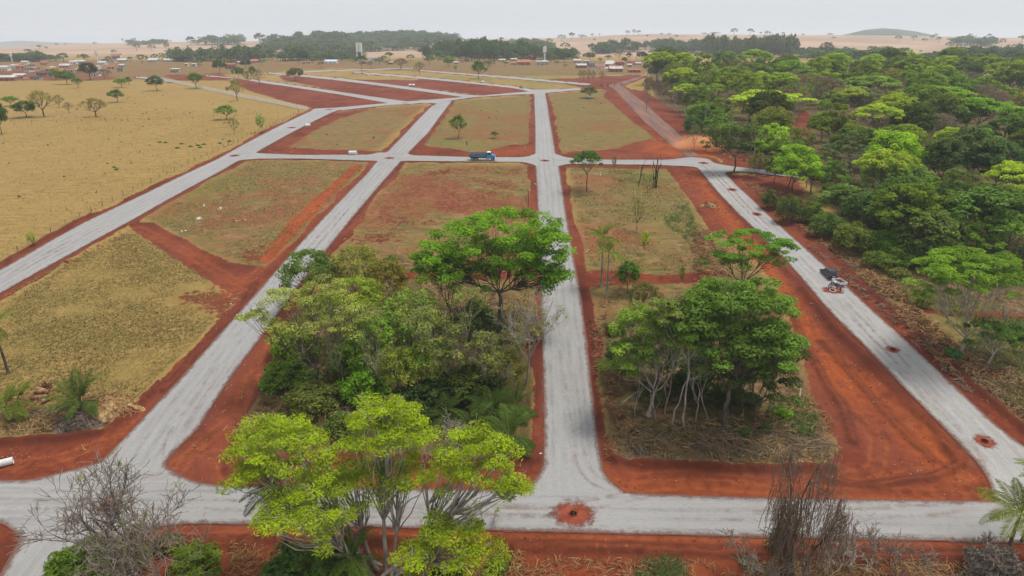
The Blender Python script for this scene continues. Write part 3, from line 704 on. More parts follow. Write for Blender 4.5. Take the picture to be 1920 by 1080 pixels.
def tree_top(key, cx, ty, wpx, H, col, label, group=None, **k):
    """a tree whose foot is hidden: known by the top of its crown and a usual height"""
    b = P(cx, ty, H); return tree(key, b, H, width_at((b[0], b[1], b[2] + H), wpx), col, label, group, **k)
# recursive bare tree
def bare_polys(rng, p, d, L, r, depth, out, up=.15, split=(2, 4), ang=.55, wob=.14):
    n = 5; pts = [np.array(p, float)]; d = np.array(d, float)
    for k in range(n - 1):
        d = d + rng.normal(size=3) * wob + np.array([0, 0, up * .25]); d /= np.linalg.norm(d); pts.append(pts[-1] + d * L / (n - 1))
    r = max(r, .021); out.append((np.array(pts), np.linspace(r, max(r * .62, .016), n)))
    if depth == 0: return
    for k in range(rng.integers(*split) + (1 if depth > 1 else 0)):
        j = rng.integers(2, n); q = d + rng.normal(size=3) * ang; q[2] += up; q /= np.linalg.norm(q)
        bare_polys(rng, pts[j], q, L * rng.uniform(.6, .85), r * rng.uniform(.42, .62), depth - 1, out, up, split, ang, wob)
# palms
def frond_mesh(name, L, droop, seed, nl=34, ll=.55, rise=.9):
    rng = np.random.default_rng(seed); t = np.linspace(0, 1, 12)
    x = L * (t - .12 * t ** 3); z = L * (rise * .55 * t - droop * t ** 2.2); pts = np.stack([x, 0 * t, z], 1)
    v, f = tubes([(pts, np.linspace(.05, .012, 12))], 4)
    tt = np.repeat(np.linspace(.14, .99, nl), 2) ; sd = np.tile([1, -1], nl)
    c = np.stack([np.interp(tt, t, x), 0 * tt, np.interp(tt, t, z)], 1)
    dx = np.gradient(x, t); dz = np.gradient(z, t); tg = np.stack([np.interp(tt, t, dx), 0 * tt, np.interp(tt, t, dz)], 1); tg /= np.linalg.norm(tg, axis=1, keepdims=True)
    l = ll * np.sin(np.pi * np.clip(tt * .86 + .12, 0, 1)) ** .6 * (.85 + .3 * rng.random(len(tt)))
    dr = tg * .55 + np.stack([0 * tt, sd * .85, -.22 - .35 * rng.random(len(tt))], 1); dr /= np.linalg.norm(dr, axis=1, keepdims=True)
    wd = tg * .030 * (L / 3)
    tip = c + dr * l[:, None]; mid = c + dr * l[:, None] * .5
    lv = np.stack([c, mid + wd, tip, mid - wd], 1).reshape(-1, 3)
    V_ = np.concatenate([v, lv]); F_ = np.concatenate([f, quads(len(tt)) + len(v)])
    return mesh_np(name, V_, F_, M_frond, False, np.concatenate([np.full(len(f), .8), .2 + .6 * rng.random(len(tt))]))
FR = [frond_mesh('frond%d' % i, 3.2, [.42, .55, .75][i], i, 38, .66) for i in range(3)]
def palm(base, H, L, n, col, label, group=None, name='palm_tree', r=.14, lean=(0, 0), bark=None, seed=0, el=(-.25, 1.1)):
    rng = np.random.default_rng(seed); o = thing(name, label, 'palm', (base[0], base[1], base[2] - .15), 0, group)
    t = np.linspace(0, 1, 8)[:, None]; p = np.concatenate([t * 0, t * 0, t * H], 1); p[:, 0] += lean[0] * t[:, 0] ** 1.6; p[:, 1] += lean[1] * t[:, 0] ** 1.6
    rr = r * (1.1 - .35 * t[:, 0]); rr[0] *= 1.3; rr[-1] *= .5
    v, f = tubes([(p, rr)], 7); link('trunk', mesh_np('trunk', v, f, bark or M_pale, True), o)
    for k in range(n):
        fr = link('frond', FR[k % 3], o, tuple(p[-1] - np.array([0, 0, .1])))
        fr.rotation_euler = (rng.normal() * .15, -(el[0] + (el[1] - el[0]) * ((k * .618) % 1)) + .2, k * 2.39996 + rng.normal() * .2)
        s = L / 3.2 * rng.uniform(.85, 1.1); fr.scale = (s, s, s); j = rng.uniform(.6, 1.0); fr.color = (col[0] * j, col[1] * j, col[2] * j, 1)
    return o
# ------------------------------------------------------------------ trees
YG, BG, MG, DG = (.185, .262, .009), (.115, .215, .018), (.075, .125, .022), (.040, .068, .020)
OL, PG, GG, BR, LG = (.145, .165, .038), (.215, .245, .062), (.085, .11, .048), (.135, .085, .060), (.14, .19, .03)
def at_depth(px, py, y):
    dx, dy, dz = ray(px, py); t = y / dy; return np.array([dx * t, y, CAM_H + dz * t])
def custom_tree(base, groups, col, label, r0, fork=None, stems=1, nprim=8, leaf=.3, nl=60, ra=1.1, rb=.5, bark=None, up=1.0, aspect=.5, seed=0, twigs=0, spread=.5, inner=.4, lean=.04, group=None, dead=0):
    """one tree whose foliage masses are measured on the photograph: groups = (px, py, half width px, half height px, clumps, depth offset m)"""
    rng = np.random.default_rng(seed); b = np.array(base); cs = []
    for gx, gy, rx, ry, n, dy in groups:
        c = at_depth(gx, gy, b[1] + dy) - b; k = np.linalg.norm(c + b - np.array([0, 0, CAM_H])) / FPX
        R = rx * k; Hh = ry * k
        a = np.arange(n) * 2.39996 + rng.random() * 6; q = np.sqrt((np.arange(n) + .5) / n) * (1 + .1 * rng.normal(size=n))
        z = Hh * (np.sqrt(np.clip(1 - q ** 2, 0, 1)) * 1.5 - .75) * (.7 + .3 * rng.random(n)) + rng.normal(size=n) * Hh * .12
        low = rng.random(n) < .34; z = np.where(low, rng.uniform(-1.0, .35, n) * Hh, z); q = np.where(low, q * .85, q)
        cs.append(c + np.stack([q * np.cos(a) * R, q * np.sin(a) * R * .8, z], 1))
    cs = np.concatenate(cs); fk = np.array(fork) if fork is not None else np.array([0, 0, cs[:, 2].min() * .6])
    lim = limbs(rng, cs, fk, nprim, r0, stems, spread=spread, lean=lean)
    if twigs:
        for c in cs:
            for _ in range(twigs):
                d = rng.normal(size=3); d[2] = abs(d[2]); d /= np.linalg.norm(d)
                lim.append((bez(c, c + d * ra * (.6 + .8 * rng.random()), rng, .1, 4, .1), np.linspace(.035, .012, 4)))
    v, f = tubes(lim, 6)
    o = thing('tree', label, 'tree', tuple(b - np.array([0, 0, .25])), 0, group)
    link('trunk', mesh_np('trunk', v, f, bark or M_bark, True), o)
    keep = cs[rng.random(len(cs)) >= dead]
    rad = ra * (.7 + .6 * rng.random(len(keep)))
    lv, ti = clump_leaves(rng, keep, rad, rad * rb / ra, nl, leaf, up, aspect, inner)
    c = link('crown', mesh_np('crown', lv, quads(len(ti)), M_leaf, False, ti), o); c.color = (*col, 1)
    return o
# --- the big yellow-green tree in front
custom_tree(P(712, 1078), [(520,842,88,66,58,1), (726,806,88,72,60,3), (892,852,82,54,44,0), (566,962,82,46,36,-4), (838,1022,94,62,44,-4), (690,896,76,36,20,2), (612,890,52,40,16,0), (955,903,28,22,9,-1), (470,880,30,24,8,0), (770,890,40,28,8,1)],
    (.195, .26, .012), 'tall spreading yellow-green tree with many grey stems before the cross street', .95, stems=3, nprim=9, leaf=.19, nl=175, ra=1.3, rb=.62, bark=M_pale, up=1.0, aspect=.32, seed=3, spread=.62, twigs=2, dead=.03)
# --- grove between the left and middle streets
custom_tree(P(935, 612), [(950,430,118,44,52,0), (870,440,70,36,22,4), (1030,470,38,60,22,-2), (900,480,60,30,14,5), (815,492,52,50,26,-3), (985,470,60,36,18,3), (1040,520,28,28,14,-3), (985,500,44,24,14,-2), (905,515,40,18,8,1)],
    BG, 'tall bright green tree overhanging the middle street with open branching crown', .5, fork=(0, 0, 7), nprim=8, leaf=.27, nl=160, ra=1.6, rb=.8, up=.9, seed=5, twigs=1, spread=.45)
custom_tree(P(846, 625), [(820,505,46,36,16,0), (850,490,34,26,10,2)], LG, 'smaller light green tree under the left side of the tall bright tree', .22, fork=(0,0,5), nprim=5, leaf=.32, nl=90, ra=1.3, rb=.6, seed=6)
custom_tree(P(598, 742), [(480,590,36,18,10,0), (540,560,50,26,16,2), (610,540,50,24,16,3), (655,590,46,30,14,0), (520,620,30,16,6,-2), (580,600,50,24,10,-1)],
    PG, 'pale sparse tree with dark forked trunk leaning branches over the left street', .42, fork=(.2, 0, 5.0), nprim=6, leaf=.19, nl=110, ra=1.25, rb=.5, bark=M_bark, up=1.1, seed=7, twigs=4, spread=.6)
custom_tree(P(855, 735), [(800,590,40,26,12,0), (880,560,36,24,10,2), (905,640,30,30,10,-1), (825,650,36,26,12,-2), (850,610,30,20,8,0)],
    OL, 'sparse olive tree with pale limbs forming a wide V in the central grove', .26, fork=(0, 0, 2.2), nprim=5, leaf=.22, nl=55, ra=1.2, rb=.6, bark=M_pale, seed=8, twigs=4, spread=.7)
for i, (k, cx, ty, wpx, H, col, lab) in enumerate([
    ('olive0', 575, 468, 120, 11, (0.085,0.130,0.027), 'dark green rounded tree beside the left street behind the pale sparse tree'),
    ('olive1', 665, 462, 110, 11, OL, 'dull olive tree at the back of the central grove against the bare plot'),
    ('olive2', 725, 486, 96, 10, (0.159,0.147,0.038), 'brownish olive tree at the back edge of the central grove'),
    ('olive0', 660, 520, 140, 12, (0.159,0.206,0.033), 'broad olive tree in the thick of the central grove'),
    ('olive1', 765, 545, 130, 12, (0.177,0.218,0.038), 'light olive tree in the middle of the central grove'),
    ('olive2', 700, 590, 130, 11, (0.146,0.218,0.027), 'green olive tree above the bright bush in the central grove'),
    ('open0', 690, 575, 120, 12, PG, 'thin pale tree with bare grey twigs in the middle of the central grove'),
    ('rnd1', 893, 560, 70, 12, DG, 'dark narrow evergreen standing behind the dark palms'),
    ('olive0', 800, 640, 100, 9, (0.134,0.189,0.027), 'low green tree over the shaded heart of the central grove'),
    ('open1', 950, 615, 90, 9, OL, 'thin olive tree below the tall bright tree beside the middle street'),
    ('olive2', 930, 655, 100, 7, (0.110,0.118,0.028), 'low dull green tree above the palms by the middle street'),
    ('olive1', 745, 650, 110, 9, (0.134,0.177,0.028), 'shaded olive tree over the central thicket'),
    ]):
    tree_top(k, cx, ty, wpx, H, col, lab)
for cx, ty, wpx, H, col, k, lab in [
    (680, 682, 112, 6.5, BG, 'bush1', 'vivid green bushy tree behind the big yellow-green tree'),
    (545, 612, 100, 6, (0.122,0.189,0.024), 'bush0', 'green bush on the soil bank beside the left street'),
    (540, 668, 110, 5, (0.104,0.165,0.021), 'bush1', 'mid green bush below the pale sparse tree'),
    (590, 720, 110, 4.5, (0.098,0.124,0.028), 'bush0', 'dull green undergrowth bush at the foot of the pale sparse tree'),
    (930, 600, 60, 5, DG, 'bush1', 'small dark bush clasping the trunk of the tall bright tree'),
    (660, 640, 110, 6, (0.110,0.165,0.024), 'bush0', 'leafy green bush in the middle of the central grove'),
    (800, 705, 130, 5, DG, 'bush1', 'dark bush in the shaded heart of the central grove'),
    (760, 740, 110, 4, DG, 'bush0', 'dark low bush beside the vivid green bushy tree'),
    (880, 690, 120, 5, (0.061,0.088,0.021), 'bush0', 'dark green bush behind the palms'),
    (505, 700, 70, 3, (0.122,0.177,0.028), 'shrub1', 'small green shrub at the edge of the red bank by the left street'),
    (640, 775, 90, 3.5, (0.085,0.106,0.028), 'shrub0', 'dull shrub between the dry grass and the yellow-green tree'),
    (730, 480, 40, 4, (0.073,0.142,0.019), 'bush0', 'small dark green bush on the far corner of the central grove')]:
    tree_top(k, cx, ty, wpx, H, col, lab, cat='bush', name='bush')
rng = np.random.default_rng(4)
def bare(base, H, label, r, bark, depth=4, split=(2, 4), lean=(0, 0), up=.2, ang=.5, seed=1, Lf=.34, nst=1, name='bare_tree', leafc=None, nleaf=0, extra=None, wob=.14):
    rg = np.random.default_rng(seed); out = []
    for s in range(nst):
        bare_polys(rg, (rg.normal() * r, rg.normal() * r, 0), (lean[0] + rg.normal() * .12 * (nst > 1), lean[1] + rg.normal() * .1, 1), H * Lf, r, depth, out, up, split, ang, wob)
    v, f = tubes(out, 5); o = thing(name, label, 'tree', (base[0], base[1], base[2] - .2))
    z = v[:, 2].max(); v = v * (H / z) if z > 0 else v
    link('trunk', mesh_np('trunk', v, f, bark, True), o)
    if nleaf:
        tips = np.array([p[-1] for p, r_ in out[len(out) // 2:]]) * (H / z); cs = tips[rg.choice(len(tips), min(nleaf, len(tips)), replace=False)]
        lv, ti = clump_leaves(rg, cs, .55, .35, 16, .16, .8); c = link('crown', mesh_np('crown', lv, quads(len(ti)), M_leaf, False, ti), o); c.color = (*leafc, 1)
    return o
b = P(985, 722); bare(b, height_at(b, 540), 'slender pale half-bare tree beside the middle street', .22, M_pale, 5, (2, 4), (0.02, 0), .28, .5, 12, .36, 1, 'tree', OL, 60)
b = P(255, 1085); bare(b, height_at(b, 845), 'wide leafless grey tree at the street corner by the drain patch', .20, M_dead, 5, (2, 4), (-.10, 0), .16, .70, 22, .24, 3, 'bare_tree', LG, 6)
b = P(330, 1120); bare(b, height_at(b, 950), 'small bare pale shrub with tangled twigs below the leafless tree', .08, M_dead, 4, (2, 4), (-.1, 0), .15, .6, 23, .26, 3, 'bare_tree')
b = P(690, 800); bare(b, 6, 'bare white sapling between the dry grass and the palms', .06, M_pale, 3, (2, 4), (.2, 0), .2, .6, 24, .4)
b = P(842, 842); bare(b, height_at(b, 770), 'small leafless white shrub above the yellow-green crown', .06, M_pale, 4, (2, 4), (.2, 0), .1, .6, 25, .35, 2)
b = P(990, 395); bare(b, height_at(b, 352), 'burnt bare sapling beside the middle street above the tall tree', .08, M_char, 3, (2, 3), (0, 0), .3, .4, 26, .4)
for i, (bx, by, ty) in enumerate([(640,735,600),(560,705,590),(705,745,610),(770,742,600),(735,700,560),(825,735,620),(905,745,610),(665,690,540),(880,720,590),(945,745,640)]):
    b = P(bx, by); bare(b, height_at(b, ty), 'thin pale trunk with few twigs inside the central grove', .13, M_pale, 4, (2, 3), (random.Random(i).uniform(-.15, .15), 0), .35, .4, 130 + i, .42, 1, 'tree', OL, 26)['group'] = 'thin pale trunks of the central grove'
for i, (bx, by, ty) in enumerate([(1305,790,640),(1330,785,650),(1395,778,690),(1245,775,650),(1440,770,700)]):
    b = P(bx, by); bare(b, height_at(b, ty), 'thin pale trunk inside the right-hand grove', .12, M_pale, 3, (2, 3), (random.Random(i).uniform(-.1, .1), 0), .35, .35, 150 + i, .5)['group'] = 'thin pale trunks of the right-hand grove'
# palms of the central grove
for i, (bx, by, H, L, n, col, lab) in enumerate([
    (955, 835, 1.8, 5.2, 20, (0.052,0.085,0.015), 'stout dark palm with arching fronds beside the middle street'),
    (885, 815, 1.6, 4.8, 18, (0.044,0.070,0.013), 'dark palm among the shade left of the stout roadside palm'),
    (925, 790, 2.2, 4.8, 16, (0.040,0.065,0.012), 'dark palm standing behind the stout roadside palm'),
    (840, 790, 1.5, 4.2, 16, (0.037,0.058,0.011), 'shaded low palm at the heart of the central grove'),
    (812, 768, 1.6, 4.0, 14, (0.040,0.065,0.011), 'shaded palm beside the vivid green bushy tree'),
    (968, 775, 1.6, 4.2, 14, (0.052,0.080,0.014), 'palm with feathery fronds on the soil bank under the half-bare tree')]):
    palm(P(bx, by), H, L, n, col, lab, None, 'palm_tree', .2, (0, 0), M_bark, i)
# --- grove between the middle and right streets
custom_tree(P(1360, 800), [(1385,570,105,56,64,0), (1440,640,52,50,26,-2), (1320,600,60,50,26,-1), (1400,640,80,40,26,-3)],
    (.095,.16,.028), 'large dome-crowned dark green tree in the right-hand grove', .45, fork=(0, 0, 7), nprim=8, leaf=.26, nl=170, ra=1.5, rb=.8, up=.9, seed=31, spread=.5)
custom_tree(P(1216, 778), [(1205,610,60,46,26,0), (1265,600,50,40,20,2), (1180,660,36,40,12,-2), (1300,640,40,26,8,-3)],
    (.14,.21,.032), 'green tree with thick grey forked trunk in the right-hand grove', .33, fork=(.6, 0, 4.2), nprim=6, leaf=.25, nl=150, ra=1.4, rb=.7, bark=M_pale, up=.9, seed=32, twigs=2, spread=.6)
custom_tree(P(1283, 800), [(1270,585,46,30,16,0), (1310,625,40,20,6,-1), (1250,570,26,20,6,1)],
    (.135,.175,.045), 'slender pale-stemmed tree rising through the front of the right-hand grove', .16, fork=(-.3, 0, 11), nprim=4, leaf=.28, nl=100, ra=1.2, rb=.5, bark=M_pale, seed=33, spread=.5, twigs=2)
custom_tree(P(1260, 795), [(1290,640,22,16,4,0), (1320,690,30,20,6,-1)], (.11,.15,.04), 'thin leaning white-stemmed tree beside the slender pale tree', .13, fork=(1.6, 0, 7.5), nprim=3, leaf=.26, nl=70, ra=1.0, rb=.5, bark=M_pale, seed=34)
custom_tree(P(1415, 785), [(1430,690,64,46,30,0), (1380,705,40,34,12,-1), (1475,655,28,40,12,1)],
    (.058,.088,.024), 'dark drooping tree at the soil edge of the right-hand grove', .24, fork=(0, 0, 2.5), nprim=7, leaf=.25, nl=150, ra=1.4, rb=.8, up=.5, seed=35)
for i, (bx, by, ty, lab) in enumerate([(1192, 778, 690, 'thin dead-topped white stem at the corner of the right-hand grove'), (1231, 786, 700, 'thin white sapling stem in front of the thick forked trunk'), (1357, 755, 620, 'straight pale stem in the shade of the dome-crowned tree')]):
    b = P(bx, by); bare(b, height_at(b, ty), lab, .12, M_pale, 2, (2, 3), (0, 0), .4, .3, 60 + i, .62)
for cx, ty, wpx, H, col, k, lab in [
    (1170, 640, 80, 7, (.06,.10,.024), 'rnd0', 'dark small tree at the left edge of the right-hand grove'),
    (1240, 620, 90, 9, (.06,.095,.024), 'rnd2', 'shaded tree behind the forked grey trunk'),
    (1330, 660, 110, 8, DG, 'rnd1', 'dark inner tree under the dome-crowned tree'),
    (1210, 527, 60, 7, (.10,.12,.035), 'olive0', 'dull olive tree behind the right-hand grove beside the red track')]:
    tree_top(k, cx, ty, wpx, H, col, lab)
for cx, ty, wpx, H, col, k, lab in [
    (1300, 700, 110, 3.5, (.045,.06,.022), 'bush1', 'dark undergrowth bush under the front of the right-hand grove'),
    (1380, 725, 90, 3, (.05,.065,.022), 'bush0', 'low dark bush below the drooping tree'),
    (1225, 715, 70, 3, (.06,.08,.028), 'bush1', 'dull bush behind the thin white sapling stem'),
    (1470, 765, 40, 1.4, BG, 'shrub0', 'small fresh green shrub in the dry brush at the grove edge'),
    (1440, 790, 34, 1.2, (.07,.12,.025), 'shrub1', 'low green shrub on the dead branches by the red strip'),
    (1395, 800, 30, 1.1, (.06,.11,.025), 'shrub0', 'small dark green shrub at the foot of the right-hand grove'),
    (1150, 600, 50, 2.5, (.10,.12,.035), 'shrub1', 'olive shrub on the bank of the middle street')]:
    tree_top(k, cx, ty, wpx, H, col, lab, cat='bush', name='bush')
custom_tree(P(1388, 562), [(1408,448,78,20,30,0), (1370,480,44,24,14,-2), (1465,462,34,14,10,0), (1430,485,40,14,8,-2)],
    (.085,.175,.020), 'flat umbrella-crowned green tree reaching over the right-hand street', .3, fork=(0, 0, 4), nprim=6, leaf=.24, nl=150, ra=1.3, rb=.45, up=1.3, seed=36, spread=.6)
# --- roadside trees on the right
custom_tree(P(1801, 668), [(1815,500,88,26,46,0), (1760,520,34,26,14,-1), (1870,525,44,22,18,1), (1830,478,60,16,20,4)],
    (.12,.205,.022), 'umbrella tree with white fanning limbs beside the right-hand street', .30, fork=(0, 0, 4.2), nprim=9, leaf=.24, nl=150, ra=1.3, rb=.5, bark=M_pale, up=1.2, seed=41, spread=.66)
custom_tree(P(1852, 682), [(1850,615,36,20,12,0), (1885,628,30,16,8,1)], (.075,.13,.025), 'short green tree with leaning pale trunk near the split stump', .24, fork=(.5, 0, 2.2), nprim=4, leaf=.26, nl=90, ra=1.0, rb=.5, bark=M_pale, seed=42)
b = P(1884, 612); bare(b, height_at(b, 555), 'bare white branching tree behind the leaning pale trunk', .14, M_pale, 4, (2, 4), (0, 0), .3, .45, 43, .34)
# --- plot trees
for k, bx, by, ty, wpx, col, lab in [
    ('umb0', 1100, 358, 279, 66, (.062,.115,.024), 'umbrella-topped tree with slim white trunk by the cross street'),
    ('tiny0', 1151, 321, 286, 13, MG, 'small narrow tree at the plot edge by the cross street'),
    ('savo1', 1194, 432, 366, 30, PG, 'thin pale tree with long bare stem in the right-hand plot'),
    ('tiny0', 1208, 476, 426, 27, YG, 'young yellow-green sapling in the right-hand plot'),
    ('rnd0', 1176, 549, 488, 46, (.07,.125,.025), 'small rounded dark green tree by the twin palms'),
    ('tiny0', 1277, 540, 490, 14, (.07,.14,.025), 'narrow columnar green tree behind the dome-crowned tree'),
    ('sav0', 859, 259, 212, 38, (.10,.145,.04), 'grey-green tree standing alone in the plot behind the dump truck'),
    ('sav1', 927, 259, 244, 19, (.13,.14,.055), 'tiny pale tree alone in the middle of the far plot'),
    ('sav0', 1104, 184, 161, 42, (.055,.095,.022), 'dark spreading tree shading a white car in the far plot'),
    ('savo1', 440, 251, 218, 26, (.22,.20,.07), 'thin straw-coloured sapling in the pasture by the left street'),
    ('tiny0', 490, 249, 210, 25, (.10,.19,.02), 'bright green young tree in the pasture by the fence corner'),
    ('sav0', 424, 224, 195, 44, (.095,.15,.025), 'green spreading tree alone in the pasture'),
    ('sav1', 369, 166, 134, 38, (.085,.14,.025), 'bushy green tree on the white fence line'),
    ('savo0', 445, 189, 146, 34, (.15,.19,.04), 'tall pale green tree standing in front of the white fence'),
    ('sav1', 20, 199, 178, 38, (.13,.19,.03), 'light green tree at the left end of the pasture tree row'),
    ('rnd0', 50, 220, 188, 40, (.075,.135,.025), 'dense green tree beside the largest pasture tree'),
    ('savo0', 83, 219, 166, 62, (.19,.20,.05), 'largest pasture tree with pale spreading branches'),
    ('savo1', 111, 202, 176, 28, (.14,.13,.045), 'thin olive tree behind the largest pasture tree'),
    ('savo1', 130, 212, 190, 22, (.15,.11,.06), 'small brown half-bare tree between two spreading pasture trees'),
    ('savo0', 181, 219, 181, 56, (.14,.115,.055), 'brown spreading pasture tree with crooked trunk'),
    ('sav0', 219, 192, 166, 35, (.075,.125,.025), 'compact dark green tree in the middle of the pasture'),
    ('rnd1', 126, 158, 132, 32, (.085,.16,.025), 'bright green round tree in front of the brick sheds'),
    ('sav1', 147, 165, 143, 23, (.10,.155,.03), 'small green tree at the top of the pasture by the sheds'),
    ('rnd2', 169, 150, 116, 34, (.05,.06,.032), 'dark brownish tree at the top of the pasture by the sheds'),
    ('brown0', 196, 149, 128, 34, (.12,.08,.055), 'purplish brown bare-looking tree at the top of the pasture'),
    ('sav1', 228, 164, 145, 34, (.10,.20,.02), 'vivid green low tree at the top of the pasture'),
    ('sav0', 241, 159, 143, 16, (.065,.10,.025), 'small dark tree touching the vivid green low tree'),
    ('rnd0', 294, 170, 141, 29, (.08,.10,.048), 'grey-green tree near the upper end of the white fence'),
    ('rnd1', 105, 150, 128, 26, OL, 'olive tree among the brick sheds'),
    ('rnd0', 412, 137, 111, 23, (.05,.085,.028), 'dark lollipop-shaped tree beside the brick ruin'),
    ('rnd2', 461, 128, 111, 21, (.04,.065,.026), 'darkest round tree beyond the brick ruin'),
    ('sav0', 437, 125, 113, 19, (.07,.11,.03), 'small flat green tree over the brick ruin'),
    ('rnd1', 448, 147, 125, 20, (.09,.14,.035), 'green tree at the start of the upper street'),
    ('savo0', 466, 158, 131, 24, (.13,.13,.06), 'pale olive tree beside the upper street'),
    ('savo1', 487, 161, 128, 24, (.20,.185,.13), 'whitish flowering tree beside the upper street'),
    ('sav1', 475, 148, 122, 18, (.08,.11,.035), 'dark topped tree behind the whitish tree'),
    ('rnd2', 555, 152, 126, 30, (.11,.12,.045), 'greyish round tree between the two upper streets'),
    ('tiny0', 427, 174, 160, 12, DG, 'small dark bush-like tree on the white fence line'),
    ('rnd0', 570, 115, 95, 24, (.03,.05,.026), 'dark dense tree in front of the far woods'),
    ('rnd1', 587, 118, 107, 14, (.09,.17,.03), 'small bright tree beside the dark dense tree'),
    ('umb1', 679, 137, 103, 24, (.07,.12,.03), 'two-tiered green tree before the twin water tower'),
    ('savo0', 752, 129, 108, 38, (.11,.09,.05), 'brownish spreading tree by the far street'),
    ('savo0', 787, 139, 114, 22, (.13,.15,.05), 'light olive slanting tree beside the far street'),
    ('sav0', 806, 121, 103, 23, (.08,.13,.035), 'green tree before the far wood with pale neighbour'),
    ('rnd1', 842, 126, 105, 22, (.10,.17,.035), 'light green tree before the far wood'),
    ('tiny0', 854, 134, 120, 11, (.07,.12,.04), 'small green shrub tree between far streets'),
    ('savo1', 867, 118, 104, 24, (.14,.12,.07), 'pale thin tree before the far wood'),
    ('sav0', 898, 148, 112, 37, (.085,.15,.025), 'full green tree between the two farthest streets'),
    ('brown0', 915, 131, 112, 26, (.11,.09,.045), 'brown tree behind the full green tree'),
    ('rnd2', 1058, 117, 95, 28, (.08,.105,.035), 'big olive tree beyond the slim water tower'),
    ('rnd0', 1170, 119, 107, 12, (.03,.05,.024), 'small dark round tree among the far houses'),
    ('rnd1', 1105, 113, 98, 22, (.075,.095,.04), 'grey-green tree behind the far houses'),
    ('brown0', 1161, 113, 96, 21, (.12,.09,.05), 'brown domed tree behind the far houses'),
    ('rnd2', 1203, 113, 96, 20, (.035,.05,.03), 'dark tree beside the far fan palm'),
    ('rnd0', 1248, 118, 86, 52, (.055,.085,.026), 'big dark tree at the far tip of the forest'),
    ('umb2', 1178, 120, 98, 14, (.10,.10,.05), 'thin brownish tree among far houses'),
    ('rnd1', 4, 252, 190, 36, (.045,.075,.024), 'big dark tree beside the pasture fence at the open end of the field'),
    ]:
    tree_px(k, bx, by, ty, wpx, col, lab)
b = P(1211, 206); bare(b, height_at(b, 170), 'bare pale branching tree beside the old road', .2, M_pale, 4, (2, 4), (0, 0), .35, .35, 44, .32, 2)
for i, (x, y, t) in enumerate([(1094, 152, 130), (1103, 153, 128), (1112, 152, 131), (1128, 152, 132), (1088, 150, 130)]):
    tree_px('savo1', x, y, t, 15, (.14, .17, .05), 'thin pale green sapling in the clump beside the far road fork', 'saplings by the far road fork')
for i, (bx, by, ty) in enumerate([(1197, 347, 292), (1229, 353, 290), (1232, 352, 297), (1227, 351, 302)]):
    b = P(bx, by); bare(b, height_at(b, ty), ['single charred trunk in the weedy corner of the right-hand plot', 'tall charred trunk with bark hanging off in the burnt pair', 'shorter charred trunk of the burnt cluster', 'shortest charred trunk of the burnt cluster'][i], .26, M_char, 2, (1, 3), (0, 0), .5, .25, 70 + i, .62, 1, 'burnt_tree')
palm(P(1127, 536), height_at(P(1127, 536), 442), 4.2, 15, (0.083,0.119,0.015), 'taller of the twin palms with grey trunks beside the middle street', None, 'palm_tree', .2, (0, 0), M_pale, 11)
palm(P(1138, 548), height_at(P(1138, 548), 470), 3.8, 14, (0.105,0.152,0.015), 'shorter brighter twin palm beside the middle street', None, 'palm_tree', .17, (0, 0), M_pale, 12)
palm(P(154, 768), 1.5, 5.6, 16, (0.055,0.081,0.015), 'stemless dark palm beside the straw heap', None, 'palm_tree', .28, (0, 0), M_bark, 13, (.05, 1.35))
palm(P(18, 785), 2.4, 4.2, 16, (0.083,0.100,0.015), 'low palm at the end of the brush line beside the log pile', None, 'palm_tree', .3, (0, 0), M_bark, 14)
palm(P(36, 770), 2.2, 3.8, 12, (0.094,0.109,0.018), 'yellowish low palm touching the palm by the log pile', None, 'palm_tree', .26, (.3, 0), M_bark, 15)
palm(P(16, 700), height_at(P(16, 700), 605), 3.6, 14, (0.077,0.109,0.015), 'tall thin palm with drooping dead leaves in the near pasture', None, 'palm_tree', .2, (-.5, 0), M_bark, 16, (-.7, .8))
palm(P(1886, 1042), height_at(P(1886, 1042), 958), 5.2, 18, (0.094,0.109,0.020), 'arching grey-green palm at the near edge of the cross street', None, 'palm_tree', .2, (.2, 0), M_bark, 17, (-.4, 1.0))
palm(P(1916, 1015), height_at(P(1916, 1015), 892), 3.4, 15, (0.110,0.142,0.015), 'taller yellow-green palm rising behind the arching roadside palm', None, 'palm_tree', .16, (.1, 0), M_bark, 18)
palm(P(545, 1062), height_at(P(545, 1062), 905), 4.8, 16, (0.042,0.062,0.012), 'dark tall palm hidden behind the yellow-green tree', None, 'palm_tree', .18, (-.6, 0), M_bark, 19, (-.5, .8))
palm(P(1193, 116), height_at(P(1193, 116), 88), 5, 14, (0.055,0.067,0.018), 'tall far palm behind the houses', None, 'palm_tree', .3, (0, 0), M_bark, 20)
palm(P(700, 1110), 5, 4, 12, (0.055,0.085,0.013), 'dark palm at the foot of the yellow-green tree', None, 'palm_tree', .2, (-2, 0), M_bark, 21)
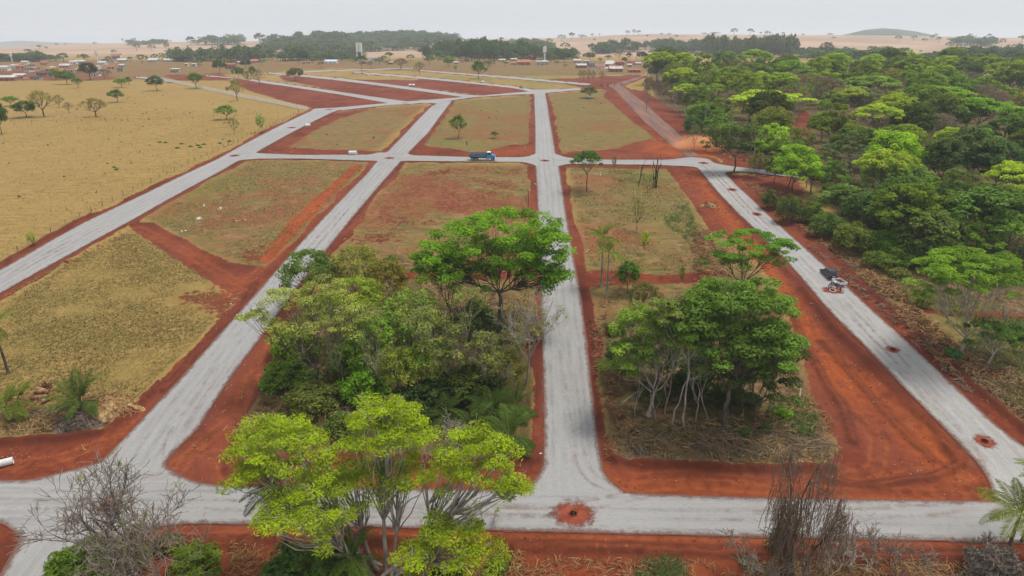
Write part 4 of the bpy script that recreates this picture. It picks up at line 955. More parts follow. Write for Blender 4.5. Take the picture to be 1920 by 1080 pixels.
# --- foreground bushes
for cx, ty, wpx, H, col, k, lab in [
    (165, 1015, 130, 4, (.11,.165,.022), 'bush0', 'glossy green bush below the leafless tree'),
    (240, 975, 60, 7, (.13,.19,.02), 'bush1', 'bright leafy bush around the leafless trunk'),
    (360, 1025, 120, 3.5, (.10,.15,.025), 'bush1', 'green bush at the near edge of the red bank'),
    (595, 1035, 190, 4.5, (.055,.105,.022), 'bush0', 'dense dark green bush under the yellow-green tree'),
    (520, 1050, 90, 3, (.06,.11,.025), 'bush1', 'dark leafy bush left of the yellow-green tree foot'),
    (830, 1060, 90, 2.5, (.05,.085,.022), 'bush1', 'shaded bush right of the yellow-green tree foot'),
    (930, 1040, 70, 2, (.085,.13,.025), 'shrub1', 'small leafy shrub on the near red bank'),
    (110, 1040, 90, 3, (.10,.15,.022), 'bush1', 'leafy bush at the bend of the street'),
    (310, 1000, 70, 2, (.12,.11,.05), 'shrub0', 'brownish dry shrub beside the leafless tree'),
    (1460, 985, 40, 3.5, (.07,.12,.02), 'shrub1', 'green vine bush at the base of the vine-hung dead tree')]:
    tree_top(k, cx, ty, wpx, H, col, lab, cat='bush', name='bush')
# --- pasture weeds
for x, y in [(300,267),(310,268),(340,270),(357,275),(372,273),(382,271),(412,269),(430,265),(333,278),(376,277),(215,314),(218,318)]:
    tree_px('shrub1', x, y, y - 4, 11, (.06, .13, .03), 'small green weed clump in the dry pasture', 'weed clumps in the pasture', name='weed', cat='weed')
tree_px('tiny0', 62, 462, 430, 26, (.16, .22, .03), 'lone green sapling on the pasture fence by the left street')
# ------------------------------------------------------------------ forest on the right
FG = 'trees of the forest'
hero = [  # crown centre x, top y, width px, height m, model, colour, label
 (1444,166,136,17,'umb0',(0.264,0.312,0.036),'broad yellow-green tree crown standing out of the forest'),
 (1640,141,128,17,'umb1',(0.156,0.228,0.036),'wide domed green tree deep in the forest'),
 (1630,164,78,14,'olive1',(0.144,0.156,0.066),'grey-olive rounded tree in the forest above the brown thicket'),
 (1683,243,114,17,'rnd2',(0.192,0.312,0.024),'brightest green bulky tree at the heart of the forest'),
 (1500,271,100,15,'spr1',(0.168,0.300,0.024),'vivid green layered tree on the forest edge by the side street'),
 (1455,230,80,15,'spr0',(0.192,0.288,0.030),'light green tree with hanging vines at the forest edge'),
 (1825,238,110,18,'rnd0',(0.078,0.114,0.036),'massive dark green round tree in the forest'),
 (1885,262,90,16,'rnd1',(0.072,0.108,0.034),'second massive dark tree leaning on the largest dark one'),
 (1780,255,80,16,'rnd2',(0.074,0.110,0.034),'dark green round tree between the brightest tree and the massive dark tree'),
 (1775,160,110,17,'umb2',(0.168,0.252,0.030),'flat green layered tree crown in the upper forest'),
 (1845,180,112,17,'umb0',(0.150,0.264,0.024),'wide fresh green umbrella tree in the upper forest'),
 (1705,182,80,15,'spr2',(0.156,0.240,0.030),'green layered tree beside the grey-olive tree'),
 (1742,136,36,13,'rnd1',(0.204,0.276,0.048),'small lime green conical tree in the upper forest'),
 (1810,121,70,15,'rnd2',(0.120,0.180,0.030),'round green tree at the far side of the forest'),
 (1830,149,62,12,'olive0',(0.144,0.120,0.054),'brown-olive tree in the upper forest'),
 (1572,95,54,19,'rnd0',(0.060,0.096,0.029),'tall dark tree topping the forest'),
 (1611,93,44,19,'rnd2',(0.066,0.102,0.029),'second tall dark tree topping the forest'),
 (1676,96,40,16,'umb1',(0.072,0.120,0.031),'dark flat-topped tree beyond the forest top'),
 (1520,129,80,16,'umb2',(0.120,0.186,0.034),'green domed tree in the far forest'),
 (1427,140,68,15,'umb1',(0.156,0.228,0.036),'light green domed tree in the far forest'),
 (1350,136,42,14,'spr1',(0.144,0.204,0.036),'small light green tree near the forest tip'),
 (1375,168,60,13,'brown0',(0.144,0.126,0.102),'greyish leafless tree in the forest near the old road'),
 (1320,192,60,12,'rnd2',(0.090,0.156,0.034),'dark glossy tree on the forest edge by the old road'),
 (1350,205,60,12,'spr2',(0.102,0.180,0.034),'leafy green tree on the forest edge above the dust cloud'),
 (1300,215,40,10,'rnd0',(0.072,0.120,0.029),'small dark tree on the forest edge by the dust cloud'),
 (1705,216,50,10,'brown0',(0.204,0.102,0.066),'rusty brown tree beside the brightest green tree'),
 (1768,210,80,12,'brown0',(0.168,0.114,0.090),'purplish brown leafless tree in the forest'),
 (1600,200,110,12,'brown0',(0.180,0.126,0.102),'wide leafless mauve-grey tree in the forest clearing'),
 (1560,205,70,10,'brown0',(0.168,0.114,0.096),'smaller leafless mauve-grey tree at the clearing edge'),
 (1655,215,70,11,'brown0',(0.180,0.120,0.096),'leafless mauve-grey tree against the grey-olive tree'),
 (1548,185,30,9,'spr0',(0.168,0.264,0.036),'small bright tree beside the red clearing'),
 (1490,190,40,10,'open1',(0.120,0.144,0.060),'thin olive tree beside the red clearing'),
 (1660,300,80,12,'olive2',(0.120,0.180,0.042),'pale green tree below the brightest green tree'),
 (1720,310,90,14,'rnd0',(0.090,0.144,0.036),'dark green tree below the brightest green tree'),
 (1590,345,90,9,'rnd1',(0.108,0.156,0.036),'green bushy tree behind the side street end'),
 (1640,355,90,11,'rnd2',(0.096,0.144,0.034),'green bushy tree facing the right-hand street'),
 (1700,330,110,15,'rnd1',(0.086,0.132,0.031),'dense dark green tree facing the right-hand street'),
 (1800,320,120,16,'spr2',(0.082,0.126,0.031),'broad dark tree behind the white-limbed umbrella tree'),
 (1880,340,110,16,'rnd2',(0.090,0.144,0.031),'dark leafy tree on the right flank of the forest'),
 (1760,395,110,12,'rnd0',(0.084,0.132,0.031),'dark leafy tree above the green roadside thicket'),
 (1900,400,110,12,'umb1',(0.156,0.240,0.030),'bright layered tree behind the white-limbed umbrella tree'),
 (1840,420,100,10,'spr1',(0.108,0.180,0.030),'green tree rising behind the white-limbed umbrella tree'),
]
taken = []
for cx, ty, wpx, H, k, col, lab in hero:
    o = tree_top(k, cx, ty, wpx, H, col, lab, FG); taken.append((o.location.x, o.location.y, width_at(o.location, wpx) / 2))
custom_tree(P(1593, 340), [(1590,278,46,22,34,0)], (.085,.11,.048), 'grey-green umbrella tree with white fanning limbs in the forest edge', .3, fork=(0,0,3), nprim=9, leaf=.42, nl=80, ra=1.5, rb=.6, bark=M_pale, seed=51, spread=.7, up=1.2)
custom_tree(P(1376, 324), [(1368,245,40,24,30,0), (1340,262,24,20,10,1), (1410,250,26,20,12,0)], (.085,.12,.035), 'dark olive tree with single trunk at the side street corner', .3, fork=(0,0,5.5), nprim=6, leaf=.36, nl=90, ra=1.6, rb=1.0, seed=52)
for bx, by, ty, wp_, c_, lab in [(1478,352,262,66,(.11,.19,.028),'leafy green tree on the corner between the side street and the right-hand street'),(1520,362,288,70,(.13,.22,.025),'bright tree beside the leafy corner tree'),(1556,376,300,70,(.085,.14,.026),'dark tree at the corner thicket behind the street'),(1450,345,290,44,(.10,.14,.035),'dull slim tree at the corner of the side street')]: tree_px('spr%d' % (bx % 3), bx, by, ty, wp_, c_, lab)
tree_px('olive1', 1418, 335, 285, 36, (.11,.125,.05), 'thin olive tree beside the side street')
tree_px('open0', 1300, 285, 230, 30, (.10,.15,.03), 'slim leafy tree behind the dust cloud')
# bush row facing the street
rngf = random.Random(5)
for cx, ty, wpx, H, col, k, lab in [
 (1605,418,84,6.5,(.11,.15,.032),'bush0','olive green bush at the start of the roadside thicket'), (1662,425,76,6,(.15,.24,.022),'bush1','bright green bush in the roadside thicket'), (1690,455,80,5,(.12,.19,.025),'bush1','light green low bush in front of the roadside thicket'),
 (1728,450,70,5.5,(.09,.14,.026),'bush0','mid green bush in the roadside thicket'), (1772,440,70,6,(.13,.20,.03),'bush1','fresh green bush left of the white-limbed umbrella tree'), (1560,400,66,6,(.08,.12,.03),'bush0','dark bush where the thicket meets the forest'),
 (1530,372,60,6.5,(.08,.12,.028),'bush1','dark green bush at the forest corner'), (1650,470,50,4,(.10,.14,.03),'bush0','small olive bush at the foot of the thicket'), (1735,545,50,3,(.13,.17,.03),'shrub1','yellowish shrub on the straw bank'),
 (1880,470,80,6,(.10,.16,.025),'bush0','green bush behind the right end of the umbrella tree'), (1690,500,44,2.2,(.14,.16,.045),'shrub0','dry yellow shrub below the thicket'), (1485,365,50,7,(.09,.12,.035),'bush0','dull bush on the forest corner by the street'),
 (1450,350,44,6,(.085,.11,.035),'bush1','dull low bush near the side street corner'), (1790,650,40,1.8,(.06,.14,.04),'shrub0','vivid green shrub at the foot of the umbrella tree'), (1910,600,60,3,(.08,.13,.028),'bush1','green bush by the red footpath')]:
    tree_top(k, cx, ty, wpx, H, col, lab, 'bushes along the forest edge', cat='bush', name='bush')
# the body of the forest
fp = W([(1205,136),(1226,158),(1262,190),(1325,250),(1350,282),(1400,296),(1520,316),(1560,352),(1560,400),(1640,455),(1760,500),(1930,520),(2300,560),(2300,120),(1500,119)])
a = np.array(fp); kinds = [
 ('umb', (.15,.23,.026), 'fresh green layered tree crown within the forest', 'fresh green forest trees'),
 ('spr', (.108,.165,.022), 'mid green spreading tree within the forest', 'mid green forest trees'),
 ('rnd', (.066,.105,.024), 'dark green rounded tree within the forest', 'dark green forest trees'),
 ('olive', (.135,.155,.045), 'dull olive tree within the forest', 'olive forest trees'),
 ('rnd', (.090,.14,.022), 'plain green rounded tree within the forest', 'plain green forest trees')]
pts = []; tries = 0
while tries < 9000 and len(pts) < 290:
    tries += 1
    y = 140 + rngf.random() ** 1.0 * 540; x = rngf.uniform(.12, 1.0) * y
    if x / y > .92 or y > 640: continue
    if not inpoly(np.array([x]), np.array([y]), fp)[0]: continue
    sp = 8.0 + y * .014
    if any((x - p[0]) ** 2 + (y - p[1]) ** 2 < sp * sp for p in pts): continue
    if any((x - p[0]) ** 2 + (y - p[1]) ** 2 < (p[2] * .75) ** 2 for p in taken): continue
    u, v = 960 + FPX * x / (y * ct - (float(zt(x, y)) - CAM_H) * st), 0
    pts.append((x, y))
clear = np.array(W([(1500,190),(1540,225),(1640,235),(1660,262),(1540,262),(1480,262)]))
for x, y in pts:
    z = float(zt(x, y)); inclear = inpoly(np.array([x]), np.array([y]), clear)[0]
    if inclear: continue
    t = (rngf.random() + .5 * float(vnoise(x / 30, y / 30, 3))) / 1.5; k, col, lab, grp = kinds[0 if t < .3 else 1 if t < .5 else 4 if t < .62 else 3 if t < .72 else 2]
    q_ = rngf.uniform(.65, 1.35); H = rngf.uniform(9, 18.5) * (.8 if k == 'olive' else 1) * (1 + .42 * sstep(250, 520, y)); Wd = H * rngf.uniform(.85, 1.2)
    if rngf.random() < .11:
        tree('brown0', (x, y, z), H * .85, Wd, rngf.choice([(.13,.10,.075), (.15,.10,.07), (.12,.105,.09)]), 'grey-brown nearly leafless tree within the forest', 'leafless forest trees', name='forest_tree'); continue
    tree('%s%d' % (k, rngf.randrange(3)), (x, y, z), H, Wd, (col[0] * q_ * 1.12, col[1] * q_ * 1.02, col[2] * q_ * .9), lab, grp, name='forest_tree')
for i in range(30):   # pale emergent stems
    x, y = pts[(i * 7) % len(pts)]; b = (x + 4, y - 4, float(zt(x + 4, y - 4)))
    tree('open%d' % (i % 2), b, rngf.uniform(12, 17), rngf.uniform(7, 10), rngf.choice([(.16,.17,.06), (.12,.15,.04), (.19,.19,.08)]), 'thin pale-limbed tree poking through the forest', 'pale-limbed forest trees', name='forest_tree')
for i in range(26):   # pale trunks showing along the forest edge
    t = (i + .5) / 26; ex = np.interp(t, [0, .25, .5, .65, .82, 1], [1240, 1335, 1440, 1560, 1700, 1900]); ey = np.interp(t, [0, .25, .5, .65, .82, 1], [198, 266, 318, 385, 478, 530]); b = P(ex + rngf.uniform(-12, 22), ey - rngf.uniform(0, 14))
    bare(b, rngf.uniform(9, 15), 'pale slender trunk showing along the forest edge', rngf.uniform(.14, .24), M_pale, 3, (2, 3), (rngf.uniform(-.12, .12), 0), .4, .35, 200 + i, .5, 1, 'tree', (.12, .16, .035), 16)['group'] = 'pale trunks along the forest edge'
# burnt, leafless stems along the old road
for i in range(26):
    px = rngf.uniform(1208, 1292); py = 178 + (px - 1208) * .45 + rngf.uniform(-16, 4); b = P(px, py)
    tree('brown0', b, rngf.uniform(7, 11), rngf.uniform(4, 6), (.13, .075, .055), 'scorched brown leafless tree along the old road', 'scorched trees along the old road', name='scorched_tree')
for i in range(60):   # shaded undergrowth along the visible edge of the forest
    t = i / 60; ex = np.interp(t, [0, .2, .45, .6, .8, 1], [1290, 1345, 1420, 1560, 1700, 1920]); ey = np.interp(t, [0, .2, .45, .6, .8, 1], [232, 272, 300, 385, 478, 530])
    b = P(ex + rngf.uniform(0, 50), ey - rngf.uniform(0, 22))
    tree('bush%d' % (i % 2), b, rngf.uniform(2.5, 5), rngf.uniform(4, 7), rngf.choice([(.075,.115,.028), (.10,.14,.03), (.06,.09,.025), (.11,.11,.045)]), 'undergrowth bush along the forest foot', 'undergrowth along the forest foot', cat='bush', name='bush')
# ------------------------------------------------------------------ far country: woods, single trees, distant hills
def lowtree(seed, shape='rnd'):
    rng = np.random.default_rng(seed); n = 15; cs = crown_points(rng, shape, n, .42, .32 if shape == 'rnd' else .55, .95)
    lv, ti = clump_leaves(rng, cs, .16, .11, 11, .085, .6); v, f = tubes([(np.array([[0, 0, 0], [.01, 0, .3], [0, 0, .62]]), np.array([.035, .025, .02]))], 4)
    return np.concatenate([v, lv]), np.concatenate([f, quads(len(ti)) + len(v)]), np.concatenate([np.zeros(len(f)), ti]), np.concatenate([np.ones(len(f), int), np.zeros(len(ti), int)])
LOW = [lowtree(90 + i, 'rnd' if i % 2 == 0 else 'umb') for i in range(6)]
LOWM = [mesh_np('far_tree', v, f, [M_leaf, M_bark], False, t, m) for v, f, t, m in LOW]
def far_tree(x, y, h, wpx, col, label, group, k=None):
    b = P(x, y); H = h * (b[1] * ct - (b[2] - CAM_H) * st) / FPX; Wd = width_at(b, wpx)
    k = int(x * 7 + y) % 6 if k is None else k
    o = link('far_tree', LOWM[k], None, (b[0], b[1], b[2] - .3), (x * 1.7) % 6.28, (Wd * .95, Wd * .95, H)); o.color = (*col, 1)
    return tag(o, label, 'tree', group)
def wood(name, poly, spacing, H, col, label, seed=0, jit=.5):
    """a far wood that reads as one mass: many small crowns in one mesh"""
    rng = np.random.default_rng(seed); wp = np.array(W(poly)); x0, y0 = wp.min(0); x1, y1 = wp.max(0); V = []; F = []; T = []; Mi = []; o = 0
    spacing = max(spacing, math.sqrt((x1 - x0) * (y1 - y0) / 2500))
    gx, gy = np.meshgrid(np.arange(x0, x1, spacing), np.arange(y0, y1, spacing)); gx = gx + rng.uniform(-.45, .45, gx.shape) * spacing; gy = gy + rng.uniform(-.45, .45, gy.shape) * spacing
    m = inpoly(gx, gy, wp) & (fbm(gx / (spacing * 4), gy / (spacing * 4), 2, seed) > .46)
    xs, ys = gx[m], gy[m]
    if len(xs) > 420: q = rng.choice(len(xs), 420, replace=False); xs, ys = xs[q], ys[q]
    zs = zt(xs, ys)
    for x, y, z in zip(xs, ys, zs):
        v, f, t, mi = LOW[rng.integers(6)]; h = H * (1 + jit * (rng.random() * 2 - 1)) * (.7 + .6 * float(vnoise(x / (spacing * 5), y / (spacing * 5), seed + 2))); s = spacing * rng.uniform(1.2, 2.2); a = rng.uniform(0, 6.28); c, sn = math.cos(a), math.sin(a)
        p = np.stack([(v[:,0]*c - v[:,1]*sn) * s + x, (v[:,0]*sn + v[:,1]*c) * s + y, v[:,2] * h + z - h * .22], 1)
        V.append(p); F.append(f + o); T.append(np.clip(t * .6 + rng.uniform(0, .4), 0, 1)); Mi.append(mi); o += len(v)
    ob = link(name, mesh_np(name, np.concatenate(V), np.concatenate(F), [M_leaf, M_bark], False, np.concatenate(T), np.concatenate(Mi))); ob.color = (*col, 1)
    return tag(ob, label, 'wood', kind='stuff')
FW = (.072, .098, .048)
for i, (poly, sp, H, col, lab) in enumerate([
 ([(322,116),(322,110),(400,108),(560,107),(570,114),(500,116),(400,116)], 9, 17, FW, 'bluish wood behind the houses and the brick ruin'),
 ([(560,114),(560,108),(680,108),(680,114)], 9, 12, FW, 'low dark tree belt beyond the upper streets'),
 ([(490,98),(520,86),(640,80),(700,76),(780,76),(860,79),(870,88),(800,96),(700,97),(560,104)], 20, 20, (.065,.088,.046), 'wooded hill behind the twin water tower'),
 ([(560,80),(640,75),(700,71.8),(770,71.5),(850,74),(850,78),(700,78)], 22, 24, (.065,.088,.046), 'wooded crest of the hill behind the twin water tower'),
 ([(785,113),(800,107),(880,105),(1000,106),(1010,113),(950,115),(850,116)], 10, 25, (.052,.082,.028), 'dense tall wood behind the far streets'),
 ([(1000,113),(1010,106),(1080,106),(1080,112)], 9, 15, (.065,.085,.035), 'scattered wood beyond the slim water tower'),
 ([(345,85.5),(350,83),(455,82),(455,85)], 24, 36, FW, 'blue wood strip on the left skyline'),
 ([(480,85),(485,82),(650,79),(650,86)], 24, 30, FW, 'blue wood strip on the pasture slope'),
 ([(950,90),(960,84),(1010,84),(1060,92),(1060,97),(980,97)], 14, 16, FW, 'small wood on the slope beyond the slim water tower'),
 ([(1108,101),(1112,95),(1200,92),(1320,91),(1320,100),(1210,103)], 12, 20, (.055,.078,.035), 'blue wood band across the foot of the pasture hill'),
 ([(1318,108),(1322,102),(1400,100),(1490,101),(1490,108)], 8, 30, (.085,.095,.048), 'tall pale eucalyptus plantation behind the forest'),
 ([(1775,124),(1790,112),(1850,108),(1960,106),(1960,124)], 12, 18, (.055,.08,.034), 'dense blue wood beyond the forest flank'),
 ([(1785,86),(1800,82),(1862,83),(1862,88)], 18, 24, FW, 'small blue wood on the pasture hillside'),
 ([(1500,112),(1500,104),(1660,103),(1700,108),(1700,114)], 12, 14, (.07,.095,.036), 'pale wood showing over the forest top'),
 ([(0,116),(0,110),(30,110),(120,112),(220,113),(220,116)], 10, 11, (.07,.09,.038), 'tree belt behind the brick sheds'),
 ([(1700,120),(1740,118),(1920,128),(1920,140),(1700,130)], 13, 13, (.055,.085,.028), 'dark wood at the far side of the forest'),
 ([(240,83),(260,82.5),(310,82),(310,84),(240,84.5)], 20, 14, FW, 'thin tree line on the left skyline'),
 ]):
    wood('far_wood', poly, sp, H, col, lab, i)
CATS = 'single trees on the far pasture hills'
for x, y, h, wp_ in [(53,100,8,16),(75,94,10,10),(87,93,6,8),(106,86,5,9),(123,86,5,6),(178,84,5,9),(214,102,9,11),(257,95,13,16),(285,95,11,14),(313,95,15,12),(231,82,10,5),(238,81,7,4),(249,81,9,5),(254,81,10,5),
 (570,76,11,10),(598,75,10,9),(612,75,9,15),(625,75,10,10),(1053,77,12,15),(1072,75,14,14),(1091,73,8,16),(1110,70,7,7),(1124,69,6,4),(1114,79,7,7),(1176,66,9,9),(1188,66,11,8),(1197,66,9,10),(1213,72,7,6),(1240,67,5,9),(1255,67,5,7),(1233,80,9,6),(1268,72,7,9),(1030,84,12,13),(1008,82,10,11),(1060,94,14,22),
 (1376,66,13,13),(1406,67,13,16),(1426,67,7,6),(1438,68,10,11),(1468,66,6,7),(1505,68,5,8),(1556,68,6,10),(1562,75,6,9),(1340,66,6,20),(1320,66,5,12),(1684,76,9,14),(1713,76,9,14),(1733,79,7,12),(1747,75,9,10),(1759,80,11,12),(1754,70,7,8),(1780,78,7,11),(1778,92,13,14),(1818,72,9,8),(1829,72,5,5),(1854,73,10,11),(1841,77,6,8),(1878,86,14,12),(1902,90,8,13),(1915,80,13,16),(1745,109,11,21),(1772,109,13,20),(1796,101,13,9),(1701,98,9,10),(1726,100,6,7),(1632,97,11,17),(1660,98,12,20),(690,82,8,10),(880,80,8,10),(905,80,10,12),(940,79,9,12),(960,80,8,10)]:
    up = y < 77
    far_tree(x, y, h, wp_, (.055, .075, .035) if (x % 3) else (.085, .095, .045), 'single tree on the skyline of the far pasture' if up else 'single tree on the far pasture slope below the skyline', 'trees on the skyline' if up else 'trees on the far slope')
b = P(1548, 109); tree('gum0', b, height_at(b, 78), width_at(b, 24), (.075,.085,.045), 'tall ragged grey-green tree standing above the far forest edge')
for i, (x, y, h, w_) in enumerate([(40,117,14,12),(66,116,16,18),(120,116,17,22),(158,116,15,20),(205,117,12,14),(245,116,10,12),(267,119,17,20),(305,115,16,16),(345,116,14,20),(398,116,15,16),(640,117,16,12),(730,115,17,22),(770,114,12,18),(1140,115,12,16),(1215,117,10,14),(660,116,10,12),(720,116,12,14),(1080,115,10,14),(1125,117,9,10),(560,119,10,12),(605,118,9,12),(1040,114,12,18)]):
    far_tree(x, y, h, w_, (.07, .095, .036) if i % 2 else (.055, .085, .032), 'small tree standing along the row of far houses', 'trees along the far houses')
rg6 = random.Random(8)
for i in range(34):
    x = rg6.uniform(190, 1230); y = rg6.choice([114, 117, 121, 126]) + rg6.uniform(-2, 2); k_ = rg6.uniform(7, 14)
    far_tree(x, y, k_, k_ * rg6.uniform(.9, 1.5), rg6.choice([(.08,.11,.04), (.06,.09,.034), (.12,.11,.055), (.10,.14,.045)]), 'scattered tree on the far plots before the houses', 'trees scattered on the far plots')
# distant blue hills
def hill(name, x0, x1, Y, pts, col, label, base=-60):
    xs = np.linspace(x0, x1, 60); py = np.interp(xs, [p[0] for p in pts], [p[1] for p in pts]) + (fbm(xs / 30, xs * 0, 3, 9) - .5) * 2
    V = []; F = []
    for k, dy in enumerate(np.linspace(-1, 1, 13)):
        for j in range(60):
            yy = Y + dy * Y * .09; xx = (xs[j] - 960) / FPX * yy * ct; top = CAM_H + Y * float(elev(py[j]))
            V.append((xx, yy, base + (top - base) * math.cos(dy * math.pi / 2) ** 1.2))
    for k in range(12):
        for j in range(59): F.append((k*60+j, k*60+j+1, (k+1)*60+j+1, (k+1)*60+j))
    return tag(link(name, mesh_np(name, V, F, plain(name + '_scrub', col, .95, .1, .3, .01), True)), kind='structure')
hill('hills', -300, 420, 7200, [(-300,82),(0,78),(40,76),(80,78),(200,82),(420,88)], (.07,.085,.05), '')
hill('hills', 1560, 1760, 3900, [(1560,68),(1590,64),(1620,56),(1650,53),(1680,54),(1720,60),(1760,68)], (.055,.075,.038), '')
# ------------------------------------------------------------------ houses, towers, poles
M_wall = {k: plain('wall_' + k, c, .9, .15, .2, .6, bump=.2) for k, c in dict(white=(.66,.64,.60), brick=(.30,.14,.095), raw=(.40,.33,.28), grey=(.38,.36,.35), pink=(.44,.26,.20)).items()}
M_roof = {k: plain('roof_' + k, c, .85, .2, .25, .8) for k, c in dict(tile=(.33,.13,.075), fibre=(.46,.44,.42), red=(.40,.14,.08), blue=(.45,.56,.66), dark=(.06,.055,.055)).items()}
M_void = plain('dark_opening', (.02, .02, .022), .6, .3, .2, 1)
M_white = plain('white_paint', (.74, .73, .70), .7, .3, .08, .7)
def house(px, py, wpx, hpx, label, wall='white', roof='fibre', depth=.8, rz=0, gable=True, nwin=2, group=None):
    b = P(px, py); k = (b[1] * ct - (b[2] - CAM_H) * st) / FPX; Wd = max(wpx * k, 3); H = max(2.6, hpx * k * .8); D = max(5, Wd * depth)
    o = thing('house', label, 'house', (b[0], b[1] + D / 2, b[2] - .15), rz, group)
    MB().box(-Wd/2, Wd/2, -D/2, D/2, -.4, H).build('wall', M_wall[wall], o)
    r = MB(); e = .45; pk = H + (.22 * D if gable else .5)
    if gable:
        r.add([(-Wd/2-e,-D/2-e,H-.05),(Wd/2+e,-D/2-e,H-.05),(Wd/2+e,D/2+e,H-.05),(-Wd/2-e,D/2+e,H-.05),(-Wd/2-e,0,pk),(Wd/2+e,0,pk)], [(0,1,5,4),(2,3,4,5),(0,4,3),(1,2,5),(3,2,1,0)])
    else:
        r.add([(-Wd/2-e,-D/2-e,H),(Wd/2+e,-D/2-e,H),(Wd/2+e,D/2+e,pk),(-Wd/2-e,D/2+e,pk),(-Wd/2-e,-D/2-e,H+.15),(Wd/2+e,-D/2-e,H+.15),(Wd/2+e,D/2+e,pk+.15),(-Wd/2-e,D/2+e,pk+.15)], [(3,2,1,0),(4,5,6,7),(0,1,5,4),(1,2,6,5),(2,3,7,6),(3,0,4,7)])
    r.build('roof', M_roof[roof], o)
    n = nwin + 1
    for i in range(n):
        x = -Wd/2 + Wd * (i + .5) / n
        if i == n // 2: MB().box(x-.5, x+.5, -D/2-.06, -D/2+.05, 0, 2.1).build('door', M_void, o)
        else: MB().box(x-.6, x+.6, -D/2-.06, -D/2+.05, 1.0, 2.0).build('window', M_void, o)
    return o
for a in [
 (7,133,15,9,'small white house with dark door at the end of the shed row','white','fibre'), (12,152,26,9,'low brick shed with pale sheet roof at the pasture end','brick','fibre',.6,.2), (35,148,22,9,'half-white shed with sheet roof beside the brick shed','pink','fibre',.6,-.1),
 (45,120,11,5,'white cottage before the blue wood at the old village','white','fibre'), (66,150,16,7,'dark open lean-to by the pasture edge','raw','dark',.6,0,False), (78,142,18,6,'long brick wall shed with dark roof','brick','dark',.5,.1,False), (95,134,18,5,'unplastered brick house behind the shed row','brick','tile'),
 (60,133,16,5,'plain raw-block house in the middle of the sheds','raw','tile'), (30,127,16,5,'pink house beside the slim left tower','pink','tile'), (120,127,18,4,'long pink wall house behind the green round tree','pink','fibre'), (146,135,12,5,'white house behind the dark brownish tree','white','fibre',.7,0,False),
 (178,143,14,3,'low white canopy under the purplish tree','white','fibre',.6,0,False), (190,121,14,4,'white house beside the leaning water tower','white','fibre'), (212,117,7,4,'tiny white house in the village row near the leaning tower','white','tile'), (228,116,16,4,'long low shed with white roof in the village row','grey','fibre'),
 (285,116,18,4,'long white-roofed house in the village row','grey','fibre'), (315,116,16,4,'low grey house in the village row','raw','fibre'), (337,114,12,4,'grey-walled house before the bluish wood','grey','fibre'), (376,113,20,3.5,'white tent-like hall before the bluish wood','white','fibre'), (355,115,10,4,'pale house before the bluish wood','white','tile'),
 (327,136,15,8,'raw block hut with two dark openings','raw','fibre',.7,.1,False), (363,124,8,5,'small white hut with a dark doorway','white','fibre',.9,0,False), (349,124,5,5,'tiny white cabin beside the small white hut','white','fibre',.9,0,False), (431,129,18,10,'roofless-looking brick ruin among round trees','brick','tile',.6,.2), (478,118,16,5,'house with red tiled roof beyond the darkest round tree','pink','red'),
 (620,119,22,5,'hall with pale blue curved roof beside the dark dense tree','white','blue',.6), (698,116,15,10,'tall white block building beside the twin water tower','white','fibre',.7,0,False), (712,116,9,5,'small white annex beside the white block building','white','fibre',.7,0,False), (678,116,14,4,'low white base building under the twin water tower','white','fibre',.7,0,False),
 (992,112,27,7,'long brick house with red roof before the tall wood','brick','red'), (966,122,16,5,'low house with blue wall behind far streets','grey','tile'), (982,122,24,7,'red-roofed brick house before the slim water tower','brick','red'), (1017,122,22,8,'grey block wall house beside the slim water tower','grey','fibre',.5,0,False),
 (1090,128,18,7,'brick house with pale sheet roof near the sapling clump','brick','fibre',.7,.2), (1108,126,14,6,'grey house near the sapling clump','grey','dark'), (1127,129,16,7,'white walled house with tiled roof among the far houses','white','tile',.8,-.3), (1145,122,18,5,'greenish grey shed behind the far houses','grey','fibre'), (1155,135,24,8,'unplastered brick house with white sheet roof','brick','fibre',.7,.1),
 (1162,122,16,7,'brick house behind the white sheet roof','brick','tile'), (1185,122,16,9,'pinkish two-storey house among the far houses','pink','tile'), (1142,133,10,6,'small pale house attached to the brick row','white','fibre'), (1190,136,22,4,'low red earth-coloured wall house by the road bend','brick','tile',.5), (1232,124,16,5,'white-roofed house behind the forest tip','white','fibre'),
 (1848,148,18,8,'house with grey roof and orange wall seen through the forest','pink','fibre'), (1322,121,12,4,'white roofed house glimpsed behind the forest','white','fibre')]:
    house(*a)
rg7 = random.Random(3)
for i in range(26):
    x = rg7.uniform(-5, 235); y = rg7.uniform(118, 149) - max(0, x - 120) * .12; wl = rg7.choice(['brick', 'raw', 'white', 'pink', 'grey'])
    house(x, y, rg7.uniform(9, 17), rg7.uniform(4, 6.5), 'one of the small %s houses crowded round the sheds of the old village' % dict(brick='brick', raw='raw-block', white='white', pink='pinkish', grey='grey')[wl], wl, rg7.choice(['fibre', 'tile', 'fibre', 'tile', 'dark']), .7, rg7.uniform(-.5, .5), rg7.random() < .7, 1, '%s houses of the old village' % wl)
for i in range(14):
    x = rg7.uniform(1075, 1235); y = rg7.uniform(117, 134); wl = rg7.choice(['brick', 'raw', 'white', 'grey'])
    house(x, y, rg7.uniform(8, 14), rg7.uniform(4, 6), 'one of the small %s houses clustered near the far road fork' % dict(brick='brick', raw='raw-block', white='white', grey='grey')[wl], wl, rg7.choice(['fibre', 'tile', 'fibre', 'red']), .7, rg7.uniform(-.5, .5), rg7.random() < .7, 1, '%s houses near the far fork' % wl)
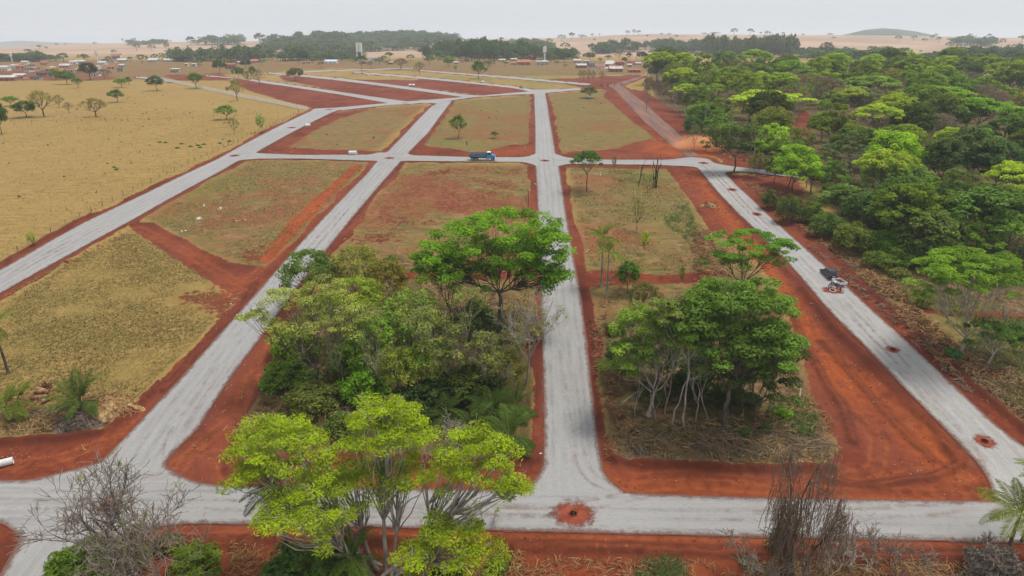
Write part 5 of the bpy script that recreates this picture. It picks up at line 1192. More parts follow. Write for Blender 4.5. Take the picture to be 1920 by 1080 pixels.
for i in range(16):
    x = rg7.uniform(240, 1060); y = rg7.uniform(114, 121); wl = rg7.choice(['raw', 'white', 'brick'])
    house(x, y, rg7.uniform(6, 12), rg7.uniform(3, 5), 'one of the tiny %s houses strung along the far wood' % dict(brick='brick', raw='raw-block', white='white')[wl], wl, rg7.choice(['fibre', 'tile']), .7, rg7.uniform(-.3, .3), True, 1, '%s houses along the far wood' % wl)
def slim_tower(px, by, ty, wpx, label):
    b = P(px, by); H = height_at(b, ty); R = width_at(b, wpx) / 2; o = thing('water_tower', label, 'water tower', b)
    MB().bar((0,0,-.5), (0,0,H*.62), R*.42, 14).build('column', M_white, o, False)
    MB().bar((0,0,H*.55), (0,0,H*.63), R*.42, 16, 0, R).bar((0,0,H*.63), (0,0,H), R, 16).build('tank', M_white, o)
    m = MB(); m.bar((R*.9,0,0), (R*.9,0,H), .06, 4); m.bar((R*1.15,0,0), (R*1.15,0,H), .06, 4)
    for i in range(int(H / 1.2)): m.bar((R*.9,0,i*1.2+.5), (R*1.15,0,i*1.2+.5), .04, 4)
    m.build('ladder', M_wall['grey'], o); MB().bar((0,0,H), (0,0,H+.25), R*.8, 16, 0, R*.2).build('lid', M_white, o)
slim_tower(1021, 114, 87, 6.5, 'slim white water tower with a wider tank beside the red-roofed houses')
slim_tower(183, 115, 93, 5.5, 'white water tower behind the dark trees of the old village')
slim_tower(23, 116, 99, 5, 'white water tower at the shed end of the old village')
b = P(675, 117); Ht = height_at(b, 80); Rw = width_at(b, 12) / 2; o = thing('water_tower', 'twin-tank water tower on concrete legs beside the white block building', 'water tower', b)
for sx in (-1, 1):
    MB().bar((sx*Rw*.5, 0, Ht*.55), (sx*Rw*.5, 0, Ht), Rw*.48, 16).build('tank', M_white, o)
    for sy in (-1, 1): MB().bar((sx*Rw*.75, sy*Rw*.5, -.4), (sx*Rw*.75, sy*Rw*.5, Ht*.55), Rw*.13, 6).build('leg', M_white, o)
MB().box(-Rw, Rw, -Rw*.6, Rw*.6, Ht*.51, Ht*.55).box(-Rw*.85, Rw*.85, -Rw*.6, Rw*.6, Ht*.26, Ht*.29).build('platform', M_wall['grey'], o)
M_pole = plain('concrete_pole', (.42, .40, .36), .9, .2, .15, 1)
for i, (x, y, t) in enumerate([(117,128,108),(97,122,111),(92,140,127),(152,118,109),(124,126,118),(204,140,128),(211,139,129),(30,131,118),(1640,112,88),(1916,100,70),(985,128,105)]):
    b = P(x, y); H = height_at(b, t); o = thing('utility_pole', 'concrete utility pole with crossarm among the village houses' if x < 400 else 'lone utility pole beyond the forest' if x > 1300 else 'utility pole before the red-roofed brick house', 'utility pole', b, 0, 'village utility poles' if x < 400 else 'lone far poles' if x > 1300 else None)
    MB().bar((0,0,-.5), (0,0,H), .2, 6, 0, .13).build('post', M_pole, o); MB().box(-1.1, 1.1, -.06, .06, H-.7, H-.55).build('crossarm', M_pole, o)
# ------------------------------------------------------------------ vehicles
def paint(name, c, rough=.35): return plain(name, c, rough, .5, .06, 1.2)
M_blue = paint('blue_cab_paint', (.035, .26, .48)); M_bedp = plain('worn_steel_blue', (.10, .16, .23), .6, .4, .3, 2); M_tyre = plain('tyre_rubber', (.022, .021, .021), .85, .2, .2, 4)
M_glass = plain('dark_glass', (.015, .018, .022), .12, .6, .1, 1); M_rim = plain('rim_metal', (.35, .35, .36), .4, .5, .1, 3, .6); M_black = paint('graphite_paint', (.022, .026, .036)); M_wcar = paint('white_car_paint', (.72, .72, .72))
M_light = plain('lamp_lens', (.6, .12, .08), .3, .5, .1, 2); M_clear = plain('headlamp_lens', (.65, .65, .6), .2, .5, .1, 2); M_load = plain('dark_load', (.07, .05, .045), .95, .1, .4, 3, bump=.6)
def wheel(parent, x, y, r, w_):
    t = MB(); t.bar((x, y - w_/2, r), (x, y + w_/2, r), r, 16); o = t.build('wheel', M_tyre, parent)
    s = 1 if y > 0 else -1
    MB().bar((x, y + s*w_*.3, r), (x, y + s*(w_/2 + .015), r), r * .58, 12).build('rim', M_rim, o)
def face_dir(a, b): return math.atan2(b[1] - a[1], b[0] - a[0])
def up(p, dz=.06): return (p[0], p[1], p[2] + dz)
def dump_truck(loc, rz):
    o = thing('dump_truck', 'blue bonneted dump truck with white roof driving along the cross street', 'truck', loc, rz)
    MB().box(-4.3, 4.1, -.5, .5, .75, 1.0).build('chassis', M_tyre, o)
    bed = MB(); bed.box(-4.5, 1.35, -1.25, 1.25, 1.15, 1.3)
    for s in (-1, 1): bed.box(-4.5, 1.35, s*1.25 - .05, s*1.25 + .05, 1.3, 2.35)
    bed.box(-4.5, -4.4, -1.2, 1.2, 1.3, 2.35).box(1.25, 1.35, -1.2, 1.2, 1.3, 2.75); bo = bed.build('cargo_bed', M_bedp, o)
    for s in (-1, 1):
        for k in range(7): MB().box(-4.4 + k*.93, -4.28 + k*.93, s*1.31 - .05, s*1.31 + .05, 1.25, 2.38).build('rib', M_bedp, bo)
        MB().box(-4.5, 1.35, s*1.3 - .06, s*1.3 + .06, 2.36, 2.46).build('rail', M_rim, bo)
    ld = MB(); n = 12; g = [(-4.3 + 5.5*i/n, -1.1 + 2.2*j/6, 1.75 + .35*math.sin(math.pi*j/6)*math.sin(math.pi*i/n) + .08*math.sin(i*7+j*3)) for i in range(n+1) for j in range(7)]
    ld.add(g, [(i*7+j, (i+1)*7+j, (i+1)*7+j+1, i*7+j+1) for i in range(n) for j in range(6)]); ld.build('load', M_load, o)
    cab = MB(); cab.prism([(1.55,1.0),(3.0,1.0),(3.0,1.95),(2.72,2.72),(1.6,2.78),(1.55,2.2)], -1.12, 1.12, 0, .1, 2.0); c = cab.build('cab', M_blue, o)
    MB().box(1.5, 2.8, -1.1, 1.1, 2.74, 2.9, 0, .1, .1).build('cab_roof', M_wcar, o)
    for s in (-1, 1): MB().box(1.9, 2.75, s*1.08 - .04, s*1.08 + .04, 1.95, 2.55, 0, .06, 0).build('side_window', M_glass, c)
    MB().add([(3.03,-.95,1.98),(3.03,.95,1.98),(2.78,.85,2.66),(2.78,-.85,2.66)], [(0,1,2,3)]).build('windscreen', M_glass, c)
    MB().prism([(3.0,.85),(4.25,.85),(4.32,1.5),(4.1,1.75),(3.0,1.95)], -.85, .85).build('bonnet', M_blue, o)
    for s in (-1, 1):
        MB().prism([(2.75,.75),(2.8,1.15),(3.2,1.35),(3.75,1.35),(4.2,1.15),(4.3,.7),(4.1,.7),(3.9,1.0),(3.3,1.05),(2.95,.75)], s*1.0 - .2, s*1.0 + .2).build('mudguard', M_blue, o)
        MB().bar((4.28, s*.85, 1.15), (4.36, s*.85, 1.15), .13, 10).build('headlight', M_clear, o)
        MB().bar((2.3, s*.62, .75), (1.2, s*.9, .75), .28, 10).build('fuel_tank', M_rim, o)
        for x in (3.5, -2.1, -3.3): wheel(o, x, s*1.02, .5, .36)
    MB().box(4.3, 4.45, -1.15, 1.15, .6, .85).build('bumper', M_wcar, o)
    return o
a, b = P(885, 300.5), P(927, 301); c = P(905, 300.5); dump_truck(up(c), face_dir(a, b))
def car(loc, rz, paint_m, label, L=4.4, Wd=1.75, suv=True, name='car'):
    o = thing(name, label, 'car', loc, rz); h = L / 2; zr = 1.66 if suv else 1.42
    prof = [(-h,.35),(h*.98,.35),(h,.72),(h*.9,.92),(h*.5,1.02),(-h*.98,1.0),(-h,.8)]
    body = MB().prism(prof, -Wd/2, Wd/2, 0); bo = body.build('body', paint_m, o)
    cb = MB().prism([(-h*.96,.98),(h*.5,1.0),(h*.22,zr-.06),(-h*.1,zr),(-h*.78,zr-.04)], -Wd/2 + .02, Wd/2 - .02, 0, .17, 1.1); cb.build('cabin', paint_m, o)
    for s in (-1, 1):
        y = s * (Wd/2 - .07)
        MB().add([(-h*.8,y,1.06),(-.08,y,1.06),(-.08,y-s*.10,zr-.17),(-h*.68,y-s*.10,zr-.17)], [(0,1,2,3)]).build('side_window', M_glass, o)
        MB().add([(.02,y,1.06),(h*.42,y,1.06),(h*.2,y-s*.10,zr-.17),(.02,y-s*.10,zr-.17)], [(0,1,2,3)]).build('side_window', M_glass, o)
        for x in (-h*.62, h*.62): wheel(o, x, s*(Wd/2 - .08), .33, .22)
        MB().box(-h-.02, -h+.1, s*(Wd/2-.18)-.12, s*(Wd/2-.18)+.12, .72, .95).build('tail_light', M_light, o)
        MB().box(h-.12, h+.01, s*(Wd/2-.22)-.16, s*(Wd/2-.22)+.16, .66, .82).build('headlight', M_clear, o)
        MB().box(h*.3, h*.42, s*(Wd/2+.08)-.09, s*(Wd/2+.08)+.09, 1.0, 1.14).build('mirror', paint_m, o)
        if suv: MB().box(-h*.7, 0, s*.6-.02, s*.6+.02, zr, zr+.06).build('roof_rail', M_rim, o)
    MB().add([(-h*.985,-.68,1.05),(-h*.985,.68,1.05),(-h*.82,.6,zr-.12),(-h*.82,-.6,zr-.12)], [(0,3,2,1)]).build('rear_window', M_glass, o)
    MB().add([(h*.49,-.72,1.06),(h*.49,.72,1.06),(h*.26,.62,zr-.12),(h*.26,-.62,zr-.12)], [(0,1,2,3)]).build('windscreen', M_glass, o)
    MB().box(-h-.03, -h+.02, -.26, .26, .58, .70).build('number_plate', M_wcar, o)
    MB().box(-h-.05, -h+.1, -Wd/2+.05, Wd/2-.05, .35, .55).build('bumper', M_tyre, o)
    return o
dD = face_dir(P(1580, 535), P(1530, 487))
car(up(P(1553, 518)), dD, M_black, 'dark grey estate car parked on the right-hand street towing a trailer')
tb = up(P(1572.5, 534)); o = thing('trailer', 'open white-sided trailer hitched behind the dark car', 'trailer', tb, dD + .12)
t = MB(); t.box(-1.5, 1.3, -.8, .8, .5, .58)
for s in (-1, 1): t.box(-1.5, 1.3, s*.8-.03, s*.8+.03, .58, .95)
t.box(-1.5, -1.44, -.77, .77, .58, .95).box(1.24, 1.3, -.77, .77, .58, .95); t.build('box', M_wcar, o)
MB().bar((1.3, 0, .5), (2.5, 0, .5), .05, 6).build('drawbar', M_tyre, o); ld = MB()
for k in range(7): ld.bar((-1.3 + .35*k, -.6, .7 + .05*(k % 3)), (-1.1 + .33*k, .6, .74 + .06*(k % 2)), .12, 6)
ld.build('load', M_load, o)
for s in (-1, 1):
    wheel(o, -.1, s*.95, .3, .2); MB().prism([(-.55,.55),(-.5,.68),(.3,.68),(.35,.55)], s*.95-.13, s*.95+.13).build('fender', M_wcar, o)
car(up(P(978, 165.5)), face_dir(P(965, 163), P(990, 168)), M_black, 'dark car parked at the far junction of the middle street', suv=False)
car(P(1105, 184), .3, M_wcar, 'white car parked in the shade of the lone plot tree', suv=False)
# ------------------------------------------------------------------ people
SKIN = plain('skin', (.22, .12, .075), .6, .3, .08, 5); HAIR = plain('dark_hair', (.02, .016, .013), .7, .3, .2, 8)
CLO = {k: plain('cloth_' + k, c, .9, .1, .15, 4) for k, c in dict(black=(.02,.02,.024), grey=(.13,.16,.18), blue=(.05,.10,.26), red=(.24,.05,.09), jeans=(.05,.065,.10), khaki=(.20,.16,.11), white=(.6,.6,.58)).items()}
def person(loc, rz, label, shirt, pants, pose='stand', name='person'):
    bend = {'stand': 0, 'bend': .95, 'stoop': .6, 'ride': .25}[pose]; knee = {'stand': .0, 'bend': .22, 'stoop': .12, 'ride': .95}[pose]
    hip = np.array([0, 0, .92 - knee * .30]) if pose != 'ride' else np.array([0, 0, .82])
    def tor(d, off=0): return hip + np.array([math.sin(bend) * d, off, math.cos(bend) * d])
    V = [tuple(hip)]; R = [.155]; E = []; 
    def add(p, r, par): V.append(tuple(p)); R.append(r); E.append((par, len(V) - 1)); return len(V) - 1
    w1 = add(tor(.22), .145, 0); ch = add(tor(.42), .165, w1); nk = add(tor(.56), .062, ch); hd0 = add(tor(.62), .06, nk)
    hd = add(tor(.70) + np.array([.02, 0, 0]), .098, hd0); add(tor(.80) + np.array([.015, 0, 0]), .082, hd)
    for s in (-1, 1):
        sh = add(tor(.50, s*.17), .068, ch); e_dir = np.array([.12 + (.25 if pose != 'stand' else 0), s*.09, -.27]); el = add(np.array(V[sh]) + e_dir, .047, sh)
        wr = add(np.array(V[el]) + np.array([.10 + (.16 if pose == 'ride' else 0), -s*.02, -.24 if pose != 'ride' else -.06]), .034, el); pm = add(np.array(V[wr]) + np.array([.02, 0, -.08]), .038, wr)
        for k in range(4): add(np.array(V[pm]) + np.array([.03 * (k - 1.5) * .8 + .02, -s*.01, -.075 - .01 * (k in (1, 2))]), .011, pm)
        add(np.array(V[pm]) + np.array([.06, -s*.02, -.02]), .012, pm)
        hj = add(hip + np.array([0, s*.10, -.06]), .10, 0); kn = add(np.array([.05 + knee * .45, s*.12, .48 if pose != 'ride' else .55]), .066, hj); ak = add(np.array([-.03 if pose != 'ride' else .1, s*.13, .09]), .045, kn); add(np.array([.15, s*.14, .035]), .042, ak)
    me = bpy.data.meshes.new('body'); me.from_pydata(V, E, []); ob = bpy.data.objects.new('tmp', me); C.objects.link(ob)
    ob.modifiers.new('s', 'SKIN'); sk = me.skin_vertices[0].data
    for i, r in enumerate(R): sk[i].radius = (r, r)
    sk[0].use_root = True; sd_ = ob.modifiers.new('d', 'SUBSURF'); sd_.levels = 1; sd_.render_levels = 1
    dg = bpy.context.evaluated_depsgraph_get(); m2 = bpy.data.meshes.new_from_object(ob.evaluated_get(dg)); bpy.data.objects.remove(ob)
    for m in (CLO[pants], CLO[shirt], SKIN, CLO['black']): m2.materials.append(m)
    ax = np.array([math.sin(bend), 0, math.cos(bend)])
    for p in m2.polygons:
        c = np.array(p.center); d = float((c - hip) @ ax); arm = abs(c[1]) > .165 and c[2] > .25
        p.material_index = 3 if c[2] < .09 else 1 if (.02 < d < .545 and not (arm and d < .22)) else 2 if (d >= .545 or (arm and c[0] > .12)) else 0
        p.use_smooth = True
    o = thing(name, label, 'person', loc, rz); m2.name = 'body'; link('body', m2, o)
    h = MB(); q = tor(.765) + np.array([-.015, 0, 0]); n = 10
    h.add([(q[0] + .108*math.cos(2*math.pi*i/n)*math.cos(t), q[1] + .10*math.sin(2*math.pi*i/n)*math.cos(t), q[2] + .125*math.sin(t)) for t in (-.25, .4, .9, 1.35) for i in range(n)], [(k*n+i, k*n+(i+1) % n, (k+1)*n+(i+1) % n, (k+1)*n+i) for k in range(3) for i in range(n)] + [tuple(range(3*n, 4*n))])
    h.build('hair', HAIR, o, True)
    return o
person(P(875.5, 274), -2.0, 'person in dark clothes standing in the plot behind the dump truck', 'black', 'black')
person(up(P(1552.5, 543)), -.4, 'person in grey bending over the white manhole ring', 'grey', 'jeans', 'stoop')
person(up(P(1557, 540)), -1.2, 'person in blue shirt bending beside the trailer', 'blue', 'jeans', 'bend')
person(up(P(1575.5, 548)), 2.9, 'person in dark red shirt stooping at the manhole ring', 'red', 'black', 'stoop')
rl = P(1300, 280); rz_ = face_dir(P(1300, 280), P(1270, 245)); person((rl[0], rl[1], rl[2] + .05), rz_, 'rider in dark clothes on a motorcycle raising the dust', 'black', 'jeans', 'ride')
o = thing('motorcycle', 'small dark motorcycle under the rider before the dust cloud', 'motorcycle', rl, rz_)
for x in (-.62, .68):
    tr = MB()
    for k in range(16):
        a0, a1 = 2*math.pi*k/16, 2*math.pi*(k+1)/16; tr.bar((x + .28*math.cos(a0), 0, .3 + .28*math.sin(a0)), (x + .28*math.cos(a1), 0, .3 + .28*math.sin(a1)), .05, 5)
    tr.build('wheel', M_tyre, o)
MB().bar((-.6,0,.35), (.1,0,.55), .06, 6).bar((.1,0,.55), (.45,0,.85), .06, 6).box(-.2,.25,-.14,.14,.28,.6).build('frame', M_tyre, o); MB().box(.0,.45,-.13,.13,.68,.86,0,.05,.03).build('fuel_tank', paint('red_tank', (.3,.02,.02)), o)
MB().box(-.6,.05,-.12,.12,.70,.80,0,.03,.02).build('seat', M_tyre, o); MB().bar((.68,0,.3), (.42,0,.95), .04, 6).bar((.42,-.35,1.0), (.42,.35,1.0), .025, 6).build('handlebar', M_rim, o); MB().bar((.5,0,.85), (.6,0,.85), .09, 8).build('headlight', M_clear, o)
# ------------------------------------------------------------------ drainage manholes left open in the paving
M_conc = plain('pale_concrete', (.50, .48, .45), .9, .2, .15, 2, bump=.3)
M_hole = plain('dark_shaft', (.012, .008, .007), .95, .05, .3, 3)
M_pipe = plain('white_concrete_pipe', (.62, .61, .58), .85, .2, .12, 1.5, bump=.2)
def stain_mat():
    b = NB('red_soil_stain'); g = b.new('ShaderNodeVectorMath', operation='LENGTH'); b.t.links.new(b.coord(), g.inputs[0]); r = g.outputs['Value']
    oi = b.new('ShaderNodeObjectInfo').outputs['Random']; mp = b.new('ShaderNodeVectorMath', operation='ADD'); b.t.links.new(b.coord(), mp.inputs[0]); cb = b.new('ShaderNodeCombineXYZ'); b.put(cb.inputs[0], b.math('MULTIPLY', oi, 50.)); b.t.links.new(cb.outputs[0], mp.inputs[1])
    n = b.noise(2.6, 5, .65, mp.outputs[0]); f = b.noise(11, 4, .7, mp.outputs[0]); e = b.math('ADD', r, b.math('MULTIPLY', b.math('SUBTRACT', n, .5), 1.1)); e = b.math('ADD', e, b.math('MULTIPLY', b.math('SUBTRACT', f, .5), .55))
    al = b.rng(e, .42, .95, 1, 0); c = b.mix(b.rng(n, .35, .65), (.16, .036, .019), (.27, .075, .042))
    ms = b.new('ShaderNodeMixShader'); tr = b.new('ShaderNodeBsdfTransparent'); b.put(ms.inputs[0], al); b.t.links.new(tr.outputs[0], ms.inputs[1]); b.t.links.new(b.bsdf(c, .95, .1, b.bump(f, .6, .05)), ms.inputs[2]); return b.done(ms.outputs[0])
M_stain = stain_mat()
def soil_patch(rx, ry, seed, r0, hgt, rag):
    n = 40; V = [(0, 0, .02)]; F = []
    for q in (.25, .5, .75, 1.0):
        V += [(q*math.cos(2*math.pi*i/n), q*math.sin(2*math.pi*i/n), .02 - .016*q) for i in range(n)]
    F = [(0, 1+i, 1+(i+1) % n) for i in range(n)] + [(1+k*n+i, 1+(k+1)*n+i, 1+(k+1)*n+(i+1) % n, 1+k*n+(i+1) % n) for k in range(3) for i in range(n)]
    return mesh_np('soil_patch', V, F, M_stain, True)
def ring(parent, r, w_, h, mat, name='collar', k=24):
    V = []; F = []
    for i in range(k):
        c, s = math.cos(2*math.pi*i/k), math.sin(2*math.pi*i/k); V += [(r*c, r*s, 0), ((r+w_)*c, (r+w_)*s, 0), ((r+w_)*c, (r+w_)*s, h), (r*c, r*s, h)]
    for i in range(k):
        p, q = i*4, ((i+1) % k)*4; F += [(p+1, q+1, q+2, p+2), (p+2, q+2, q+3, p+3), (p+3, q+3, q, p)]
    return link(name, mesh_np(name, V, F, mat), parent)
def manhole(px, py, rxp, ry, label, seed, r=.45, rag=.35, collar=True, hgt=.12, group=None):
    b = P(px, py); rx = width_at(b, rxp); o = thing('manhole', label, 'manhole', (b[0], b[1], b[2] + .06), 0, group)
    s = (float(zt(b[0], b[1] + .5)) - float(zt(b[0], b[1] - .5))); o.rotation_euler = (math.atan(s), 0, 0)
    sp_ = link('soil_patch', soil_patch(rx, ry, seed, r, hgt, rag), o); sp_.scale = (rx * 1.25, ry * 1.25, 1)
    n = 20; link('shaft', mesh_np('shaft', [(r*math.cos(2*math.pi*i/n), r*math.sin(2*math.pi*i/n), .035) for i in range(n)], [tuple(range(n))], M_hole), o)
    if collar: ring(o, r, .14, .09, M_conc if collar != 'soil' else M_redsoil)
    return o
h = manhole(1075, 964, 40, 2.3, 'open manhole in a wide red soil stain marked with sticks on the front street', 1, .42, .5, 'soil', .10)
for dx, dy, a_ in ((-.35, .2, .5), (.3, .25, -.4), (0, -.3, .15)): MB().bar((dx, dy, 0), (dx + a_*.6, dy*.3, 1.5), .03, 5).build('stick', M_straw, h)
MB().bar((-.35, .1, .95), (.45, .1, 1.0), .025, 5).build('stick', M_straw, h)
for i, (x, y, rp, ry, r, rag, lab) in enumerate([
 (1846,828,20,1.5,.45,.9,'open manhole with splashed red soil near the street end'), (1674,656,13,1.1,.42,.9,'open manhole with thin soil splash halfway down the right-hand street'),
 (1419,402,9,1.5,.5,.3,'soil-ringed manhole on the right-hand street above the umbrella tree'), (1373,356,9,1.7,.5,.3,'soil-ringed manhole on the right-hand street below the side street'), (1319,306,10,1.6,.5,.3,'soil-ringed manhole where the right-hand street meets the cross street'),
 (1022,301.5,9,1.5,.5,.3,'soil-ringed manhole at the crossing of the middle street'), (730,296.5,9,1.6,.5,.3,'soil-ringed manhole at the crossing of the left street'), (440,292,9,1.8,.5,.3,'soil-ringed manhole where the pasture street meets the cross street'),
 (547,239.5,8,2,.5,.3,'soil-ringed manhole on the pasture street near the fence corner'), (617,205.5,8,1.8,.5,.3,'soil-ringed manhole at the fence corner junction'), (760,193.5,7,1.6,.5,.3,'soil-ringed manhole at the far diagonal street'), (203,945,14,1.6,.45,.5,'manhole with orange soil behind the leafless tree')]):
    manhole(x, y, rp, ry, lab, 5 + i, r, rag, 'soil', .14)
h = manhole(1561, 545, 21, 1.5, 'manhole with white concrete ring being set by workers', 40, .5, .4, True, .16)
# ------------------------------------------------------------------ concrete pipes
def pipe(px, py, L, R, ang, label, group=None, tilt=0):
    b = P(px, py); o = link('concrete_pipe', None); k = 20; V = []; F = []
    for x in (-L/2, L/2):
        for rr in (R, R * .84): V += [(x, rr*math.cos(2*math.pi*i/k), R + rr*math.sin(2*math.pi*i/k)) for i in range(k)]
    for i in range(k):
        j = (i+1) % k; F += [(i, j, 2*k+j, 2*k+i), (k+i, 3*k+i, 3*k+j, k+j), (i, k+i, k+j, j), (2*k+i, 2*k+j, 3*k+j, 3*k+i)]
    bpy.data.objects.remove(o); o = link('concrete_pipe', mesh_np('concrete_pipe', V, F, M_pipe), None, (b[0], b[1], b[2] - .02), ang)
    return tag(o, label, 'pipe', group)
pipe(12, 872, 1.7, .48, .55, 'white concrete pipe section lying on the red soil corner')
pipe(577, 238, 2.2, .7, .5, 'white pipe section lying beside the pasture street'); pipe(662, 290, 2.8, .7, 0, 'white pipe section beside the cross street')
for x, y in ((768.5, 162), (774.5, 162)): pipe(x, y, 2.4, .9, .8, 'one of two white pipe sections lying together by a far street', 'pair of pipes by the far street')
pipe(905, 155.5, 2.2, .8, .3, 'white pipe section beside the farthest paved street'); pipe(690, 143, 2, .7, 1.2, 'white pipe section on the far plot edge')
# ------------------------------------------------------------------ fences
M_post = plain('weathered_post', (.13, .105, .085), .95, .1, .3, 3); M_wire = plain('rusty_wire', (.12, .09, .075), .6, .3, .2, 3); M_fence = plain('whitewashed_concrete', (.80, .77, .71), .9, .2, .18, 1)
def wire_fence(path, step, label, hp=1.35, seed=0):
    rng = random.Random(seed); pts = [P(*p)[:2] for p in path]; seg = []
    for a, b in zip(pts[:-1], pts[1:]):
        n = max(1, int(math.dist(a, b) / step)); seg += [(a[0] + (b[0]-a[0])*k/n, a[1] + (b[1]-a[1])*k/n) for k in range(n)]
    seg.append(pts[-1]); x0, y0 = seg[0]; z0 = float(zt(x0, y0)); o = thing('wire_fence', label, 'fence', (x0, y0, z0))
    me = [MB().bar((0,0,-.4), (.03*k, .02, hp + .1*k), .075 + .01*k, 6, 0, .06).mesh('post', M_post) for k in range(3)]
    loc = []
    for i, (x, y) in enumerate(seg):
        z = float(zt(x, y)); p = (x - x0, y - y0, z - z0); loc.append(p); q = link('post', me[i % 3], o, p, rng.uniform(0, 6)); q.rotation_euler = (rng.gauss(0, .06), rng.gauss(0, .06), rng.uniform(0, 6))
    for hh in (.45, .85, 1.2):
        v, f = tubes([(np.array([(a, b_, c_ + hh) for a, b_, c_ in loc]), np.full(len(loc), .012))], 3); link('wire', mesh_np('wire', v, f, M_wire), o)
wire_fence([(-60,530),(0,492),(65,452),(150,408),(300,335),(420,277),(500,240),(560,213)], 4.5, 'old post and wire fence between the pasture and its street')
wire_fence([(20,228),(60,230),(200,228),(320,225),(440,219),(560,210)], 9, 'line of thin posts and wire crossing the pasture', 1.2, 3)
pts = [P(*p)[:2] for p in [(300,150),(322,154.5),(380,167),(440,180),(520,195.5),(583,209)]]; seg = []
for a, b in zip(pts[:-1], pts[1:]):
    n = max(1, int(math.dist(a, b) / 3.2)); seg += [(a[0] + (b[0]-a[0])*k/n, a[1] + (b[1]-a[1])*k/n) for k in range(n)]
x0, y0 = seg[0]; z0 = float(zt(x0, y0)); o = thing('white_fence', 'long whitewashed panel fence along the top of the pasture', 'fence', (x0, y0, z0))
pm = MB().box(-.2, .2, -.16, .16, -.3, 2.3).mesh('post', M_fence); pn = MB().box(.25, 2.9, -.05, .05, .25, .75).box(.25, 2.9, -.05, .05, 1.0, 1.6).mesh('panel', M_fence)
for (xa, ya), (xb, yb) in zip(seg[:-1], seg[1:]):
    za, zb = float(zt(xa, ya)), float(zt(xb, yb)); L = math.dist((xa, ya), (xb, yb)); p = (xa - x0, ya - y0, za - z0); ang = math.atan2(yb - ya, xb - xa)
    link('post', pm, o, p, ang); q = link('panel', pn, o, p); q.rotation_euler = (0, -math.atan2(zb - za, L), ang); q.scale = (L / 3.15, 1, 1)
o = thing('guard_rail', 'weathered timber guard rail at the small bridge on the old road', 'guard rail', P(1150, 163))
for k in range(8):
    MB().box(-9 + k*2.6, -8.6 + k*2.6, k*1.3 - .2, k*1.3 + .2, -.3, 2.2).build('post', M_pole if k % 2 else M_char, o)
MB().bar((-9, 0, 1.9), (9.4, 9.1, 1.9), .16, 6).build('rail', M_dead, o)
# ------------------------------------------------------------------ dead wood, brush, stones, grass
rngd = np.random.default_rng(77)
def sample_poly(poly, n, rng):
    wp = np.array(W(poly)); X = []; lo, hi = wp.min(0), wp.max(0); got = 0
    while got < n:
        p = rng.uniform(lo, hi, (n * 2, 2)); p = p[inpoly(p[:,0], p[:,1], wp)]; X.append(p); got += len(p)
    return np.concatenate(X)[:n]
road_all = [np.array(p) for p in road_polys.values()]
def off_road(p, margin=.4):
    k = np.ones(len(p), bool)
    for q in road_all: k &= sdf(p[:,0], p[:,1], q) < -margin
    return p[k]
def relief(x, y): return zt(x, y) - .04
def ribbons(c, d, L, wd, bow, rng):
    """flat bent straws / sticks: centres c, directions d (n,3), lengths L"""
    n = len(c); s = np.cross(d, np.array([0, 0, 1.])); s /= np.maximum(np.linalg.norm(s, axis=1, keepdims=True), 1e-6); s = s * wd[:, None] + np.array([0, 0, 1.]) * (rng.normal(size=n) * wd)[:, None]
    rows = []
    for t in (-.5, -.17, .17, .5):
        p = c + d * (L * t)[:, None] + np.array([0, 0, 1.]) * (bow * (.25 - t * t) * 4)[:, None]; w2 = s * (1 - abs(t) * .9); rows += [p - w2, p + w2]
    V = np.stack(rows, 1).reshape(-1, 3); o = np.arange(n)[:, None] * 8
    F = np.concatenate([np.stack([o[:,0] + k, o[:,0] + k + 1, o[:,0] + k + 3, o[:,0] + k + 2], 1) for k in (0, 2, 4)]); return V, F
def straw_mat(name):
    b = NB(name); oc = b.new('ShaderNodeObjectInfo').outputs['Color']; t = b.attr('tint').outputs['Fac']; k = b.rng(t, 0, 1, .62, 1.3); cc = b.new('ShaderNodeCombineColor')
    for i in range(3): b.put(cc.inputs[i], k)
    return b.done(b.bsdf(b.mix(1., oc, cc.outputs[0], 'MULTIPLY'), .9, .1))
M_brush = straw_mat('dry_brush')
def brush(name, poly, n, L, wd, hgt, col, label, seed, bow=.15, cat='brush', kind='stuff', flat=.35, clump=0):
    rng = np.random.default_rng(seed); p = off_road(sample_poly(poly, n, rng), .8); n = len(p)
    m = fbm(p[:,0] / 3.5, p[:,1] / 3.5, 3, seed) ; k = m > (.36 + clump); p = p[k]; m = m[k]; n = len(p)
    z = relief(p[:,0], p[:,1]) + hgt * np.clip(m - .3, 0, 1) * 2 * rng.random(n) + .03
    d = rng.normal(size=(n, 3)); d[:, 2] *= flat; a = fbm(p[:,0] / 5, p[:,1] / 5, 2, seed + 3) * 9; d[:, 0] += np.cos(a) * 1.3; d[:, 1] += np.sin(a) * 1.3; d /= np.linalg.norm(d, axis=1, keepdims=True)
    V, F = ribbons(np.column_stack([p, z]), d, L * rng.uniform(.4, 1.3, n), wd * rng.uniform(.6, 1.4, n), bow * rng.normal(size=n), rng)
    o = link(name, mesh_np(name, V, F, M_brush, False, np.tile(rng.random(n), 3))); o.color = (*col, 1)
    return tag(o, label, cat, kind=kind)
ST, GB, RB = (.30, .195, .085), (.20, .155, .11), (.24, .115, .06)
brush('dry_brush', [(1140,868),(1130,800),(1170,780),(1300,790),(1470,770),(1500,720),(1560,790),(1575,840),(1540,872),(1300,868)], 3600, 1.5, .035, .5, ST, 'dead straw and branches heaped round the foot of the right-hand grove', 1, clump=.06)
brush('dry_brush', [(1140,868),(1130,800),(1300,800),(1540,800),(1575,840),(1540,872)], 900, 2.6, .04, .6, GB, 'grey dead branches strewn at the front of the right-hand grove', 2)
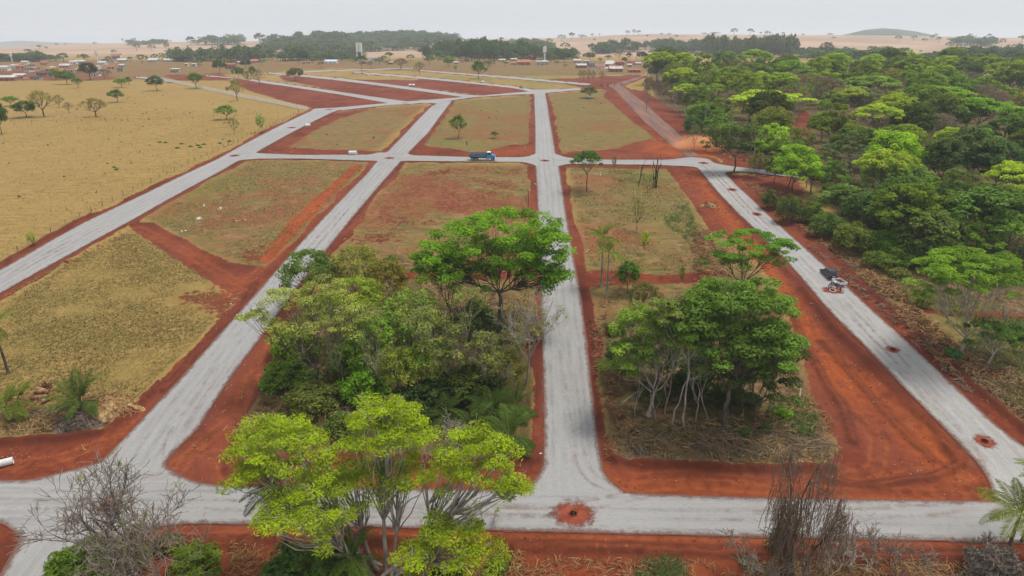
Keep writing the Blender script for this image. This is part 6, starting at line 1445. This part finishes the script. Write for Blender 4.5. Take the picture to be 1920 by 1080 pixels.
brush('dry_brush', [(1100,600),(1135,590),(1150,680),(1165,790),(1135,790),(1112,690)], 900, 1.3, .04, .8, RB, 'brown brush bank beside the middle street', 3)
brush('dry_brush', [(1475,390),(1560,430),(1640,490),(1720,580),(1830,680),(1860,720),(1770,690),(1660,570),(1570,480),(1500,430)], 8500, 1.5, .055, 1.0, (.29,.165,.075), 'long windrow of straw and dead branches along the right-hand street', 4, clump=.02)
brush('dry_brush', [(1770,690),(1840,640),(1930,690),(1930,800),(1850,760)], 2600, 1.4, .045, .5, (.24,.16,.08), 'dead grass and twigs round the split stump', 5)
brush('dry_brush', [(1290,440),(1330,430),(1345,470),(1370,520),(1300,540),(1300,480)], 1100, 1.4, .05, .9, RB, 'brown dead palm leaves heaped along the red strip', 6)
brush('dry_brush', [(1200,620),(1300,620),(1300,440),(1330,480),(1270,430)], 200, 1.2, .04, .4, RB, 'loose brown brush on the right-hand plot', 7)
brush('dry_brush', [(0,745),(230,735),(245,775),(200,812),(0,818)], 2600, 1.5, .035, .5, ST, 'dry straw and twigs along the palm brush line', 8)
brush('dry_brush', [(60,770),(200,765),(200,800),(60,805)], 700, 2.2, .03, .6, GB, 'grey tangled twigs below the stemless dark palm', 9)
brush('dry_brush', [(430,1020),(980,1030),(980,1090),(430,1090)], 2200, 1.2, .03, .5, (.32,.19,.075), 'straw and twigs on the near bank below the front street', 10)
brush('dry_brush', [(1400,1040),(1950,1060),(1950,1110),(1400,1110)], 2600, 1.3, .03, .6, (.31,.20,.085), 'straw and dead stalks under the vine-hung dead tree', 11)
brush('dry_brush', [(470,790),(520,690),(620,790),(680,830),(600,845),(450,860)], 1300, 1.1, .03, .5, (.27,.19,.08), 'dry grass at the left edge of the central grove', 12)
brush('dry_brush', [(590,760),(680,760),(700,850),(600,850)], 700, 1.5, .03, 1.2, (.36,.25,.11), 'tall dry grass between the pale sparse tree and the yellow-green tree', 13, flat=2.2)
brush('dry_brush', [(860,520),(1010,520),(1010,600),(880,600)], 1500, 1.3, .035, .7, (.36,.25,.085), 'yellow dry grass under the tall bright tree', 14, flat=1.6)
brush('dry_brush', [(1100,555),(1160,500),(1180,540),(1140,590)], 500, 1.2, .03, .5, ST, 'dry brush around the twin palms', 15)
brush('dry_brush', [(1640,470),(1700,480),(1780,540),(1900,570),(1780,600),(1690,560)], 1800, 1.0, .03, .7, (.30,.25,.085), 'yellowish dry grass between the thicket and the red footpath', 16, flat=1.6)
brush('dry_brush', [(1330,278),(1390,300),(1480,312),(1500,330),(1440,315),(1350,292)], 700, 1.5, .06, .8, ST, 'dry brush at the forest corner beside the dust', 17)
brush('dry_brush', [(1395,345),(1450,350),(1560,440),(1480,400),(1420,365)], 900, 1.4, .05, .7, (.25,.14,.07), 'brown brush on the corner below the side street', 40)
brush('dry_brush', [(1500,450),(1570,470),(1700,600),(1850,740),(1800,730),(1640,575)], 1500, 2.2, .05, .7, (.21,.15,.10), 'grey dead branches along the right-hand street bank', 41)
def heap(px, py, wpx, hgt, n, col, label, seed, L=1.4, name='straw_heap', core=None):
    b = P(px, py); R = width_at(b, wpx) / 2; rng = np.random.default_rng(seed); o = thing(name, label, 'heap', (b[0], b[1], b[2] - .12))
    m = 20; V = [(0, 0, hgt)]; F = []
    for k in range(1, 6):
        for i in range(m):
            a = 2*math.pi*i/m; rr = R * k / 5 * (1 + .18 * math.sin(a*3 + seed) + .1 * rng.normal()); V.append((rr*math.cos(a), rr*math.sin(a)*.8, hgt * math.cos(k/5*math.pi/2) ** .8 * (1 + .1*rng.normal()) - (.1 if k == 5 else 0)))
    F = [(0, 1+i, 1+(i+1) % m) for i in range(m)] + [(1+(k*m)+i, 1+(k+1)*m+i, 1+(k+1)*m+(i+1) % m, 1+k*m+(i+1) % m) for k in range(4) for i in range(m)]
    link('mound', mesh_np('mound', V, F, core or M_straw, True), o)
    q = np.sqrt(rng.random(n)); a = rng.uniform(0, 6.28, n); c = np.stack([q*np.cos(a)*R, q*np.sin(a)*R*.8, hgt*np.cos(q*math.pi/2)**.8 + .06], 1); d = rng.normal(size=(n, 3)); d[:, 2] = -q * hgt / R * 1.2 + rng.normal(size=n) * .3; d[:, :2] += c[:, :2] / R; d /= np.linalg.norm(d, axis=1, keepdims=True)
    v, f = ribbons(c, d, L*rng.uniform(.5, 1.2, n), .03*rng.uniform(.6, 1.5, n), .2*rng.normal(size=n), rng); s = link('loose_straw', mesh_np('loose_straw', v, f, M_brush, False, np.tile(rng.random(n), 3)), o); s.color = (*col, 1); s['kind'] = 'stuff'
heap(213, 768, 100, 1.6, 700, (.34,.20,.085), 'rounded heap of reddish straw beside the left street', 1)
heap(150, 792, 90, 1.0, 700, (.14,.10,.08), 'dark heap of tangled twigs below the stemless dark palm', 2, 2.0, 'brush_heap', M_bark)
heap(1350, 510, 30, 1.0, 200, (.28,.14,.08), 'small brown heap of dead fronds beside the right-hand grove', 3); heap(1345, 440, 34, .9, 220, (.28,.13,.07), 'reddish heap of dead fronds at the plot edge', 4); heap(1330, 385, 30, .8, 160, (.25,.13,.075), 'brown heap of cleared brush by the red strip', 5)
heap(1345, 470, 30, .8, 160, (.26,.14,.08), 'second brown heap of cleared brush beside the flat umbrella tree', 6); heap(1172, 800, 34, .7, 200, (.30,.18,.08), 'low straw heap at the corner of the right-hand grove', 7); heap(1128, 625, 30, 1.1, 220, (.30,.17,.08), 'straw heap on the bank of the middle street', 8)
# log pile
b = P(75, 748); o = thing('log_pile', 'pile of cut logs and uprooted root mass at the near pasture edge', 'logs', b)
for i, (x, y, z, a, L, r) in enumerate([(0,0,.35,.3,2.2,.38),(.6,.8,.35,-.2,2.4,.34),(-.4,1.3,.4,.5,2.0,.36),(.2,.5,.95,.1,2.0,.34),(-.2,1.0,1.05,-.3,1.8,.32),(1.6,-.4,.25,1.0,1.8,.26)]):
    MB().bar((x - L/2*math.cos(a), y - L/2*math.sin(a), z), (x + L/2*math.cos(a), y + L/2*math.sin(a), z), r, 12, 0, r*.9).build('log', M_log, o)
rg = np.random.default_rng(3); pol = []
for _ in range(46):
    d = rg.normal(size=3); d[2] = abs(d[2]); d /= np.linalg.norm(d); pol.append((bez((-.4, 2.2, .7), np.array([-.4, 2.2, .7]) + d * rg.uniform(.8, 1.7), rg, .1, 5, .15), np.linspace(.16, .03, 5)))
v, f = tubes(pol, 5); link('root_mass', mesh_np('root_mass', v, f, M_log), o)
# split stump and fallen wood
b = P(1886, 702); o = thing('tree_stump', 'split orange-brown tree stump standing in dead grass', 'stump', b); m = MB(); n = 12
m.add([(.45*math.cos(2*math.pi*i/n), .45*math.sin(2*math.pi*i/n), -.2) for i in range(n)] + [(.36*math.cos(2*math.pi*i/n), .36*math.sin(2*math.pi*i/n), 1.0 + .7*((i*5) % 7)/7) for i in range(n)], [(i, (i+1) % n, n+(i+1) % n, n+i) for i in range(n)] + [tuple(range(n, 2*n))]); m.build('stump_body', M_log, o)
pol = [(np.array([[.3*math.cos(t), .3*math.sin(t), .25], [.8*math.cos(t), .8*math.sin(t), .05], [1.3*math.cos(t), 1.3*math.sin(t), -.05]]), np.array([.16, .1, .04])) for t in (0.4, 1.7, 2.9, 4.1, 5.3)]; v, f = tubes(pol, 5); link('root', mesh_np('root', v, f, M_log, True), o)
for (x, y, ang, L, lab) in [(1166, 756, .8, 4.0, 'fallen pale branch at the corner of the right-hand grove'), (1720, 610, .2, 2.2, 'short white branch lying beside the right-hand street'), (1500, 745, 1.2, 4.0, 'fallen branch at the red strip side of the grove')]:
    b = P(x, y); rg = np.random.default_rng(int(x)); out = []; bare_polys(rg, (0, 0, .15), (math.cos(ang), math.sin(ang), .05), L, .09, 2, out, 0, (1, 3), .4, .1); v, f = tubes(out, 5); v[:, 2] = np.abs(v[:, 2]) * .5 + .02
    tag(link('fallen_branch', mesh_np('fallen_branch', v, f, M_pale, True), None, b), lab, 'branch')
# dead tree hung with dry vines
b = np.array(P(1478, 1092)); Hd = height_at(b, 878); rg = np.random.default_rng(9); o = thing('dead_tree', 'dead tree wrapped in hanging dry vines before the front street', 'tree', tuple(b - np.array([0, 0, .2]))); out = []; tops = []
for k, (lx, ly, hh) in enumerate([(.1, 0, 1.0), (.02, .3, .93), (-.12, .1, .72), (.22, -.1, .7)]):
    t = np.linspace(0, 1, 9)[:, None]; p = np.concatenate([lx*Hd*t**1.3 + (k-1.5)*.5, ly*Hd*t**1.3, Hd*hh*t], 1); p[1:, :2] += rg.normal(size=(8, 2)) * .15; out.append((p, np.linspace(.22, .05, 9))); tops += list(p[4:])
    for _ in range(7):
        s = p[rg.integers(4, 9)]; d = rg.normal(size=3); d[2] = abs(d[2]) * .6; d /= np.linalg.norm(d); out.append((bez(s, s + d * rg.uniform(1, 3.2), rg, .2, 5, .15), np.linspace(.06, .015, 5))); tops.append(out[-1][0][-1])
v, f = tubes(out, 6); link('trunk', mesh_np('trunk', v, f, M_bark, True), o); out = []; tops = np.array(tops)
for _ in range(760):
    s = tops[rg.integers(len(tops))] + rg.normal(size=3) * np.array([.55, .55, .35]); L = min(s[2] - .2, abs(rg.normal()) * 3.5 + 1.0); n = 7; p = np.repeat(s[None], n, 0); p[:, 2] -= np.linspace(0, max(L, .5), n); p[:, :2] += np.cumsum(rg.normal(size=(n, 2)) * .16, 0); out.append((p, np.full(n, .018 + .018 * rg.random())))
for _ in range(220):
    s = tops[rg.integers(len(tops))] + rg.normal(size=3) * .4; e = s + rg.normal(size=3) * 1.1; out.append((bez(s, e, rg, -.6, 5, .25), np.full(5, .016)))
v, f = tubes(out, 3); link('hanging_vines', mesh_np('hanging_vines', v, f, M_vine), o)['kind'] = 'stuff'
for i, (x, y, t_, lab, brk) in enumerate([(1590,1075,985,'bare curling shrub right of the vine-hung dead tree',M_dead),(1640,1070,990,'thin bare shrub reaching over the front street edge',M_dead),(1700,1085,1015,'low bare shrub on the straw bank',M_dead),(1545,1085,1000,'bare white shrub bending over at the foot of the vine-hung tree',M_pale),(1410,1080,1000,'thin leafless stem left of the vine-hung tree',M_dead)]):
    b = P(x, y); bare(b, height_at(b, t_), lab, .05, brk, 4, (2, 4), (.15, 0), .1, .6, 90 + i, .3, 2, 'bare_shrub', wob=.25)
b = P(1855, 1095); bare(b, height_at(b, 1015), 'dense grey-brown twiggy shrub below the arching palm', .07, M_dead, 6, (3, 4), (0, 0), .05, .75, 99, .22, 4, 'bare_shrub', LG, 10)
for i, (x, y, t_) in enumerate([(905,985,945),(925,980,950),(885,985,955)]): b = P(x, y); bare(b, height_at(b, t_), 'thin green-tipped sapling stem at the front street edge', .03, M_bark, 2, (1, 3), (0, 0), .3, .3, 110 + i, .5, 1, 'sapling', LG, 4)['group'] = 'saplings at the front street edge'
brush('dry_brush', [(960,1048),(1450,1052),(1450,1110),(960,1110)], 1700, 1.1, .03, .4, (.27,.165,.075), 'straw and stalks on the near red bank beside the weeds', 30, clump=.05)
def verge(keys, n, lo, hi, L, wd, col, label, seed, ymax=330):
    rng = np.random.default_rng(seed); q = np.concatenate([np.array(r) for r in edge_runs(keys, .8)]); q = q[(q[:,1] < ymax) & (q[:,1] > 60)]; c = q[rng.integers(len(q), size=n)]; a = rng.uniform(0, 6.28, n); r = rng.uniform(lo, hi, n); p = c + np.stack([np.cos(a), np.sin(a)], 1) * r[:, None]
    p = off_road(p, lo * .7); m = fbm(p[:,0] / 4, p[:,1] / 4, 3, seed); p = p[m > .45]; n = len(p); d = rng.normal(size=(n, 3)); d[:, 2] *= .3; d /= np.linalg.norm(d, axis=1, keepdims=True)
    V, F = ribbons(np.column_stack([p, relief(p[:,0], p[:,1]) + .1 + .25*rng.random(n)]), d, L*rng.uniform(.4, 1.3, n), wd*rng.uniform(.6, 1.5, n), .1*rng.normal(size=n), rng); o = link('verge_straw', mesh_np('verge_straw', V, F, M_brush, False, np.tile(rng.random(n), 3))); o.color = (*col, 1); return tag(o, label, 'straw', kind='stuff')
verge(['A','B','D','E','C2'], 14000, 2.8, 5.0, .8, .035, (.32,.215,.095), 'straw scraped up along the edges of the plots', 5)
verge(['A','B','D','E','C1','C2'], 5000, 1.2, 4.5, .6, .03, (.17,.07,.04), 'root scraps in the red soil beside the streets', 6)
# stones and clods
def lumps(name, p, size, mat, label, seed, cat):
    rng = np.random.default_rng(seed); n = len(p); u = np.array([(1,0,0),(0,1,0),(-1,0,0),(0,-1,0),(0,0,1),(0,0,-.6)]); s = size * rng.uniform(.4, 1.3, (n, 1, 1)) * rng.uniform(.6, 1.4, (n, 6, 1))
    V = (u[None] * s) + np.column_stack([p, zt(p[:,0], p[:,1]) - .06])[:, None, :] + rng.normal(size=(n, 6, 3)) * size * .15; T = np.array([(0,1,4),(1,2,4),(2,3,4),(3,0,4),(1,0,5),(2,1,5),(3,2,5),(0,3,5)])
    return tag(link(name, mesh_np(name, V.reshape(-1, 3), (T[None] + np.arange(n)[:, None, None] * 6).reshape(-1, 3), mat)), label, cat, kind='stuff')
red_strip = [(1260,314),(1305,318),(1405,428),(1550,586),(1690,731),(1810,852),(1855,938),(1440,932),(1180,922),(1150,900),(1560,870),(1560,800),(1500,640),(1420,490),(1320,410)]
M_stone = plain('pale_stones', (.48, .40, .34), .9, .2, .3, 5)
arc = np.array([P(x + rngd.normal() * 1.5, y + rngd.normal() * 1.2)[:2] for x, y in [(1532 + 200*t, 884 + 26*math.sin(math.pi*t) - 6*t) for t in rngd.random(90)]])
lumps('scattered_stones', off_road(np.concatenate([sample_poly(red_strip, 260, rngd), arc, sample_poly([(500,995),(1900,1025),(1900,1050),(500,1025)], 120, rngd), sample_poly([(320,860),(480,650),(520,650),(440,900)], 160, rngd), sample_poly([(0,830),(190,820),(180,860),(0,895)], 60, rngd)]), .4), .08, M_stone, 'pale stones scattered over the bare red soil', 2, 'stones')
M_clod = plain('red_clods', (.14, .032, .018), .95, .1, .3, 3)
pp = []
for k in ('A', 'B', 'D', 'E', 'C1', 'C2'):
    q = np.array(densify(road_polys[k], .7)); q = q[q[:, 1] < 330]; q = q[rngd.random(len(q)) < .8]; pp.append(q + rngd.normal(size=q.shape) * 2.0)
pp = np.concatenate(pp + [sample_poly(red_strip, 500, rngd), sample_poly([(430,1000),(1900,1022),(1900,1060),(430,1030)], 500, rngd)]); lumps('soil_clods', off_road(pp, .35), .11, M_clod, 'clods of red soil along the street edges', 3, 'soil')
M_mound = plain('dark_mounds', (.085, .06, .035), .95, .1, .3, 2)
lumps('pasture_mounds', np.concatenate([sample_poly([(-60,480),(380,290),(560,212),(300,170),(-60,170)], 170, rngd), sample_poly([(860,195),(995,182),(998,280),(800,280)], 30, rngd), sample_poly([(1045,182),(1140,175),(1240,262),(1060,280)], 40, rngd), sample_poly([(510,280),(640,210),(790,200),(700,280)], 30, rngd)]), .38, M_mound, 'small dark mounds and tussocks dotting the pasture and far plots', 6, 'mounds')
lumps('litter', np.concatenate([np.array([P(x + rngd.normal() * 2, y + rngd.normal() * 1)[:2] for x, y in [(370,410)] * 14 + [(415,390)] * 4 + [(450,412)] * 3 + [(345,432)] * 5 + [(380,385)] * 3 + [(1125,327)] * 4 + [(1015,847)] * 2 + [(1103,512)] * 4 + [(1097,470)] * 3 + [(1112,592)] * 3 + [(1003,345)] * 3 + [(430,575)] * 3 + [(440,590)] * 2]) + rngd.normal(size=(53, 2)) * .5]), .22, M_white, 'white scraps of litter on the plots and street edges', 4, 'litter')
# grass tufts
def grass(name, poly, n, h, col, label, seed, lo=.0, near=1.0):
    rng = np.random.default_rng(seed); p = off_road(sample_poly(poly, n, rng), 1.6); p = p[rng.random(len(p)) < np.clip(110. / p[:, 1], .25, 1)]
    m = fbm(p[:,0] / 6, p[:,1] / 6, 3, seed); p = p[m > lo]; n = len(p); k = 4; q = np.repeat(p, k, 0); N = n * k
    z = relief(q[:,0], q[:,1]) + (fbm(q[:,0] / 1.7, q[:,1] / 1.7, 3, 11) - .5) * .2; a = rng.uniform(0, 6.28, N); H = h * rng.uniform(.4, 1.3, N); sp = rng.uniform(.4, 1.6, N) * h; wd = .038 * rng.uniform(.6, 1.6, N) * near
    base = np.column_stack([q + rng.normal(size=q.shape) * h * .35, z]); side = np.stack([-np.sin(a), np.cos(a), 0*a], 1) * wd[:, None]; tip = base + np.stack([np.cos(a) * sp, np.sin(a) * sp, H], 1)
    V = np.stack([base - side, base + side, tip], 1).reshape(-1, 3); o = link(name, mesh_np(name, V, np.arange(N * 3).reshape(-1, 3), M_brush, False, rng.random(N))); o.color = (*col, 1)
    return tag(o, label, 'grass', kind='stuff')
grass('dry_grass', [(-60,545),(0,556),(240,428),(400,530),(440,600),(300,700),(240,770),(0,740),(-60,700)], 34000, .20, (.235,.178,.062), 'dry straw grass of the near left plot', 1)
grass('dry_grass', [(-80,520),(0,490),(400,292),(560,212),(300,205),(0,215),(-80,240)], 26000, .26, (.275,.198,.078), 'dry straw grass of the wide pasture', 2, .3)
grass('plot_grass', [(275,410),(470,302),(690,306),(560,440),(480,500),(400,470)], 12000, .28, (.20,.16,.052), 'brownish grass of the left plot', 3, .38)
grass('plot_grass', [(760,308),(1000,312),(1008,500),(760,500),(650,450)], 10000, .28, (.25,.155,.06), 'thin reddish grass of the middle plot', 4, .45)
grass('plot_grass', [(1068,312),(1250,318),(1320,430),(1330,510),(1090,510)], 12000, .28, (.20,.165,.052), 'thin olive grass of the right-hand plot', 5, .42)
grass('plot_grass', [(450,800),(520,660),(1010,560),(1012,840)], 5000, .5, (.16,.14,.05), 'grass under the central grove', 6, .4)
grass('plot_grass', [(1800,640),(1930,620),(1930,800),(1840,740)], 3000, .4, (.17,.17,.05), 'grass round the split stump', 7, .4)
grass('weeds', [(1240,400),(1290,380),(1310,440),(1290,450),(1250,425)], 900, .6, (.08,.15,.035), 'green weeds beside the brush heaps of the right-hand plot', 8, .35)
grass('weeds', [(1150,318),(1240,322),(1220,370),(1150,350)], 1500, .5, (.12,.16,.04), 'green weeds round the charred trunks', 9, .42)
grass('weeds', [(1440,760),(1540,780),(1520,820),(1440,810)], 700, .5, (.09,.15,.035), 'green weeds in the brush of the right-hand grove', 10, .45)
grass('weeds', [(960,1035),(1400,1040),(1420,1100),(960,1100)], 2600, .5, (.085,.125,.035), 'green weeds scattered over the near red bank', 11, .56)
grass('weeds', [(1640,470),(1760,530),(1930,600),(1930,700),(1800,660),(1700,570)], 3500, .5, (.13,.16,.045), 'green and yellow weeds between the straw bank and the forest', 12, .5)
# ------------------------------------------------------------------ dust cloud behind the motorcycle, haze over the country
b = P(1312, 284); me = bpy.data.meshes.new('dust_cloud'); bm = bmesh.new(); bmesh.ops.create_icosphere(bm, subdivisions=3, radius=1); bm.to_mesh(me); bm.free()
nb = NB('red_dust'); vol = nb.new('ShaderNodeVolumePrincipled'); vol.inputs['Color'].default_value = (1, .56, .30, 1); g = nb.new('ShaderNodeTexGradient', gradient_type='SPHERICAL'); nb.t.links.new(nb.coord(), g.inputs[0])
dn = nb.math('MULTIPLY', nb.rng(g.outputs[0], 0, .55), nb.rng(nb.noise(1.6, 4, .6), .38, .68)); nb.t.links.new(nb.math('MULTIPLY', dn, .85), vol.inputs['Density']); nb.t.links.new(vol.outputs[0], nb.out.inputs['Volume']); me.materials.append(nb.m)
tag(link('dust_cloud', me, None, (b[0], b[1] + 2, b[2] + 2.2), -.3, (11, 7, 4.2)), 'cloud of orange dust hanging behind the motorcycle', 'dust', kind='stuff')
hb = MB().box(-11500, 11500, -400, 9600, -75, 130); me = hb.mesh('haze', []) if False else mesh_np('haze', hb.v, hb.f, [])
hz = NB('pale_haze'); vol = hz.new('ShaderNodeVolumePrincipled'); vol.inputs['Color'].default_value = (.80, .90, 1.0, 1); vol.inputs['Density'].default_value = .00014; vol.inputs['Anisotropy'].default_value = .2; hz.t.links.new(vol.outputs[0], hz.out.inputs['Volume']); me.materials.append(hz.m)
tag(link('haze', me), 'thin pale smoke haze over the whole country', 'haze', kind='stuff')
